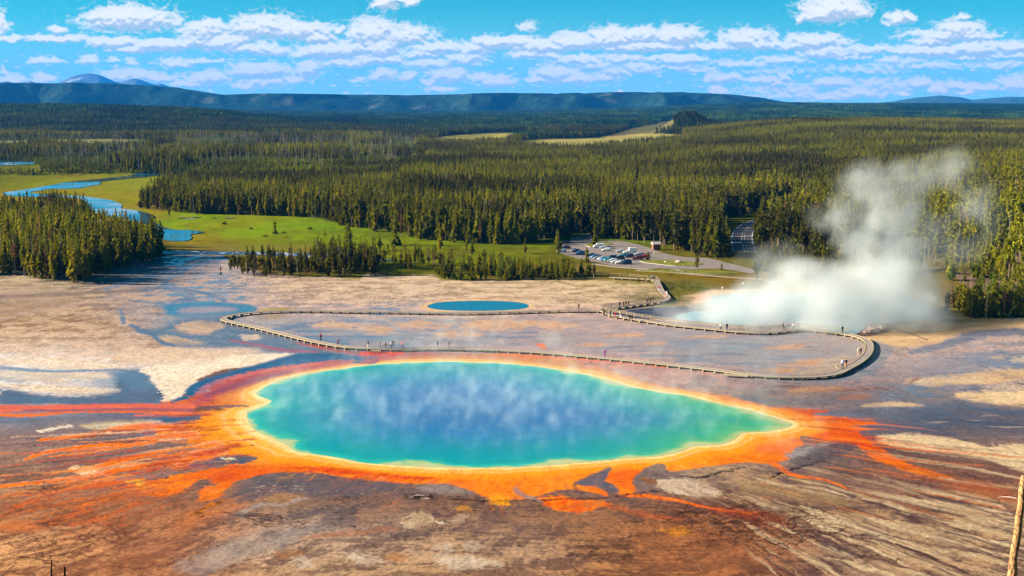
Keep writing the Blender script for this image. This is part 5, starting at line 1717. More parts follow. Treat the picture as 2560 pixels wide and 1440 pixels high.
# ------------------------------------------------------------------ where the trees stand (outlines of the stands, measured on the photo)
MEADOWS = [[(1280, 370), (1320, 348), (1500, 343), (1530, 334), (1620, 332), (1710, 336), (1705, 352), (1600, 362), (1500, 372), (1440, 380), (1360, 374)],
           [(1040, 356), (1130, 338), (1260, 330), (1310, 340), (1260, 358), (1100, 364)], [(-80, 361), (0, 352), (200, 348), (420, 350), (370, 357), (180, 362), (0, 365)],
           [(335, 357), (460, 351), (480, 356), (380, 362)], [(620, 341), (860, 335), (870, 340), (650, 344)], [(1520, 342), (1560, 326), (1640, 306), (1688, 298), (1680, 318), (1640, 332), (1560, 340)],
           [(1270, 340), (1290, 325), (1340, 330), (1350, 342)]]
ROADS = [[(1990, 512), (1925, 524), (1860, 538), (1815, 552), (1800, 580), (1812, 618), (1830, 652), (1892, 652), (1888, 610), (1902, 588), (1930, 568), (1990, 552)]]
LOT = [(1470, 583), (1408, 607), (1390, 628), (1417, 639), (1458, 650), (1520, 662), (1596, 674), (1645, 671), (1724, 674), (1800, 672), (1880, 684), (1885, 674), (1836, 662), (1806, 654), (1765, 645), (1710, 643), (1655, 632), (1630, 622), (1601, 613), (1546, 602), (1490, 604), (1478, 592)]
FOREST = [(345, 521), (400, 505), (392, 485), (430, 478), (560, 471), (545, 467), (440, 465), (372, 463), (400, 449), (520, 441), (800, 431), (1060, 414), (1080, 385), (1250, 370), (1400, 380), (1520, 364),
          (1600, 346), (1700, 338), (1850, 330), (2000, 322), (2700, 322), (2700, 735), (2540, 738), (2500, 690), (2440, 656), (2350, 650), (2300, 652), (2120, 652), (2000, 642), (1935, 642), (1885, 642), (1850, 640), (1800, 650),
          (1720, 638), (1650, 620), (1600, 606), (1530, 598), (1490, 600), (1470, 576), (1440, 592), (1400, 598), (1300, 612), (1180, 610), (1080, 606), (1000, 590), (900, 574), (840, 562), (800, 552), (760, 545), (700, 541), (600, 538), (480, 535), (420, 530)]
GROVE = [(-150, 560), (0, 556), (100, 550), (190, 550), (236, 578), (280, 606), (340, 630), (400, 642), (432, 645), (425, 648), (380, 656), (330, 666), (285, 682), (240, 690), (205, 714), (150, 712), (100, 700), (50, 692), (0, 688), (-150, 690)]
STRIP = [(552, 688), (566, 672), (640, 668), (700, 664), (770, 660), (800, 645), (860, 640), (920, 652), (1000, 655), (1090, 660), (1085, 674), (1000, 676), (950, 672), (942, 690), (900, 694), (700, 695), (600, 694)]
YOUNG = [(1078, 694), (1120, 672), (1230, 668), (1350, 676), (1480, 686), (1502, 694), (1400, 699), (1110, 702)]
CLUMP_R = [(2345, 786), (2365, 768), (2430, 752), (2500, 745), (2700, 738), (2700, 796), (2450, 796)]
BANK = [(1885, 690), (1900, 645), (2000, 642), (2350, 652), (2360, 690), (2200, 700), (2000, 720)]
SCATTER = [(800, 575), (880, 602), (1000, 612), (1080, 624), (1200, 618), (1400, 604), (1390, 640), (1300, 650), (1150, 650), (1000, 640), (860, 630), (810, 600)]
PLAIN = [(-150, 345), (1050, 345), (1040, 380), (1000, 408), (820, 422), (700, 424), (430, 440), (330, 432), (200, 436), (100, 432), (0, 434), (-150, 436)]
LAKE = [(-150, 402), (60, 404), (105, 415), (90, 430), (-150, 432)]

rs = np.random.RandomState(11)
def wedge(y0, y1, per_ha, seed):
    r = np.random.RandomState(seed)
    A = .47 * (y1 * y1 - y0 * y0)
    n = int(A / 1e4 * per_ha)
    y = np.sqrt(r.uniform(y0 * y0, y1 * y1, n)); x = r.uniform(-.47, .47, n) * y
    z = height(x, y)
    px, py = project(x, y, z)
    return x, y, z, px, py

TREES = []           # x, y, z, h, kind index, zone, projected height
def place(poly, y0, y1, per_ha, hr, kinds, zone, seed, excl=(), clumpy=0.0, sizefn=None):
    x, y, z, px, py = wedge(y0, y1, per_ha, seed)
    k = in_poly(px, py, poly)
    for e in excl: k &= ~in_poly(px, py, e)
    if clumpy:
        k &= fbm(x / 30, y / 40, 3, 700 + seed) > clumpy
    x, y, z, px, py = [a[k] for a in (x, y, z, px, py)]
    r = np.random.RandomState(seed + 1)
    n = len(x)
    h = r.uniform(hr[0], hr[1], n) * (1 + .22 * fbm(x / 45, y / 45, 2, 720))
    ks, ws = zip(*kinds); ws = np.array(ws, float); ws /= ws.sum()
    kk = r.choice(ks, n, p=ws)
    for i in range(n):
        TREES.append((x[i], y[i], z[i], h[i], kk[i], zone, h[i] * FPX / y[i]))

SPR = [(0, 3), (1, 3), (2, 3), (3, 3)]; LOD = [(4, 3), (5, 3), (6, 3), (7, 2)]
place(GROVE, 380, 900, 620, (12, 17), SPR + [(4, 2), (5, 2), (10, .8), (13, .5)], 'grove', 1)
place(STRIP, 400, 620, 620, (5.5, 9.5), [(0, 2), (1, 2), (4, 3), (5, 3), (6, 2), (10, .4), (13, 1.3)], 'strip', 2, clumpy=-.35)
place([(775, 668), (800, 648), (860, 640), (935, 652), (942, 690), (800, 693)], 400, 620, 420, (9, 13.5), [(0, 2), (1, 2), (4, 2), (5, 2), (13, .6)], 'strip', 12)
place(YOUNG, 400, 520, 900, (5, 8), [(0, 2), (1, 2), (15, 1), (11, 1)], 'young', 3, clumpy=-.3)
place(CLUMP_R, 340, 440, 1000, (5, 9), [(15, 3), (0, 2), (11, 2), (10, 1), (13, .6)], 'thicket', 4)
place([(2300, 640), (2440, 640), (2560, 660), (2700, 690), (2700, 745), (2520, 742), (2440, 736), (2360, 700)], 380, 640, 260, (6, 13), [(0, 3), (4, 2), (15, 2), (11, 1), (8, 1)], 'bank', 15)
place(BANK, 420, 640, 160, (6, 12), [(0, 2), (15, 2), (11, 2), (4, 1)], 'bank', 5)
place([(-150, 418), (0, 420), (200, 418), (430, 412), (700, 405), (860, 402), (1000, 400), (980, 410), (700, 420), (440, 434), (300, 432), (100, 438), (-150, 440)], 1000, 1500, 700, (3.5, 6), [(0, 3), (1, 3), (15, 3), (13, .2)], 'plainbank', 9, excl=[LAKE])  # dense low trees added to darken the bank
place(SCATTER, 480, 700, 38, (4, 11), [(0, 2), (1, 2), (2, 1), (15, 1)], 'scatter', 6)
EX = ROADS + [LOT, SCATTER]
# stands behind the lot and up the slope: nearest belt, high bare trunks on the right
R_EDGE = [(1885, 700), (1885, 470), (2700, 470), (2700, 760)]
L_BELT = [(300, 700), (300, 400), (1885, 400), (1885, 700)]
x, y, z, px, py = wedge(430, 1500, 620, 21)
k = in_poly(px, py, FOREST)
for e in EX: k &= ~in_poly(px, py, e)
k &= (fbm(x / 35, y / 35, 3, 731) > -.5)
x, y, z, px, py = [a[k] for a in (x, y, z, px, py)]
h = (9 + 8 * rs.rand(len(x)) ** .8) * (1 + .28 * fbm(x / 50, y / 50, 2, 720))
h = h * (1 - .16 * ss(650, 1100, y))
lowp = (px < 1000) & (py < 500)
h = np.where(lowp, h * .62, h)
right = px > 1890
kk = np.where(right & (py > 480), rs.choice([4, 6, 7, 8, 9, 8, 9, 10, 13], len(x), p=[.16, .14, .18, .14, .14, .08, .08, .02, .06]), rs.choice([0, 1, 2, 3, 4, 5, 6, 7, 10, 13], len(x), p=[.12, .12, .13, .12, .14, .12, .1, .09, .015, .045]))
h = np.where(right & (py > 480), h * 1.15, h)
for i in range(len(x)): TREES.append((x[i], y[i], z[i], h[i], kk[i], 'slope' if right[i] else 'forest', h[i] * FPX / y[i]))
# farther stands
x, y, z, px, py = wedge(1500, 3200, 360, 22)
k = (in_poly(px, py, FOREST) | ((py < 352) | ((px > 1040) & (py < 420)) | (px > 1300)))
for e in MEADOWS: k &= ~in_poly(px, py, e)
k &= ~in_poly(px, py, PLAIN)
k &= fbm(x / 60, y / 90, 3, 733) > -.55
far = [a[k] for a in (x, y, z, px, py)]
# open burnt plain on the left: low regrowth, grey poles and darker groves
x, y, z, px, py = wedge(1080, 2500, 420, 23)
k = in_poly(px, py, PLAIN) & ~in_poly(px, py, LAKE)
for e in MEADOWS: k &= ~in_poly(px, py, e)
gr = fbm(x / 130, y / 260, 3, 735)
r_ = rs.rand(len(x))
tall = (gr > .12) & (r_ < .75)
dead = (~tall) & (r_ > .93)
low = (~tall) & (~dead) & (r_ < .85)
k &= tall | dead | low
x, y, z, tall, dead, low = [a[k] for a in (x, y, z, tall, dead, low)]
hp = np.where(tall, rs.uniform(9, 15, len(x)), np.where(dead, rs.uniform(10, 18, len(x)), rs.uniform(3.5, 6.5, len(x))))
kp = np.where(tall, rs.choice([0, 1, 2, 3, 4, 5], len(x)), np.where(dead, rs.choice([13, 14], len(x)), rs.choice([11, 12, 11, 0], len(x))))
plain = (x, y, z, hp, kp)
# single trees that stand by themselves (foot of the tree as seen in the photo, height in px)
SINGLES = [
 (687, 585, 33, 15, 'round-crowned pine standing alone in the middle of the green meadow'),
 (68, 497, 29, 0, 'small dark spruce at the tip of the river bend on the far left'),
 (552, 692, 28, 4, 'thin sparse pine at the left end of the tree strip on the crust'),
 (1396, 637, 66, 1, 'tall dark spruce at the left end of the parking lot'),
 (1467, 656, 38, 15, 'rounded pine with a bare foot in front of the row of parked cars'),
 (1486, 616, 55, 2, 'large spruce on the grass island between lot entrance and white van'),
 (1742, 684, 52, 6, 'tall pine with a bare lower trunk on the near side of the access loop'),
 (1620, 650, 22, 15, 'bushy little pine beside the red cars'),
 (1804, 676, 18, 15, 'low round pine right of the access loop'),
 (1892, 702, 46, 0, 'dense spruce at the corner of the lot path just left of the steam'),
 (1596, 705, 13, 15, 'small bush pine against the bend of the log fence'),
 (1613, 704, 16, 0, 'dark little spruce where the boardwalk meets the log fence'),
 (1625, 706, 10, 15, 'olive bush at the upper end of the boardwalk'),
 (448, 522, 24, 5, 'slim pine in front of the forest edge near the river pool'),
 (424, 548, 30, 6, 'isolated pine in front of the forest edge above the meadow pond'),
 (1100, 624, 56, 1, 'big spruce standing out of the wood at the meadow edge'),
 (812, 590, 22, 3, 'small spruce at the right end of the meadow'),
 (798, 592, 14, 0, 'knee-high dark conifer on the meadow left of the wood'),
 (2258, 640, 44, 9, 'bare-stemmed pine on the bank behind the steam'),
]
TREES.sort(key=lambda t: -t[6])
ZL = {'grove': ('dense grove on the left between crust flat and river', 'in the dense left grove'),
      'strip': ('strip of trees between the crust flat and the green meadow', 'in the tree strip before the meadow'),
      'young': ('row of young conifers at the back of the crust flat', 'in the low row behind the flat'),
      'thicket': ('thicket at the right edge behind the crust', 'in the thicket right of the steam'),
      'bank': ('scattered trees on the bank behind the steam', 'on the bank behind the crater'),
      'scatter': ('scattered trees on the meadow in front of the forest', 'scattered on the meadow edge'),
      'forest': ('front trees of the forest behind the meadow and lot', 'at the front of the forest'),
      'slope': ('tall bare-trunked trees of the slope behind the steam', 'on the slope behind the steam')}
KL = {0: 'dark green spruce', 1: 'broad dark green spruce', 2: 'full green spruce', 3: 'wide green spruce', 4: 'slender green pine', 5: 'slender green pine with a bare foot', 6: 'narrow pine with a raised crown', 7: 'narrow pine with a high crown',
      8: 'tall pine with long pale trunk', 9: 'very tall pine with tuft crown', 10: 'rusty brown dying conifer', 11: 'yellow-green young pine', 12: 'yellow-green young pine', 13: 'bare grey dead tree', 14: 'bare grey dead tree', 15: 'low bushy dark pine', 16: 'dark spruce', 17: 'dark spruce'}
def make_tree(x, y, z, h, ki, label, group=None, rot=None):
    kind, tm, cm, jm = PROTO[ki]
    dead = cm is None
    root = bpy.data.objects.new('dead_tree' if dead else ('spruce_tree' if kind == 'spruce' else 'pine_tree'), None)
    COL.objects.link(root)
    root.empty_display_size = .5
    root.location = (x, y, z - .05); root.scale = (h, h, h); root.rotation_euler.z = rs.uniform(0, 6.28) if rot is None else rot
    link('trunk', tm, None, root)
    if cm is not None: link('crown', cm, None, root)
    tag(root, label, 'dead tree' if dead else 'tree', group)
    return root
def on_ground(px, py):
    x, y = flat(float(px), float(py))
    for _ in range(6):
        z = float(height(x, y)); x, y = flat(float(px), float(py), z)
    return x, y, float(height(x, y))
for px, py, hp_, ki, lb in SINGLES:
    x, y, z = on_ground(px, py)
    make_tree(x, y, z, hp_ * y / FPX * 1.02, ki, lb)
nliving = 300 - len(SINGLES); ndead = 40
rest = []
for t in TREES:
    ki = t[4]
    dead = ki in (13, 14)
    if (dead and ndead > 0) or (not dead and nliving > 0):
        if dead: ndead -= 1
        else: nliving -= 1
        g, where = ZL[t[5]]
        make_tree(t[0], t[1], t[2], t[3], ki, KL[ki] + ' ' + where, (('dead trees of the ' if dead else KL[ki] + ' kind in the ') + g))
    else:
        rest.append(t)
rest = np.array([(t[0], t[1], t[2], t[3], t[4]) for t in rest])
fx, fy, fz, fpx, fpy = far
fh = rs.uniform(8.5, 13.5, len(fx)); fk = rs.choice([0, 1, 2, 3, 4, 5, 6, 10, 13], len(fx), p=[.16, .16, .16, .14, .14, .12, .1, .01, .01])
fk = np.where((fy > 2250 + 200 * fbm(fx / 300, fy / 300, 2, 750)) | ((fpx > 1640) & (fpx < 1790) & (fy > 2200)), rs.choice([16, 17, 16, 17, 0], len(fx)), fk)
allx = np.concatenate([rest[:, 0], fx, plain[0]]); ally = np.concatenate([rest[:, 1], fy, plain[1]]); allz = np.concatenate([rest[:, 2], fz, plain[2]])
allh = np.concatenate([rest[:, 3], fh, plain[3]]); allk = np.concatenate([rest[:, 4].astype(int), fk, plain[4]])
print('trees:', len(allx))
scatter_object('forest', np.stack([allx, ally, allz - .1], 1), allk, allh, rs.uniform(0, 6.28, len(allx)), proto_col,
               'dense conifer forest covering the plain and the slope behind the meadow', 'forest')
x, y, z, px, py = wedge(3150, 8600, 11, 24)
k = fbm(x / 160, y / 400, 3, 741) > -.5
for e in MEADOWS: k &= ~in_poly(px, py, e)
x, y, z, px, py = [a[k] for a in (x, y, z, px, py)]
print('clumps:', len(x))
scatter_object('distant_forest', np.stack([x, y, z - .3], 1), 2 * rs.randint(0, 2, len(x)) + (fbm(x / 260, y / 900, 3, 745) + .25 * rs.randn(len(x)) > -.02 + .5 * ss(288, 300, py) * (px < 900) + .6 * (px > 2230) * (py < 285) - .35 * (px < 560) * (py < 285)), rs.uniform(.9, 1.25, len(x)), rs.uniform(0, 6.28, len(x)), clump_col,  # dark clumps chosen by zone paint in the hill and cloud shade
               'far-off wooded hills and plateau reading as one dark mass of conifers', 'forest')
lap('trees')

# ------------------------------------------------------------------ haze
def box_mesh(name, x0, x1, y0, y1, z0, z1):
    V = [(x, y, z) for z in (z0, z1) for y in (y0, y1) for x in (x0, x1)]
    F = [(0, 2, 3, 1), (4, 5, 7, 6), (0, 1, 5, 4), (2, 6, 7, 3), (0, 4, 6, 2), (1, 3, 7, 5)]
    return pydata(name, V, F, [])
def build_haze():
    m = bpy.data.materials.new('haze'); m.use_nodes = True
    nt = m.node_tree; nt.nodes.clear()
    out = nt.nodes.new('ShaderNodeOutputMaterial'); v = nt.nodes.new('ShaderNodeVolumePrincipled')
    v.inputs['Color'].default_value = (.02, .29, .95, 1)
    v.inputs['Density'].default_value = 2.6e-5
    v.inputs['Anisotropy'].default_value = .0
    nt.links.new(v.outputs[0], out.inputs['Volume'])
    o = link('haze', box_mesh('haze', -17000, 17000, -150, 30500, -60, 900), m)
    tag(o, 'thin blue summer haze filling the whole valley', 'haze', None, 'stuff')
build_haze()
# ------------------------------------------------------------------ steam: volumes grown from soft lobes broken up by turbulence
def steam_volume(name, label, lobes, box, res, noise_scale, thr, gain, dens, lean=(0, 0), stretch=1.0, aniso=.3, power=1.0, col=(1, 1, 1), detail=5.0, mul=False):
    me = pydata(name, [(box[0], box[2], box[4]), (box[1], box[3], box[5])], [], [])
    o = link(name, me)
    m = bpy.data.materials.new(name); m.use_nodes = True
    nt = m.node_tree; nt.nodes.clear()
    out = nt.nodes.new('ShaderNodeOutputMaterial'); v = nt.nodes.new('ShaderNodeVolumePrincipled')
    v.inputs['Color'].default_value = (*col, 1); v.inputs['Density'].default_value = dens; v.inputs['Anisotropy'].default_value = aniso
    nt.links.new(v.outputs[0], out.inputs['Volume'])
    me.materials.append(m)
    ng = bpy.data.node_groups.new(name, 'GeometryNodeTree')
    ng.interface.new_socket('Geometry', in_out='INPUT', socket_type='NodeSocketGeometry')
    ng.interface.new_socket('Geometry', in_out='OUTPUT', socket_type='NodeSocketGeometry')
    N = ng.nodes; L = ng.links
    go = N.new('NodeGroupOutput')
    vc = N.new('GeometryNodeVolumeCube')
    vc.inputs['Min'].default_value = (box[0], box[2], box[4]); vc.inputs['Max'].default_value = (box[1], box[3], box[5])
    for a, i0 in (('X', 0), ('Y', 2), ('Z', 4)):
        vc.inputs['Resolution ' + a].default_value = max(8, int((box[i0 + 1] - box[i0]) / res[i0 // 2]))
    pos = N.new('GeometryNodeInputPosition')
    def math_(op, a, b=None, c=None):
        n = N.new('ShaderNodeMath'); n.operation = op
        for i, q in enumerate((a, b, c)):
            if q is None: continue
            if isinstance(q, (int, float)): n.inputs[i].default_value = q
            else: L.new(q, n.inputs[i])
        return n.outputs[0]
    def vmath(op, a, b):
        n = N.new('ShaderNodeVectorMath'); n.operation = op
        for i, q in enumerate((a, b)):
            if q is None: continue
            if isinstance(q, tuple): n.inputs[i].default_value = q
            else: L.new(q, n.inputs[i])
        return n
    sep = N.new('ShaderNodeSeparateXYZ'); L.new(pos.outputs[0], sep.inputs[0])
    # turbulence displaces the point first
    n0 = N.new('ShaderNodeTexNoise'); n0.inputs['Scale'].default_value = noise_scale * .45; n0.inputs['Detail'].default_value = 2
    L.new(pos.outputs[0], n0.inputs['Vector'])
    off = vmath('SUBTRACT', n0.outputs['Color'], (.5, .5, .5))
    offs = N.new('ShaderNodeVectorMath'); offs.operation = 'SCALE'; L.new(off.outputs[0], offs.inputs[0]); offs.inputs['Scale'].default_value = 2.2 / noise_scale
    wp = vmath('ADD', pos.outputs[0], offs.outputs[0])
    acc = None
    for (cx, cyy, cz, rx, ry, rz, w) in lobes:
        d = vmath('SUBTRACT', wp.outputs[0], (cx, cyy, cz)); d2 = vmath('DIVIDE', d.outputs[0], (rx, ry, rz))
        ln = N.new('ShaderNodeVectorMath'); ln.operation = 'LENGTH'; L.new(d2.outputs[0], ln.inputs[0])
        f = math_('MULTIPLY_ADD', ln.outputs['Value'], -w, w)
        acc = f if acc is None else math_('MAXIMUM', acc, f)
    cmb = N.new('ShaderNodeCombineXYZ')
    L.new(math_('MULTIPLY_ADD', sep.outputs[2], -lean[0], sep.outputs[0]), cmb.inputs[0])
    L.new(math_('MULTIPLY_ADD', sep.outputs[2], -lean[1], sep.outputs[1]), cmb.inputs[1])
    L.new(math_('MULTIPLY', sep.outputs[2], stretch), cmb.inputs[2])
    nz = N.new('ShaderNodeTexNoise'); nz.inputs['Scale'].default_value = noise_scale; nz.inputs['Detail'].default_value = detail; nz.inputs['Roughness'].default_value = .58
    L.new(cmb.outputs[0], nz.inputs['Vector'])
    nn = math_('MULTIPLY_ADD', nz.outputs[0], gain, -thr * gain)
    tot = math_('ADD', math_('MAXIMUM', acc, -1.0), nn)
    inside = math_('GREATER_THAN', acc, 0.0)
    edge = math_('MINIMUM', math_('MULTIPLY', math_('MAXIMUM', acc, 0.0), 2.2), 1.0)
    r = math_('MULTIPLY', math_('MINIMUM', math_('MAXIMUM', tot, 0.0), 1.0), math_('MULTIPLY', inside, edge))
    if mul:
        r = math_('MULTIPLY', math_('MINIMUM', math_('MULTIPLY', math_('MAXIMUM', acc, 0.0), 2.0), 1.0), math_('MINIMUM', math_('MAXIMUM', nn, 0.04), 1.0))
    if power != 1.0: r = math_('POWER', r, power)
    L.new(r, vc.inputs['Density'])
    sm = N.new('GeometryNodeSetMaterial'); sm.inputs['Material'].default_value = m
    L.new(vc.outputs[0], sm.inputs['Geometry']); L.new(sm.outputs[0], go.inputs[0])
    md = o.modifiers.new('steam', 'NODES'); md.node_group = ng
    tag(o, label, 'steam', None, 'stuff')
    return o

def lobe(px, py, rx, ry, w=1.0, D=365.0, dz=None):
    """lobe measured on the photo, at distance D"""
    s = FPX / D
    x = (px - 1280) / 3134 * D
    t = (py - 720) / FPX
    z = CAM_H - D * (t * CP + SP) / (CP - t * SP)
    rxm, rzm = rx / s * 1.3, ry / s * 1.3
    return (x, D, z, rxm, dz if dz else max(rxm, rzm) * .9, rzm, w)

PLUME = [lobe(1740, 792, 120, 30, .7, 350, 16), lobe(1850, 770, 120, 52, .95, 350, 20), lobe(1930, 755, 110, 65, .95, 352, 24), lobe(2020, 740, 110, 75, 1.1, 352, 26), lobe(2110, 740, 120, 85, 1.3, 354, 26), lobe(2210, 745, 125, 95, 1.5, 352, 26),
         lobe(2275, 700, 90, 110, 1.3), lobe(2200, 800, 130, 40, 1.2, 345, 16), lobe(2060, 800, 260, 45, 1.1, 344, 20), lobe(2240, 640, 90, 90, 1.0), lobe(2190, 620, 80, 70, .8), lobe(2290, 610, 80, 80, .8, 368), lobe(2210, 535, 95, 80, .9), lobe(2170, 470, 95, 70, .9),
         lobe(2240, 450, 85, 55, .7), lobe(2120, 540, 60, 80, .6), lobe(2310, 560, 70, 70, .5), lobe(2400, 440, 75, 45, .4, 372), lobe(2440, 530, 80, 90, .42, 374), lobe(2390, 610, 80, 80, .45, 372), lobe(1945, 655, 90, 50, .4, 372),
         lobe(2310, 775, 85, 60, 1.3, 352, 22), lobe(2330, 715, 60, 80, .8, 360), lobe(1900, 715, 60, 40, .4, 356), lobe(1690, 796, 90, 22, .4, 350)]
steam_volume('steam_plume', 'tall white steam plume boiling off the steaming crater', PLUME, (34, 160, 330, 405, -1, 56), (.45, .5, .45), .10, .49, 2.9, .090, lean=(.3, 0), aniso=.1, col=(.72, .78, .81), detail=7.0)

MIST = []
for px, py, rx, ry, w in ((1000, 1040, 330, 90, 1.0), (1300, 1040, 420, 110, 1.1), (1600, 1050, 330, 85, 1.15), (760, 1010, 180, 75, 1.1), (1850, 1060, 140, 40, 1.0), (1150, 930, 260, 50, .9), (1420, 960, 260, 50, .8)):
    x, y = flat(px, py); x1, _ = flat(px + rx, py); _, y1 = flat(px, py - ry); _, y0 = flat(px, py + ry)
    MIST.append((float(x), float((y0 + y1) / 2), 0.0, float(x1 - x), float((y1 - y0) / 2), 7.5 + 2 * w, w * 1.1))
for px, py, w in ((1130, 905, 1.1), (1230, 905, .8), (1400, 915, .7), (900, 920, .6), (1760, 985, 1.0), (1560, 945, .7), (1660, 960, .7), (1900, 985, .6), (1010, 915, .6), (1990, 1140, .7)):
    x, y = flat(px, py); MIST.append((float(x), float(y), 3.5, 9.0, 6.0, 11.0, w * 1.1))
steam_volume('pool_steam', 'thin wisps of steam drifting over the blue hot spring', MIST, (-56, 68, 194, 322, .06, 14), (.6, .8, .6), 0.30, .54, 6.5, .044, lean=(.18, .1), stretch=.72, aniso=.1, detail=6.0, col=(.76, .98, 1.0), mul=True)
lap('steam')
# ------------------------------------------------------------------ small mesh kit
class MB:
    def __init__(s): s.V = []; s.F = []; s.M = []
    def add(s, V, F, mi=0):
        n = len(s.V); s.V += [tuple(v) for v in V]; s.F += [tuple(i + n for i in f) for f in F]; s.M += [mi] * len(F)
        return s
    def box(s, c, d, rz=0.0, mi=0, taper=1.0):
        ca, sa = math.cos(rz), math.sin(rz); V = []
        for z in (-.5, .5):
            k = 1 if z < 0 else taper
            for x, y in ((-.5, -.5), (.5, -.5), (.5, .5), (-.5, .5)):
                X, Y = x * d[0] * k, y * d[1] * k
                V.append((c[0] + X * ca - Y * sa, c[1] + X * sa + Y * ca, c[2] + z * d[2]))
        return s.add(V, [(0, 3, 2, 1), (4, 5, 6, 7), (0, 1, 5, 4), (1, 2, 6, 5), (2, 3, 7, 6), (3, 0, 4, 7)], mi)
    def tube(s, pts, rad, n=6, mi=0, cap=True):
        """tube through points; rad is one number or one per point"""
        P = [Vector(p) for p in pts]; R_ = rad if hasattr(rad, '__len__') else [rad] * len(P)
        V = []; F = []
        for i, p in enumerate(P):
            t = (P[min(i + 1, len(P) - 1)] - P[max(i - 1, 0)]).normalized()
            a = t.orthogonal().normalized() if abs(t.z) > .9 else t.cross(Vector((0, 0, 1))).normalized()
            b = t.cross(a)
            for k in range(n):
                an = 2 * math.pi * k / n
                V.append(p + (a * math.cos(an) + b * math.sin(an)) * R_[i])
        for i in range(len(P) - 1):
            for k in range(n):
                F.append((i * n + k, i * n + (k + 1) % n, (i + 1) * n + (k + 1) % n, (i + 1) * n + k))
        if cap:
            F.append(tuple(range(n))[::-1]); F.append(tuple((len(P) - 1) * n + k for k in range(n)))
        return s.add(V, F, mi)
    def build(s, name, mats, parent=None, smooth=False):
        me = pydata(name, s.V, s.F, mats if isinstance(mats, (list, tuple)) else [mats], s.M)
        if smooth: me.polygons.foreach_set('use_smooth', np.ones(len(me.polygons), bool))
        return link(name, me, None, parent)

def empty(name, loc, rz=0.0, label=None, cat=None, group=None):
    o = bpy.data.objects.new(name, None); COL.objects.link(o); o.location = loc; o.rotation_euler.z = rz; o.empty_display_size = .3
    return tag(o, label, cat, group)

def copy_tree(o, parent=None):
    c = o.copy(); COL.objects.link(c)
    if parent is not None: c.parent = parent
    for ch in [q for q in KIDS.get(o.name, [])]:
        k = copy_tree(ch, c)
        KIDS.setdefault(c.name, []).append(k)
    return c
KIDS = {}
def note_kids(root):
    for o in COL.objects:
        if o.parent is not None:
            KIDS.setdefault(o.parent.name, [])
            if o not in KIDS[o.parent.name]: KIDS[o.parent.name].append(o)

M_WOOD = mat_new('weathered_planks', (.30, .26, .23), .85, .2, .25, 3)
M_CREAM = mat_new('pale_timber', (.30, .25, .155), .8, .2, .15, 2)
M_DARKWOOD = mat_new('dark_timber', (.10, .075, .06), .85, .2, .3, 4)
M_GREYRAIL = mat_new('grey_rail_timber', (.16, .14, .12), .85, .2, .2, 3)

# ------------------------------------------------------------------ boardwalk
DECK = .62
LOOP = [(1504, 777), (1420, 776), (1300, 779), (1180, 782), (1100, 782), (1000, 780), (900, 779), (800, 777), (720, 777), (660, 779), (610, 783), (577, 788), (560, 794), (562, 800), (590, 807), (640, 818), (690, 830), (750, 845),
        (800, 856), (860, 866), (900, 869), (950, 871), (1000, 872), (1100, 871), (1200, 873), (1300, 877), (1400, 884), (1500, 893), (1600, 903), (1700, 914), (1800, 926), (1850, 933), (1900, 938), (1950, 941), (2000, 942), (2050, 940),
        (2092, 933), (2120, 920), (2148, 904), (2168, 886), (2174, 868), (2168, 852), (2146, 842), (2110, 834), (2060, 828), (2010, 823), (1960, 827), (1915, 831), (1850, 829), (1800, 824), (1700, 814), (1620, 803), (1565, 794), (1525, 786)]
SPUR = [(1506, 774), (1546, 768), (1601, 760), (1640, 755), (1662, 750), (1669, 744), (1664, 737), (1653, 726), (1646, 712), (1640, 702), (1628, 699), (1600, 697), (1560, 695), (1524, 693)]
def px_path(pts, z, step, closed=False):
    P = smooth_line(pts, 6, closed)
    x, y = flat(P[:, 0], P[:, 1], z)
    Q = np.stack([x, y], 1)
    if closed: Q = np.concatenate([Q, Q[:1]])
    seg = np.hypot(*(Q[1:] - Q[:-1]).T); s = np.concatenate([[0], np.cumsum(seg)])
    n = max(2, int(s[-1] / step))
    t = np.linspace(0, s[-1], n + 1)
    out = np.stack([np.interp(t, s, Q[:, 0]), np.interp(t, s, Q[:, 1])], 1)
    return out
def normals(Q, closed):
    if closed:
        T = np.roll(Q[:-1], -1, 0) - np.roll(Q[:-1], 1, 0); T = np.concatenate([T, T[:1]])
    else:
        T = np.gradient(Q, axis=0)
    T /= np.linalg.norm(T, axis=1)[:, None]
    return np.stack([-T[:, 1], T[:, 0]], 1), T
def ribbon(mb, Q, Nn, a, b, z0, z1, mi=0):
    n = len(Q); V = []
    for i in range(n):
        p0 = Q[i] + Nn[i] * a; p1 = Q[i] + Nn[i] * b
        V += [(p0[0], p0[1], z0), (p1[0], p1[1], z0), (p1[0], p1[1], z1), (p0[0], p0[1], z1)]
    F = []
    for i in range(n - 1):
        j = i * 4; k = j + 4
        for e in range(4):
            F.append((j + e, j + (e + 1) % 4, k + (e + 1) % 4, k + e))
    mb.add(V, F, mi)
walk = empty('boardwalk', (0, 0, 0), 0, 'long low timber boardwalk looping round the orange mats between the two hot springs', 'boardwalk')
QL = px_path(LOOP, DECK, 1.0, True); NL, TL = normals(QL, True)
QS = px_path(SPUR, DECK, 1.0); NS, TS = normals(QS, False)
mb = MB(); ribbon(mb, QL, NL, -.88, .88, DECK - .12, DECK); ribbon(mb, QS, NS, -.88, .88, DECK - .117, DECK + .004)
m_deck = mat_new('deck_planks', (.22, .19, .17), .85, .25, .2, 2)
mb.build('deck', m_deck, walk)
for Q, Nn in ((QL, NL), (QS, NS)):
    for sd in (-1, 1):
        mb = MB(); ribbon(mb, Q, Nn, sd * .88 + (0 if sd > 0 else -.12), sd * .88 + (.12 if sd > 0 else 0), DECK - .10, DECK + .07)
        mb.build('edge_board', M_CREAM, walk)
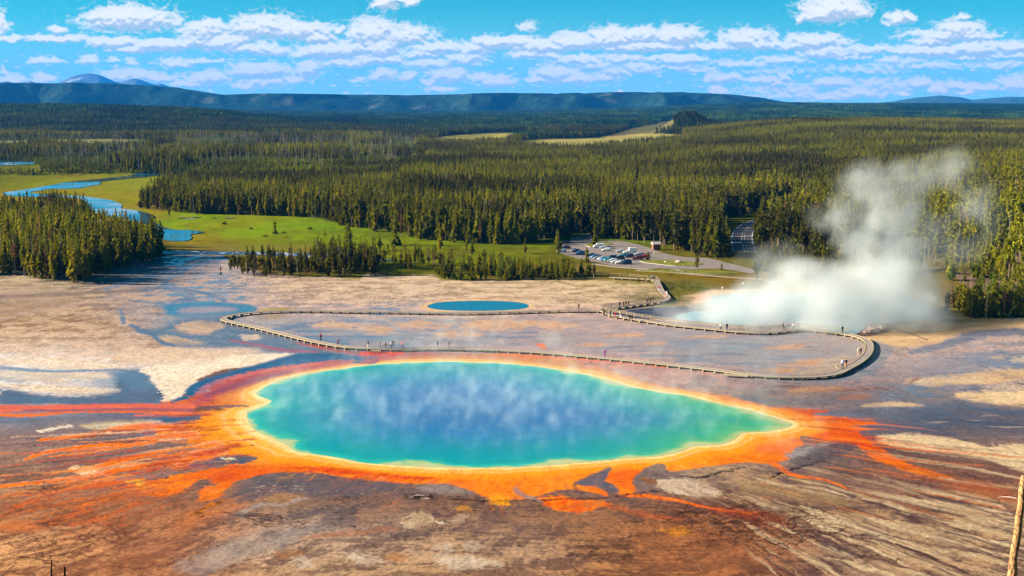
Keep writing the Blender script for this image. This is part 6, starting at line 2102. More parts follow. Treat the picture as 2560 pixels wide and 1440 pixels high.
foot = []
for Q, Nn, T in ((QL, NL, TL), (QS, NS, TS)):
    for i in range(1, len(Q) - 1, 3):
        foot.append((Q[i], math.atan2(T[i][1], T[i][0])))
foot.sort(key=lambda f: f[0][1])
mb = MB().box((0, 0, .24), (.26, 2.3, .50)); fm = None
rest_mb = MB(); nfoot = 0
for i, (q, a) in enumerate(foot):
    if q[1] < 358 and nfoot < 99:
        nfoot += 1
        if fm is None:
            o = mb.build('footing', M_CREAM, walk); fm = o.data
        else:
            o = link('footing', fm, None, walk)
        o.location = (q[0], q[1], 0); o.rotation_euler.z = a
    else:
        rest_mb.box((q[0], q[1], .24), (.26, 2.3, .50), a)
o = rest_mb.build('footing', M_CREAM, walk); o['kind'] = 'stuff'
def railing(pts, parent, mat, h=1.15, base=DECK, spacing=3.0, rails=(.42, .76, 1.1), name='railing', z_at=None):
    Q = px_path(pts, base, spacing); Nn, T = normals(Q, False)
    rail = MB()
    for r in rails:
        rail.tube([(q[0], q[1], base + r) for q in Q], .055, 4)
    ro = rail.build('rail', mat, parent)
    pm = None
    for q, t in zip(Q, T):
        if pm is None:
            o = MB().box((0, 0, h / 2), (.12, .12, h)).build('post', mat, parent); pm = o.data
        else:
            o = link('post', pm, None, parent)
        o.location = (q[0], q[1], base)
        o.rotation_euler.z = math.atan2(t[1], t[0])
r1 = link('railing', None, None, walk); railing([(1510, 780), (1530, 782), (1566, 789), (1620, 798), (1700, 809), (1800, 819), (1850, 824), (1915, 826), (1924, 825)], r1, M_CREAM)
r1 = link('railing', None, None, walk); railing([(1924, 825), (1960, 821), (1998, 818)], r1, M_GREYRAIL)
r1 = link('railing', None, None, walk); railing([(1998, 818), (2050, 822), (2090, 827), (2122, 832)], r1, M_CREAM)
r1 = link('railing', None, None, walk); railing([(1506, 779), (1504, 774), (1512, 770), (1546, 765), (1601, 757), (1640, 752)], r1, M_GREYRAIL)
r1 = link('railing', None, None, walk); railing([(1651, 722), (1650, 712), (1646, 702), (1636, 697), (1622, 696)], r1, M_GREYRAIL, spacing=2.4)
mb = MB()
x, y = flat(940, 875, DECK); mb.box((x, y - .6, .45), (2.6, 1.0, .22)); mb.box((x + 1.1, y - .9, .2), (.2, .5, .4)); mb.box((x - 1.1, y - .9, .2), (.2, .5, .4)); mb.build('landing', M_CREAM, walk)
mb = MB(); x, y = flat(1838, 935, DECK); mb.box((x, y - .8, .50), (5.6, 1.3, .20), -.30); mb.build('landing', M_CREAM, walk)
# log fence beside the upper end, dark railing of the far bridge
def fence(pts, name, label, mat, h, rails, spacing=3.2, base=0.0):
    root = empty(name, (0, 0, 0), 0, label, 'fence')
    railing(pts, root, mat, h, base, spacing, rails)
    return root
fence([(1484, 693), (1500, 691), (1530, 690), (1570, 692), (1618, 696)], 'log_fence', 'pale log fence between the sage slope and the crust flat', M_CREAM, 1.2, (.45, 1.0), 3.4)
fence([(1838, 727), (1862, 720), (1890, 712), (1925, 706)], 'rail_fence', 'dark brown railing of the footbridge just left of the big steam cloud', M_DARKWOOD, 1.3, (.4, .8, 1.2), 2.8)
fence([(1380, 640), (1400, 637), (1425, 641)], 'rail_fence', 'low dark log barrier at the left end of the parking lot', M_DARKWOOD, .7, (.5,), 3)
# bench on the near run
bx_, by_ = flat(968, 867, DECK)
b = empty('bench', (float(bx_), float(by_) + .2, DECK + .004), 0, 'dark backless bench on the boardwalk where four visitors gather', 'bench')
MB().box((0, 0, .44), (2.6, .42, .07)).build('seat', M_DARKWOOD, b)
for s_ in (-1, 1): MB().box((s_ * 1.1, 0, .2), (.1, .36, .41)).build('leg', M_DARKWOOD, b)
lap('boardwalk')

# ------------------------------------------------------------------ lot, road, paths
m_asph = mat_new('asphalt', (.16, .14, .135), .9, .15, .15, .4)
m_asph2 = mat_new('road_asphalt', (.12, .11, .12), .9, .15, .12, .4)
m_path = mat_new('path_gravel', (.26, .22, .19), .95, .1, .2, .8)
m_paint = mat_new('road_paint', (.75, .75, .70), .7, .2)
m_islet = mat_new('island_grass', (.12, .13, .02), .95, .05, .45, .35)
m_kerb = mat_new('kerb_stone', (.42, .38, .34), .9, .1, .1, 2)
draped('parking_lot', LOT, m_asph, .06, 2)
draped('parking_entrance', [(1404, 612), (1440, 596), (1470, 583), (1480, 590), (1476, 600), (1450, 612)], m_asph, .052, 2)
def ribbon_path(name, pts, w, mat, off, zb=None):
    P = smooth_line(pts, 6)
    G = [on_ground(a, b_) for a, b_ in P]
    Q = np.array([(g[0], g[1]) for g in G]); Nn, T = normals(Q, False)
    V = []; F = []
    for i, q in enumerate(Q):
        for s_ in (-.5, 0, .5):
            p = q + Nn[i] * s_ * w
            V.append((p[0], p[1], float(height(p[0], p[1])) + off))
    for i in range(len(Q) - 1):
        for k in range(2):
            F.append((i * 3 + k, i * 3 + k + 1, i * 3 + 4 + k, i * 3 + 3 + k))
    return tag(link(name, pydata(name, V, F, [mat])), kind='structure'), Q, Nn
ribbon_path('path', [(1480, 660), (1540, 668), (1596, 672), (1650, 678), (1740, 687), (1830, 694), (1890, 698), (1940, 706)], 2.6, m_path, .07)
_, RQ, RN = ribbon_path('road', [(1975, 528), (1940, 541), (1905, 551), (1878, 562), (1861, 577), (1855, 592), (1856, 608), (1862, 630)], 10.5, m_asph2, .08)
for off_, w_ in ((-4.7, .30), (4.7, .30), (-.12, .2), (1.2, .14)):
    V = []; F = []
    for i, q in enumerate(RQ):
        for s_ in (-.5, .5):
            p = q + RN[i] * (off_ + s_ * w_); V.append((p[0], p[1], float(height(p[0], p[1])) + .10))
    for i in range(len(RQ) - 1): F.append((i * 2, i * 2 + 1, i * 2 + 3, i * 2 + 2))
    tag(link('road_marking', pydata('road_marking', V, F, [m_paint])), kind='structure')
def island(pts, mat=m_islet, h=.14):
    P = smooth_line(pts, 4, True)
    x, y = flat(P[:, 0], P[:, 1], .1)
    z = float(height(x.mean(), y.mean()))
    bm = bmesh.new()
    top = [bm.verts.new((a, b_, z + .06 + h)) for a, b_ in zip(x, y)]
    bot = [bm.verts.new((a, b_, z - .2)) for a, b_ in zip(x, y)]
    bm.faces.new(top)
    n = len(top)
    for i in range(n):
        f = bm.faces.new((top[i], top[(i + 1) % n], bot[(i + 1) % n], bot[i])); f.material_index = 1
    bmesh.ops.triangulate(bm, faces=[f for f in bm.faces if len(f.verts) > 4])
    me = bpy.data.meshes.new('traffic_island'); bm.to_mesh(me); bm.free()
    me.materials.append(mat); me.materials.append(m_kerb)
    return tag(link('traffic_island', me), kind='structure')
island([(1600, 652), (1640, 650), (1690, 651), (1735, 655), (1758, 659), (1740, 664), (1690, 665), (1640, 660), (1610, 656)])
island([(1464, 611), (1490, 607), (1520, 608), (1532, 611), (1500, 615), (1476, 618)])
island([(1590, 676), (1640, 674), (1720, 675), (1800, 676), (1850, 684), (1790, 686), (1700, 682)], h=.05)

# ------------------------------------------------------------------ cars
def paint(name, c):
    m = bpy.data.materials.new(name); m.use_nodes = True
    b_ = m.node_tree.nodes['Principled BSDF']
    b_.inputs['Base Color'].default_value = (*c, 1); b_.inputs['Roughness'].default_value = .3; b_.inputs['Metallic'].default_value = .15; b_.inputs['Coat Weight'].default_value = .5
    return m
M_GLASS = mat_new('car_glass', (.02, .03, .04), .08, .6)
M_TYRE = mat_new('tyre_rubber', (.02, .02, .02), .9, .1)
M_RIM = mat_new('wheel_rim', (.4, .4, .42), .4, .5, metallic=.7)
M_LAMP = mat_new('lamp_glass', (.7, .7, .65), .15, .6)
M_TAIL = mat_new('tail_lamp', (.35, .01, .01), .2, .6)
CAR_PAINT = {'white': paint('white_paint', (.75, .75, .72)), 'silver': paint('silver_paint', (.40, .45, .47)), 'navy': paint('navy_paint', (.012, .03, .09)), 'blue': paint('blue_paint', (.05, .16, .33)),
             'teal': paint('teal_paint', (.03, .22, .24)), 'black': paint('black_paint', (.01, .012, .018)), 'red': paint('red_paint', (.35, .012, .012)), 'maroon': paint('maroon_paint', (.13, .01, .012)), 'grey': paint('grey_paint', (.12, .14, .16))}
def loft(mb, st, mi=0):
    """st: (x, half width low, half width top, z low, z top); ring of eight points per station"""
    V = []; F = []
    for x, wl, wt, zl, zt in st:
        b_ = .12 * (zt - zl)
        V += [(x, -wl, zl), (x, wl, zl), (x, wl * 1.0, zl + (zt - zl) * .55), (x, wt, zt - b_), (x, wt * .86, zt), (x, -wt * .86, zt), (x, -wt, zt - b_), (x, -wl * 1.0, zl + (zt - zl) * .55)]
    for i in range(len(st) - 1):
        for k in range(8):
            F.append((i * 8 + k, i * 8 + (k + 1) % 8, i * 8 + 8 + (k + 1) % 8, i * 8 + 8 + k))
    F.append(tuple(range(8))[::-1]); F.append(tuple((len(st) - 1) * 8 + k for k in range(8)))
    mb.add(V, F, mi)
CARS = {   # length, body stations, cabin stations (x, w low, w top, z low, z top), wheel x
 'sedan': (4.7, [(-2.3, .72, .70, .35, .70), (-2.2, .86, .80, .25, .92), (-1.2, .90, .84, .22, .98), (.9, .90, .84, .22, .96), (2.0, .86, .78, .24, .82), (2.32, .68, .62, .34, .62)],
           [(-1.75, .74, .60, .90, .97), (-.95, .80, .60, .90, 1.40), (.25, .80, .62, .90, 1.43), (1.15, .78, .66, .88, .96)], 1.42, .32),
 'suv': (4.8, [(-2.35, .80, .78, .40, .95), (-2.3, .92, .88, .32, 1.10), (-1.2, .94, .90, .30, 1.12), (1.0, .94, .90, .30, 1.08), (2.1, .90, .84, .32, .98), (2.35, .76, .70, .42, .78)],
         [(-2.22, .84, .72, 1.04, 1.40), (-2.0, .84, .68, 1.04, 1.74), (.2, .84, .70, 1.04, 1.78), (1.1, .84, .72, 1.02, 1.10)], 1.45, .37),
 'hatchback': (4.1, [(-2.0, .74, .72, .35, .85), (-1.9, .86, .82, .25, .98), (-1.0, .88, .84, .22, 1.0), (.9, .88, .82, .22, .96), (1.8, .84, .76, .24, .82), (2.02, .66, .60, .34, .62)],
               [(-1.9, .76, .66, .94, 1.15), (-1.6, .78, .62, .94, 1.42), (.1, .78, .62, .92, 1.46), (1.1, .78, .68, .90, .97)], 1.28, .31),
 'van': (5.2, [(-2.55, .86, .84, .38, 1.15), (-2.5, .95, .92, .30, 1.25), (-1.2, .97, .94, .28, 1.25), (1.2, .97, .93, .28, 1.20), (2.2, .92, .86, .30, 1.05), (2.55, .80, .74, .40, .80)],
         [(-2.45, .90, .80, 1.18, 1.70), (-2.3, .90, .78, 1.18, 2.05), (.9, .90, .78, 1.18, 2.05), (1.9, .88, .78, 1.05, 1.18)], 1.6, .36),
 'camper': (5.6, [(-2.8, .95, .95, .45, 1.30), (-2.75, 1.02, 1.0, .40, 1.35), (0, 1.02, 1.0, .40, 1.35), (.9, .95, .90, .35, 1.15), (2.4, .92, .86, .36, 1.0), (2.75, .80, .74, .44, .80)],
            [(-2.8, 1.0, .96, 1.30, 2.35), (-2.6, 1.02, .98, 1.30, 2.55), (.3, 1.02, .98, 1.30, 2.55), (.55, .86, .80, 1.10, 1.70), (1.5, .84, .74, 1.05, 1.15)], 1.8, .38)}
def make_car(kind, color):
    L_, body, cab, wx, wr = CARS[kind]
    root = empty('parked_car' if kind != 'camper' else 'camper_van', (0, 0, 0))
    mb = MB(); loft(mb, body); loft(mb, cab); bo = mb.build('body', CAR_PAINT[color], root, False)
    def side(y):
        # side glass follows the cabin section a little inside its roof
        gm = MB(); s_ = 1 if y > 0 else -1
        pts = [(c[0], c[3], c[4], c[1], c[2]) for c in cab if c[0] > cab[0][0] - .01]
        if kind == 'camper': pts = [(.62, 1.10, 1.62, .86, .80), (1.4, 1.08, 1.2, .84, .76)]
        V = []
        for (x, zl, zt, wl, wt) in pts:
            a0, a1 = .22, .80
            for a in (a0, a1):
                z = zl + (zt - zl) * a; w = wl + (wt - wl) * max(0, (a - .4) / .5) + .012
                V.append((x, s_ * w, z))
        F = [(2 * i, 2 * i + 1, 2 * i + 3, 2 * i + 2) for i in range(len(pts) - 1)]
        gm.add(V, F); return gm.build('side_window', M_GLASS, root)
    side(1); side(-1)
    a, b_ = cab[-1], cab[-2]
    for nm, p, q in (('windshield', a, b_), ('rear_window', cab[0], cab[1])):
        gm = MB(); V = []
        for c, t in ((p, .25), (q, .75)):
            x = p[0] + (q[0] - p[0]) * t; z = (p[4] + (q[4] - p[4]) * t) + .012; w = (p[2] + (q[2] - p[2]) * t) * .82
            V += [(x, -w, z), (x, w, z)]
        gm.add(V, [(0, 1, 3, 2)]); gm.build(nm, M_GLASS, root)
    wm = None
    for sx in (-1, 1):
        for sy in (-1, 1):
            y = sy * (body[2][1] - .06)
            w = MB().tube([(0, -.11, 0), (0, .11, 0)], wr, 12).build('wheel', M_TYRE, root)
            w.location = (sx * wx, y, wr)
            MB().tube([(0, -.118, 0), (0, .118, 0)], wr * .6, 10).build('rim', M_RIM, w)
    for sy in (-1, 1):
        MB().box((body[-1][0] - .06, sy * .6, body[-2][4] - .22), (.12, .34, .16)).build('headlight', M_LAMP, root)
        MB().box((body[0][0] + .02, sy * .66, body[1][4] - .18), (.10, .28, .16)).build('tail_light', M_TAIL, root)
    return root
CARLIST = [  # px, py of its foot, kind, colour, heading in degrees, label
 (1412, 611, 'suv', 'black', 185, 'dark blue-black car farthest left in the lot, half behind the tall spruce'),
 (1414, 622, 'sedan', 'navy', 190, 'dark sedan parked in front of the leftmost car by the tall spruce'),
 (1404, 631, 'hatchback', 'white', 200, 'pale car mostly hidden by the foot of the tall spruce'),
 (1440, 631, 'sedan', 'navy', 205, 'dark car just left of the rounded pine, behind the light blue one'),
 (1450, 636, 'hatchback', 'blue', 205, 'light blue car just left of the rounded pine'),
 (1480, 642, 'sedan', 'black', 205, 'first dark car right of the rounded pine, left end of the row'),
 (1488, 645, 'hatchback', 'blue', 205, 'second car of the long row, blue with a lit bonnet'),
 (1497, 647.5, 'sedan', 'grey', 205, 'third car of the long row, steel grey'),
 (1505, 650, 'hatchback', 'silver', 205, 'fourth car of the long row, bright silver'),
 (1513, 651.5, 'sedan', 'blue', 205, 'fifth car of the long row, mid blue'),
 (1521, 653, 'hatchback', 'teal', 205, 'sixth car of the long row, teal blue'),
 (1528, 649, 'suv', 'navy', 190, 'navy suv behind the middle of the long row'),
 (1532, 655.5, 'hatchback', 'white', 205, 'seventh car of the long row, white'),
 (1541, 657.5, 'sedan', 'silver', 205, 'eighth car of the long row, silver blue'),
 (1547, 650.5, 'suv', 'black', 190, 'black suv behind the right part of the long row'),
 (1551, 660, 'hatchback', 'white', 205, 'ninth car of the long row, white with blue glass'),
 (1564, 660.5, 'suv', 'navy', 200, 'big navy suv at the right end of the long row'),
 (1497, 620, 'van', 'white', 182, 'white van in front of the large spruce on the island'),
 (1512, 622, 'sedan', 'silver', 180, 'silver car parked behind the white compact and the white van'),
 (1516, 628, 'hatchback', 'white', 178, 'white compact car alone in the middle of the lot'),
 (1553, 631, 'sedan', 'silver', 182, 'silver sedan left of the white camper'),
 (1574, 634, 'camper', 'white', 185, 'boxy white camper van, tallest vehicle of the lot'),
 (1560, 642, 'sedan', 'teal', 184, 'teal sedan in front of the white camper'),
 (1573, 644, 'hatchback', 'navy', 186, 'navy hatchback in front of the camper, right of the teal sedan'),
 (1597, 639, 'sedan', 'silver', 182, 'pale green-silver sedan right of the white camper'),
 (1594, 650, 'suv', 'maroon', 182, 'dark red suv in front of the pale sedan'),
 (1613, 645, 'hatchback', 'red', 182, 'bright red car half behind the bushy little pine')]
CARS_DONE = {}
for px, py, kd, cl, hd, lb in CARLIST:
    x, y, z = on_ground(px, py)
    if kd in CARS_DONE:
        c = copy_tree(CARS_DONE[kd])
    else:
        c = make_car(kd, cl); note_kids(c); CARS_DONE[kd] = c
        # colour lives on the object, so that copies can share the mesh
    bodyo = [k for k in KIDS[c.name] if k.name.split('.')[0] == 'body'][0]
    bodyo.material_slots[0].link = 'OBJECT'; bodyo.material_slots[0].material = CAR_PAINT[cl]
    c.location = (x, y, z + .07); c.rotation_euler.z = R(hd)
    tag(c, lb, 'camper van' if kd == 'camper' else ('van' if kd == 'van' else 'car'), 'vehicles in the parking lot')
lap('cars')

# ------------------------------------------------------------------ people
SK = {'head': 0, 'top': 1, 'legs': 2, 'shoe': 3, 'hand': 4}
def person_mesh(name, pose):
    """one continuous skinned figure, 1.72 m tall when standing, facing -Y"""
    J = []; E = []; Rr = []; K = []
    def j(p, r, parent, k):
        J.append(Vector(p)); Rr.append(r if isinstance(r, tuple) else (r, r)); K.append(k)
        if parent is not None: E.append((parent, len(J) - 1))
        return len(J) - 1
    hip = pose.get('hip', .93); fw = pose.get('lean', 0.0)
    pel = j((0, 0, hip), (.155, .115), None, 'legs')
    wst = j((0, -.02 * fw, hip + .14), (.135, .105), pel, 'top')
    chs = j((0, -.16 * fw, hip + .36), (.165, .115), wst, 'top')
    nck = j((0, -.24 * fw, hip + .54), (.060, .060), chs, 'top')
    hdb = j((0, -.28 * fw - .01, hip + .64), (.080, .090), nck, 'head')
    hdt = j((0, -.30 * fw - .01, hip + .76), (.078, .092), hdb, 'head')
    nose = j((0, -.30 * fw - .115, hip + .665), (.018, .018), hdb, 'head')
    for s_ in (-1, 1):
        a = pose['arm' if s_ < 0 else 'arm2']
        sh = j((s_ * .175, -.20 * fw, hip + .47), (.062, .062), chs, 'top')
        el = j((s_ * a[0][0], a[0][1], hip + a[0][2]), (.046, .046), sh, 'top')
        wr_ = j((s_ * a[1][0], a[1][1], hip + a[1][2]), (.034, .034), el, 'top')
        d = (J[wr_] - J[el]).normalized()
        pm = j(J[wr_] + d * .07, (.036, .022), wr_, 'hand')
        q = d.orthogonal().normalized(); q2 = d.cross(q)
        for f in range(4):
            o_ = q * ((f - 1.5) * .019)
            k1 = j(J[pm] + d * .045 + o_, .0095, pm, 'hand'); k2 = j(J[k1] + d * (.030 + .004 * (1.5 - abs(f - 1.4))) + q2 * .012, .0085, k1, 'hand')
        j(J[wr_] + d * .055 + q * .045 + q2 * .012, .011, pm, 'hand')
        l = pose['leg' if s_ < 0 else 'leg2']
        th = j((s_ * .095, 0, hip - .06), (.092, .092), pel, 'legs')
        kn = j((s_ * l[0][0], l[0][1], l[0][2]), (.062, .062), th, 'legs')
        an = j((s_ * l[1][0], l[1][1], l[1][2]), (.045, .045), kn, 'legs')
        j((s_ * l[1][0], l[1][1] - .13, l[1][2] - .045), (.042, .032), an, 'shoe')
    me = bpy.data.meshes.new(name)
    me.from_pydata([tuple(v) for v in J], E, [])
    o = bpy.data.objects.new(name, me); COL.objects.link(o)
    sk = o.modifiers.new('skin', 'SKIN'); sk.use_smooth_shade = True
    me.skin_vertices[0].data[0].use_root = True
    for i, r in enumerate(Rr): me.skin_vertices[0].data[i].radius = r
    sb = o.modifiers.new('sub', 'SUBSURF'); sb.levels = 1; sb.render_levels = 1
    dg = bpy.context.evaluated_depsgraph_get(); dg.update()
    out = bpy.data.meshes.new_from_object(o.evaluated_get(dg))
    bpy.data.objects.remove(o); bpy.data.meshes.remove(me)
    out.name = name; out.materials.clear()
    for nm in ('skin', 'top', 'legs', 'shoe'): out.materials.append(PM[nm])
    Jn = np.array([tuple(v) for v in J]); zmin = min(v.co.z for v in out.vertices)
    segs = E
    mi = []
    for p in out.polygons:
        c = np.array(p.center); best = 9; bk = 1
        for a, b_ in segs:
            A, B = Jn[a], Jn[b_]; d = B - A; t = np.clip(np.dot(c - A, d) / (np.dot(d, d) + 1e-9), 0, 1)
            q = np.linalg.norm(c - A - d * t) / max(Rr[b_][0], .02)
            if q < best: best = q; bk = {'head': 0, 'hand': 0, 'top': 1, 'legs': 2, 'shoe': 3}[K[b_] if t > .25 or K[b_] == K[a] else K[a]]
        mi.append(bk)
    out.polygons.foreach_set('material_index', np.array(mi, np.int32))
    return out, zmin, Jn[5]
PM = {'skin': mat_new('skin', (.50, .30, .20), .6, .3), 'top': mat_new('cloth_top', (.1, .1, .1), .9, .1), 'legs': mat_new('cloth_legs', (.05, .05, .07), .9, .1), 'shoe': mat_new('shoe_leather', (.04, .035, .03), .7, .2)}
ARM_D = [(.235, .02, .20), (.25, -.06, -.03)]; ARM_U = [(.26, -.16, .32), (.09, -.26, .56)]; ARM_H = [(.26, .08, .24), (.17, -.10, .06)]; ARM_F = [(.22, -.10, .22), (.16, -.34, .20)]
LEG_S = [(.10, -.01, .50), (.11, .03, .09)]; LEG_F = [(.10, -.16, .52), (.10, -.24, .12)]; LEG_B = [(.10, .06, .50), (.10, .30, .13)]; LEG_W = [(.17, 0, .50), (.26, .02, .09)]
POSES = {'stand': dict(arm=ARM_D, arm2=ARM_H, leg=LEG_S, leg2=LEG_S), 'walk': dict(arm=[(.23, -.08, .22), (.22, -.26, .06)], arm2=[(.23, .12, .22), (.22, .14, -.02)], leg=LEG_F, leg2=LEG_B, lean=.25),
         'photo': dict(arm=ARM_U, arm2=ARM_U, leg=LEG_S, leg2=LEG_F, lean=.1), 'wide': dict(arm=ARM_H, arm2=ARM_H, leg=LEG_W, leg2=LEG_W), 'lean': dict(arm=ARM_F, arm2=ARM_F, leg=LEG_S, leg2=LEG_S, lean=.6),
         'sit': dict(hip=.52, arm=ARM_F, arm2=ARM_F, leg=[(.12, -.42, .50), (.12, -.40, .10)], leg2=[(.12, -.42, .50), (.12, -.44, .10)], lean=.35)}
PMESH = {}
for k_, v_ in POSES.items(): PMESH[k_] = person_mesh('person_body_' + k_, v_)
def hair_mesh():
    bm = bmesh.new(); bmesh.ops.create_icosphere(bm, subdivisions=2, radius=1)
    for v in bm.verts:
        v.co = Vector((v.co.x * .094, v.co.y * .108 + .012, v.co.z * .10))
        if v.co.y < -.02 and v.co.z < .03: v.co.y = -.02; v.co.z = max(v.co.z, -.02)
        v.co.z = max(v.co.z, -.075)
    me = bpy.data.meshes.new('hair'); bm.to_mesh(me); bm.free(); me.materials.append(mat_new('hair', (.05, .03, .02), .8, .2)); return me
HAIR = hair_mesh()
CL = {}
def cloth(c):
    if c not in CL: CL[c] = mat_new('cloth', tuple(lin(c)), .9, .1, .12, 8)
    return CL[c]
BLK, NVY, WHT, RED, DRED, BRN, GRN, PUR, PNK, MAG, GRY, TANc, LBL, DEN = (18, 18, 22), (24, 30, 60), (235, 235, 240), (190, 24, 36), (120, 20, 36), (96, 56, 44), (24, 52, 56), (140, 30, 150), (210, 90, 110), (200, 20, 110), (90, 95, 105), (190, 160, 120), (150, 180, 225), (40, 55, 90)
PEOPLE = [  # px, py (feet), pose, top, legs, facing deg (0 = to the viewer), height factor, deck level?, label
 (802, 853, 'stand', RED, BLK, 20, 1.12, 1, 'person in bright red jacket standing alone on the boardwalk left of the group'),
 (845, 863, 'photo', DRED, DRED, 60, .95, 1, 'person in dark red raising both hands, second from the left on the near boardwalk'),
 (921, 870, 'stand', NVY, WHT, 0, 1.0, 1, 'person in navy top and white trousers left of the bench'),
 (951, 871, 'stand', BRN, BLK, 90, 1.0, 1, 'person in brown standing at the left end of the bench'),
 (964, 869, 'sit', DRED, NVY, 10, 1.0, 1, 'person in dark red sitting on the bench'),
 (983, 870, 'wide', NVY, NVY, 0, 1.08, 1, 'person in navy with a pale cap standing at the right end of the bench'),
 (978, 871, 'stand', WHT, NVY, 200, .95, 1, 'person in white shirt half hidden beside the one in navy at the bench'),
 (1005, 871, 'walk', PNK, GRY, 90, 1.0, 1, 'person with pink shirt and dark backpack walking right of the bench'),
 (1094, 869, 'stand', GRN, GRN, 0, 1.0, 1, 'person in dark green with a white hat on the misty stretch of boardwalk'),
 (1123, 870, 'wide', (50, 40, 75), (50, 45, 80), 90, 1.0, 1, 'person in dusky purple with legs apart, right of the one in dark green'),
 (1512, 894, 'stand', PUR, PUR, 0, 1.1, 1, 'person all in vivid purple alone on the near boardwalk'),
 (1447, 774, 'stand', BLK, BLK, 0, 1.0, 1, 'person in black alone on the far boardwalk left of the junction'),
 (1549, 769, 'stand', BLK, BLK, 180, 1.05, 1, 'leftmost dark figure on the short back boardwalk'),
 (1559, 768, 'lean', (40, 30, 45), BLK, 180, 1.0, 1, 'second dark figure on the short back boardwalk leaning on the rail'),
 (1565, 767, 'stand', DRED, BRN, 180, 1.0, 1, 'person in dark red in the middle of the back boardwalk group'),
 (1572, 767, 'stand', BLK, GRY, 0, 1.0, 1, 'rightmost dark figure of the back boardwalk group of four'),
 (1619, 759, 'stand', (90, 50, 100), NVY, 200, 1.0, 1, 'person in dull purple, left one of the pair on the back boardwalk'),
 (1626, 758, 'lean', BLK, NVY, 120, 1.0, 1, 'person in black, right one of the pair on the back boardwalk'),
 (1508, 786, 'stand', BLK, BLK, 90, 1.1, 1, 'dark figure farthest left at the boardwalk junction'),
 (1511, 790, 'stand', (40, 25, 30), BLK, 0, 1.1, 1, 'person in black-brown in front of the leftmost figure at the junction'),
 (1517, 791, 'walk', NVY, BLK, 240, 1.0, 1, 'person in navy walking between the others at the junction'),
 (1526, 792, 'stand', (60, 65, 80), BLK, 200, 1.05, 1, 'person in slate grey fourth from the left at the junction'),
 (1539, 794, 'stand', RED, MAG, 180, .95, 1, 'person in crimson and pink leaning by the pale railing'),
 (1552, 796, 'photo', (150, 120, 90), WHT, 180, 1.05, 1, 'person with raised arms in beige and white at the pale railing'),
 (1574, 802, 'stand', BLK, BLK, 180, 1.05, 1, 'person in black, left one of the two at the pale railing'),
 (1580, 803, 'lean', (50, 20, 60), BLK, 180, 1.0, 1, 'person in plum, right one of the two at the pale railing'),
 (1647, 728, 'stand', MAG, WHT, 0, 1.0, 1, 'person in magenta top and white trousers on the upper boardwalk'),
 (1662, 744, 'walk', PNK, TANc, 30, 1.0, 1, 'person in pink at the bend of the upper boardwalk'),
 (1667, 741, 'stand', WHT, WHT, 0, 1.0, 1, 'person in white at the bend of the upper boardwalk'),
 (1630, 700, 'stand', LBL, NVY, 20, 1.0, 1, 'person in light blue where the boardwalk starts, the left one'),
 (1636, 702, 'stand', NVY, BLK, 0, 1.0, 1, 'person in navy where the boardwalk starts, the right one'),
 (1802, 825, 'walk', WHT, BLK, 180, 1.05, 1, 'person in white top at the dark railing, left of the one in dark blue'),
 (1817, 826, 'stand', (20, 30, 50), NVY, 180, 1.1, 1, 'person in dark blue at the dark railing'),
 (1958, 826, 'stand', BLK, BLK, 180, 1.1, 1, 'person in black at the rising railing, beside the one in white'),
 (1963, 825, 'stand', WHT, DEN, 180, 1.05, 1, 'person in white and jeans at the rising railing, next to the one in black'),
 (1983, 824, 'walk', WHT, GRY, 180, 1.0, 1, 'person in white alone near the corner of the railing'),
 (2106, 834, 'stand', BLK, BLK, 0, 1.15, 1, 'person in black at the right end of the pale railing'),
 (2146, 889, 'stand', (235, 220, 195), TANc, 20, 1.1, 1, 'person in cream top and tan trousers on the right bend'),
 (2152, 887, 'stand', BLK, BRN, 0, 1.0, 1, 'person in black shirt beside the one in cream on the right bend'),
 (2106, 922, 'stand', (190, 205, 240), DEN, 0, 1.25, 1, 'tall person in a pale blue coat walking behind the light dog'),
 (2115, 919, 'stand', BLK, (190, 130, 100), 0, 1.12, 1, 'person in black shirt and shorts right of the one in the pale blue coat'),
 (1858, 718, 'stand', WHT, GRY, 0, 1.0, 0, 'tiny person in white on the dark footbridge left of the steam'),
 (1806, 728, 'stand', WHT, TANc, 0, .9, 0, 'tiny white figure on the pale rim behind the steaming crater')]
for px, py, ps, tp, lg, fc, hf, dk, lb in PEOPLE:
    me, zmin, hd = PMESH[ps]
    lvl = DECK + .005 if dk else float(height(*[float(v) for v in flat(px, py)])) + .08
    x, y = flat(px, py, lvl)
    k = hf * 1.15
    o = link('person', me); o.location = (float(x), float(y), lvl - zmin * k)
    o.scale = (k, k, k); o.rotation_euler.z = R(fc)
    for i, c in ((1, tp), (2, lg)):
        o.material_slots[i].link = 'OBJECT'; o.material_slots[i].material = cloth(c)
    h = link('hair', HAIR, None, o); h.location = (hd[0], hd[1] + .008, hd[2] + .01)
    tag(o, lb, 'person', 'visitors on the boardwalk')
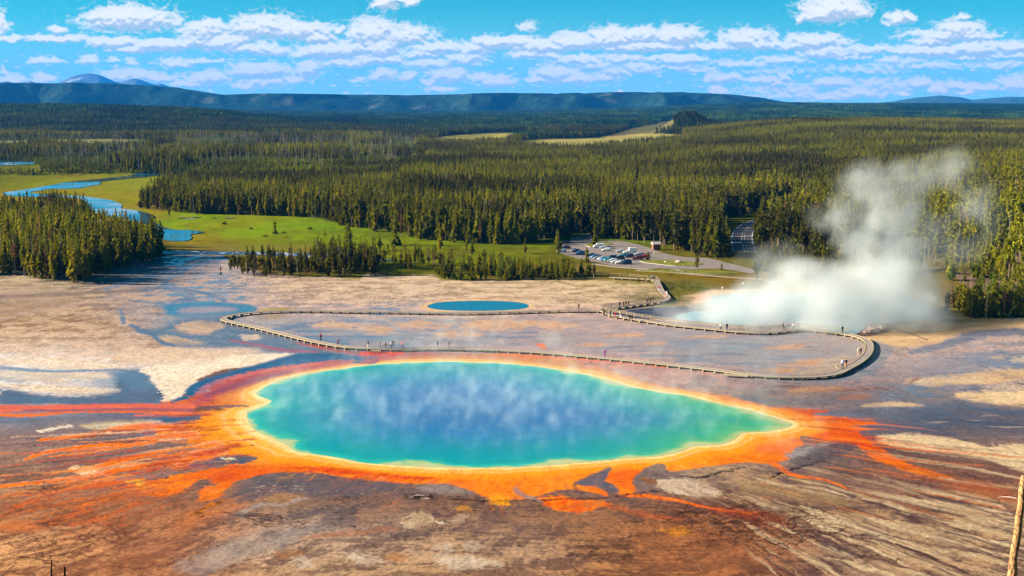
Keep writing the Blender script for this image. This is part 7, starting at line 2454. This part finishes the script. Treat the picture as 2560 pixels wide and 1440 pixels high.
# dog
def dog():
    J = [((0, .35, .52), .13), ((0, .05, .50), .12), ((0, -.25, .54), .15), ((0, -.42, .66), .085), ((0, -.52, .76), .085), ((0, -.66, .73), .045),
         ((.09, -.27, .36), .055), ((.09, -.25, .20), .035), ((.09, -.28, .04), .04), ((-.09, -.27, .36), .055), ((-.09, -.25, .20), .035), ((-.09, -.28, .04), .04),
         ((.09, .36, .40), .075), ((.09, .30, .27), .045), ((.09, .42, .17), .032), ((.09, .38, .04), .04), ((-.09, .36, .40), .075), ((-.09, .30, .27), .045), ((-.09, .42, .17), .032), ((-.09, .38, .04), .04),
         ((0, .50, .60), .035), ((0, .66, .72), .03), ((.06, -.47, .84), .022), ((-.06, -.47, .84), .022)]
    E = [(0, 1), (1, 2), (2, 3), (3, 4), (4, 5), (2, 6), (6, 7), (7, 8), (2, 9), (9, 10), (10, 11), (0, 12), (12, 13), (13, 14), (14, 15), (0, 16), (16, 17), (17, 18), (18, 19), (0, 20), (20, 21), (4, 22), (4, 23)]
    me = bpy.data.meshes.new('dog'); me.from_pydata([q[0] for q in J], E, [])
    o = bpy.data.objects.new('dog_tmp', me); COL.objects.link(o)
    o.modifiers.new('skin', 'SKIN').use_smooth_shade = True
    me.skin_vertices[0].data[0].use_root = True
    for i, q in enumerate(J): me.skin_vertices[0].data[i].radius = (q[1], q[1])
    o.modifiers.new('sub', 'SUBSURF').render_levels = 1
    dg = bpy.context.evaluated_depsgraph_get(); dg.update()
    out = bpy.data.meshes.new_from_object(o.evaluated_get(dg)); bpy.data.objects.remove(o)
    out.materials.clear(); out.materials.append(mat_new('dog_fur', (.78, .58, .36), .9, .1, .3, 5))
    return out
x, y = flat(2094, 921, DECK)
dz_ = dog(); zz = min(v.co.z for v in dz_.vertices)
o = link('dog', dz_); o.location = (float(x), float(y), DECK + .005 - zz); o.rotation_euler.z = R(-80)
tag(o, 'light tan dog on the boardwalk left of the pale blue coat', 'dog')
lap('people')

# ------------------------------------------------------------------ small things round the lot and meadow
M_BROWN = mat_new('brown_boards', (.16, .07, .045), .85, .2, .2, 2); M_ROOF = mat_new('pale_shingles', (.42, .36, .36), .9, .1, .2, 3)
x, y, z = on_ground(1640, 624)
k = empty('toilet_block', (x, y, z), R(12), 'small brown wooden hut with a pale roof at the wood edge behind the lot', 'hut')
MB().box((0, 0, 1.25), (3.2, 2.6, 2.5)).build('wall', M_BROWN, k)
mb = MB(); mb.add([(-1.95, -1.7, 2.45), (1.95, -1.7, 2.45), (1.95, 1.7, 2.45), (-1.95, 1.7, 2.45), (-1.95, 0, 3.5), (1.95, 0, 3.5)], [(0, 1, 5, 4), (2, 3, 4, 5), (0, 4, 3), (1, 2, 5), (3, 2, 1, 0)]); mb.build('roof', M_ROOF, k)
MB().box((-.5, -1.32, 1.0), (.9, .05, 2.0)).build('door', M_DARKWOOD, k)
x, y, z = on_ground(1633, 628); make_tree(x, y, z, 9.2, 13, 'bare dead trunk standing in front of the brown hut', None)
def log_(px, py, L_, r, rz, mat, label, name='log'):
    x, y, z = on_ground(px, py)
    rr = np.random.RandomState(int(px)); pts = [(-L_ / 2 + L_ * t, .05 * rr.randn(), r) for t in np.linspace(0, 1, 6)]
    o = MB().tube(pts, [r * q for q in (1, 1, .95, .9, .85, .75)], 8).build(name, mat)
    o.location = (x, y, z); o.rotation_euler.z = R(rz); tag(o, label, 'log'); return o
log_(1690, 677, 3.6, .28, -12, M_CREAM, 'left one of two pale barrier logs beside the gravel path')
log_(1702, 680, 3.6, .28, -12, M_CREAM, 'right one of two pale barrier logs beside the gravel path')
log_(1631, 632, 2.4, .25, -8, M_CREAM, 'left one of two pale logs at the lot edge below the hut')
log_(1642, 634, 2.4, .25, -14, M_CREAM, 'right one of two pale logs at the lot edge below the hut')
for i, (px, py, L_, rz, lb) in enumerate(((462, 546, 7, 12, 'long grey fallen trunk on the meadow under the isolated pine'), (478, 549, 6, -20, 'grey fallen trunk crossing the long one on the meadow'), (492, 545, 5, 35, 'short grey fallen trunk at the right end of the meadow log pile'),
                     (577, 547, 6, 8, 'grey fallen trunk lying alone on the meadow right of the log pile'), (375, 492, 14, 3, 'bleached fallen trunk at the left tip of the forest'))):
    log_(px, py, L_, .3, rz, M_GREYWOOD, lb, 'fallen_log')
def rock(px, py, s_, label, c=(.42, .34, .28)):
    x, y, z = on_ground(px, py); rr = np.random.RandomState(int(px * 3 + py))
    bm = bmesh.new(); bmesh.ops.create_icosphere(bm, subdivisions=3, radius=1)
    ph = rr.rand(3) * 10
    for v in bm.verts:
        n = .25 * math.sin(v.co.x * 3 + ph[0]) * math.cos(v.co.y * 2.6 + ph[1]) + .12 * math.sin(v.co.z * 7 + ph[2] + v.co.x * 5)
        v.co *= (1 + n); v.co.z *= .6
    me = bpy.data.meshes.new('boulder'); bm.to_mesh(me); bm.free(); me.materials.append(mat_new('boulder_stone', c, .95, .1, .3, 3))
    o = link('boulder', me); o.scale = (s_, s_, s_); o.location = (x, y, z + s_ * .35); o.rotation_euler.z = rr.rand() * 6
    tag(o, label, 'boulder')
rock(1696, 657, 1.1, 'rounded tan boulder in the middle of the grassy traffic island')
rock(1664, 656, .5, 'small pale boulder near the left end of the traffic island', (.5, .46, .42))
rock(2170, 833, 1.1, 'brown rock at the left foot of the crater rim right of the steam', (.34, .24, .2)); rock(2184, 828, 1.4, 'larger brown rock on the crater rim right of the steam', (.36, .26, .21)); rock(2204, 822, 1.0, 'flat tan rock farthest right on the crater rim', (.5, .38, .26))
def sign(px, py, label, h=1.9, board=True):
    x, y, z = on_ground(px, py); r = empty('signpost', (x, y, z), 0, label, 'signpost')
    MB().box((0, 0, h / 2), (.14, .14, h)).build('post', M_DARKWOOD, r)
    if board: MB().box((0, -.1, h - .3), (.7, .05, .5)).build('board', M_DARKWOOD, r)
sign(1578, 670, 'dark signpost on the slope in front of the right end of the car row'); sign(1542, 664, 'short dark signpost below the middle of the car row', 1.4); sign(1700, 652, 'small dark post on the traffic island', 1.2, False)
def shrub(px, py, s_, label, mat=None):
    x, y, z = on_ground(px, py); rr = np.random.RandomState(int(px)); V = []; F = []
    for i in range(90):
        d = rr.randn(3); d /= np.linalg.norm(d); d[2] = abs(d[2]); c = d * rr.uniform(.4, 1) * np.array([1, 1, .8]); a = rr.randn(3) * .22; b_ = rr.randn(3) * .22
        j = len(V); V += [c, c + a, c + a + b_, c + b_]; F.append((j, j + 1, j + 2, j + 3))
    r = empty('shrub', (x, y, z), 0, label, 'shrub'); r.scale = (s_, s_, s_)
    link('foliage', pydata('foliage', V, F, [mat or M_LEAF]), None, r)
    MB().tube([(0, 0, -.1), (0, 0, .5)], [.06, .03], 5).build('stem', M_BARK, r)
for px, py, s_, lb in ((561, 561, 1.3, 'dark lone shrub in the upper left of the green meadow'), (628, 573, .9, 'small dark shrub left of the lone meadow pine'), (663, 592, 1.5, 'round shrub just below and left of the lone meadow pine'),
                       (710, 583, 1.0, 'low shrub just right of the lone meadow pine'), (775, 573, 1.2, 'dark shrub near the right end of the meadow'), (717, 594, .7, 'tiniest shrub below the lone meadow pine'), (535, 546, 1.0, 'shrub beside the meadow log pile')):
    shrub(px, py, s_, lb)
# dead branch lying across the crater water
fx_, fy_ = flat(1800, 773)
ft = empty('fallen_tree', (float(fx_), float(fy_), .15), R(-8), 'dark bare dead tree lying in the blue crater water left of the steam', 'fallen tree')
mb = MB(); mb.tube([(-5, 1.5, .2), (-2, .6, .3), (1, 0, .25), (5, -.9, .1)], [.22, .2, .15, .05], 6); mb.build('trunk', M_DARKWOOD, ft)
rr = np.random.RandomState(5)
for i in range(12):
    t = rr.uniform(-4.5, 3.5); y0 = -t * .24 + .2
    MB().tube([(t, y0, .3), (t + rr.uniform(-.6, 1.0), y0 + rr.uniform(-1.4, 1.4), rr.uniform(.3, 1.4))], [.06, .015], 4).build('branch', M_DARKWOOD, ft)
# ------------------------------------------------------------------ dead wood close to the viewpoint
def near_trunk(name, D, px0, py0, px1, py1, r0, r1, mat, label, twigs=0, seed=0):
    """trunk whose visible part runs from (px0,py0) at the lower edge up to (px1,py1), standing on the hillside D metres out"""
    def at(px, py, D_):
        t = (py - 720) / FPX
        z = CAM_H - D_ * (t * CP + SP) / (CP - t * SP)
        dd = D_ * CP + (CAM_H - z) * SP
        return Vector(((px - 1280) / FPX * dd, D_, z))
    a, b_ = at(px0, py0, D), at(px1, py1, D)
    d = (b_ - a).normalized()
    zg = float(height(a.x, D)) - .3
    base = a - d * ((a.z - zg) / d.z)
    root = empty(name, base, 0, label, 'dead tree')
    n = 26; rr = np.random.RandomState(seed); L_ = (b_ - base).length
    pts = []; rad = []
    la = (a - base).length
    for i in range(n):
        t = i / (n - 1); s_ = t * L_
        p = d * s_ + Vector((rr.randn() * .008, rr.randn() * .008, 0))
        pts.append(p); q = (s_ - la) / max(L_ - la, 1e-3); rad.append(max(r1 * .6, r0 + (r1 - r0) * q) * (1 + .06 * rr.randn()))
    MB().tube(pts, rad, 14).build('trunk', mat, root, True)
    for i in range(twigs):
        s_ = la + (L_ - la) * (.25 + .72 * (i + .5) / twigs); p = d * s_; an = rr.uniform(2.2, 4.2)
        q = [p]; v = Vector((math.cos(an) * .12, math.sin(an) * .05, .05))
        for k_ in range(4):
            q.append(q[-1] + v); v = v + Vector((rr.uniform(-.03, .03), rr.uniform(-.03, .03), rr.uniform(-.06, .02)))
        MB().tube(q, [.012, .009, .007, .005, .003], 5).build('twig', M_PALETWIG, root)
M_PALETWIG = mat_new('bleached_twig', (.62, .56, .50), .8, .2)
m_tb = bpy.data.materials.new('ridged_bark'); m_tb.use_nodes = True
nt = m_tb.node_tree; N = nt.nodes; L = nt.links
tc = N.new('ShaderNodeTexCoord'); mp = N.new('ShaderNodeMapping'); mp.inputs['Scale'].default_value = (1, 1, .45); nz = N.new('ShaderNodeTexNoise'); nz.inputs['Scale'].default_value = 16; nz.inputs['Detail'].default_value = 6; nz.inputs['Distortion'].default_value = 1.2
rp = N.new('ShaderNodeValToRGB'); rp.color_ramp.elements[0].position = .36; rp.color_ramp.elements[1].position = .62; rp.color_ramp.elements[0].color = (.10, .045, .018, 1); rp.color_ramp.elements[1].color = (.46, .27, .11, 1)
bp = N.new('ShaderNodeBump'); bp.inputs['Strength'].default_value = 1; bp.inputs['Distance'].default_value = .06
L.new(tc.outputs['Object'], mp.inputs[0]); L.new(mp.outputs[0], nz.inputs['Vector']); L.new(nz.outputs[0], rp.inputs[0]); L.new(rp.outputs[0], N['Principled BSDF'].inputs['Base Color']); L.new(nz.outputs[0], bp.inputs['Height']); L.new(bp.outputs[0], N['Principled BSDF'].inputs['Normal']); N['Principled BSDF'].inputs['Roughness'].default_value = .9
near_trunk('dead_tree', 26, 2529, 1440, 2560, 1190, .098, .062, m_tb, 'close bare dead trunk with peeling bark at the lower right edge', 5, 3)
near_trunk('dead_tree', 24, 126, 1440, 129, 1399, .018, .012, mat_new('charred_wood', (.012, .010, .010), .9, .2), 'thin charred stub at the bottom left, taller one', 0, 4)
near_trunk('dead_tree', 24, 161, 1440, 163, 1417, .022, .018, mat_new('charred_stub', (.012, .010, .010), .9, .2), 'thick charred stub at the bottom left, right of the thin one', 0, 5)
near_trunk('dead_sapling', 22, -6, 1446, 44, 1407, .008, .004, mat_new('dark_twig', (.05, .04, .045), .9, .2), 'slanting dark twig in the bottom left corner', 0, 6)
lap('small things')
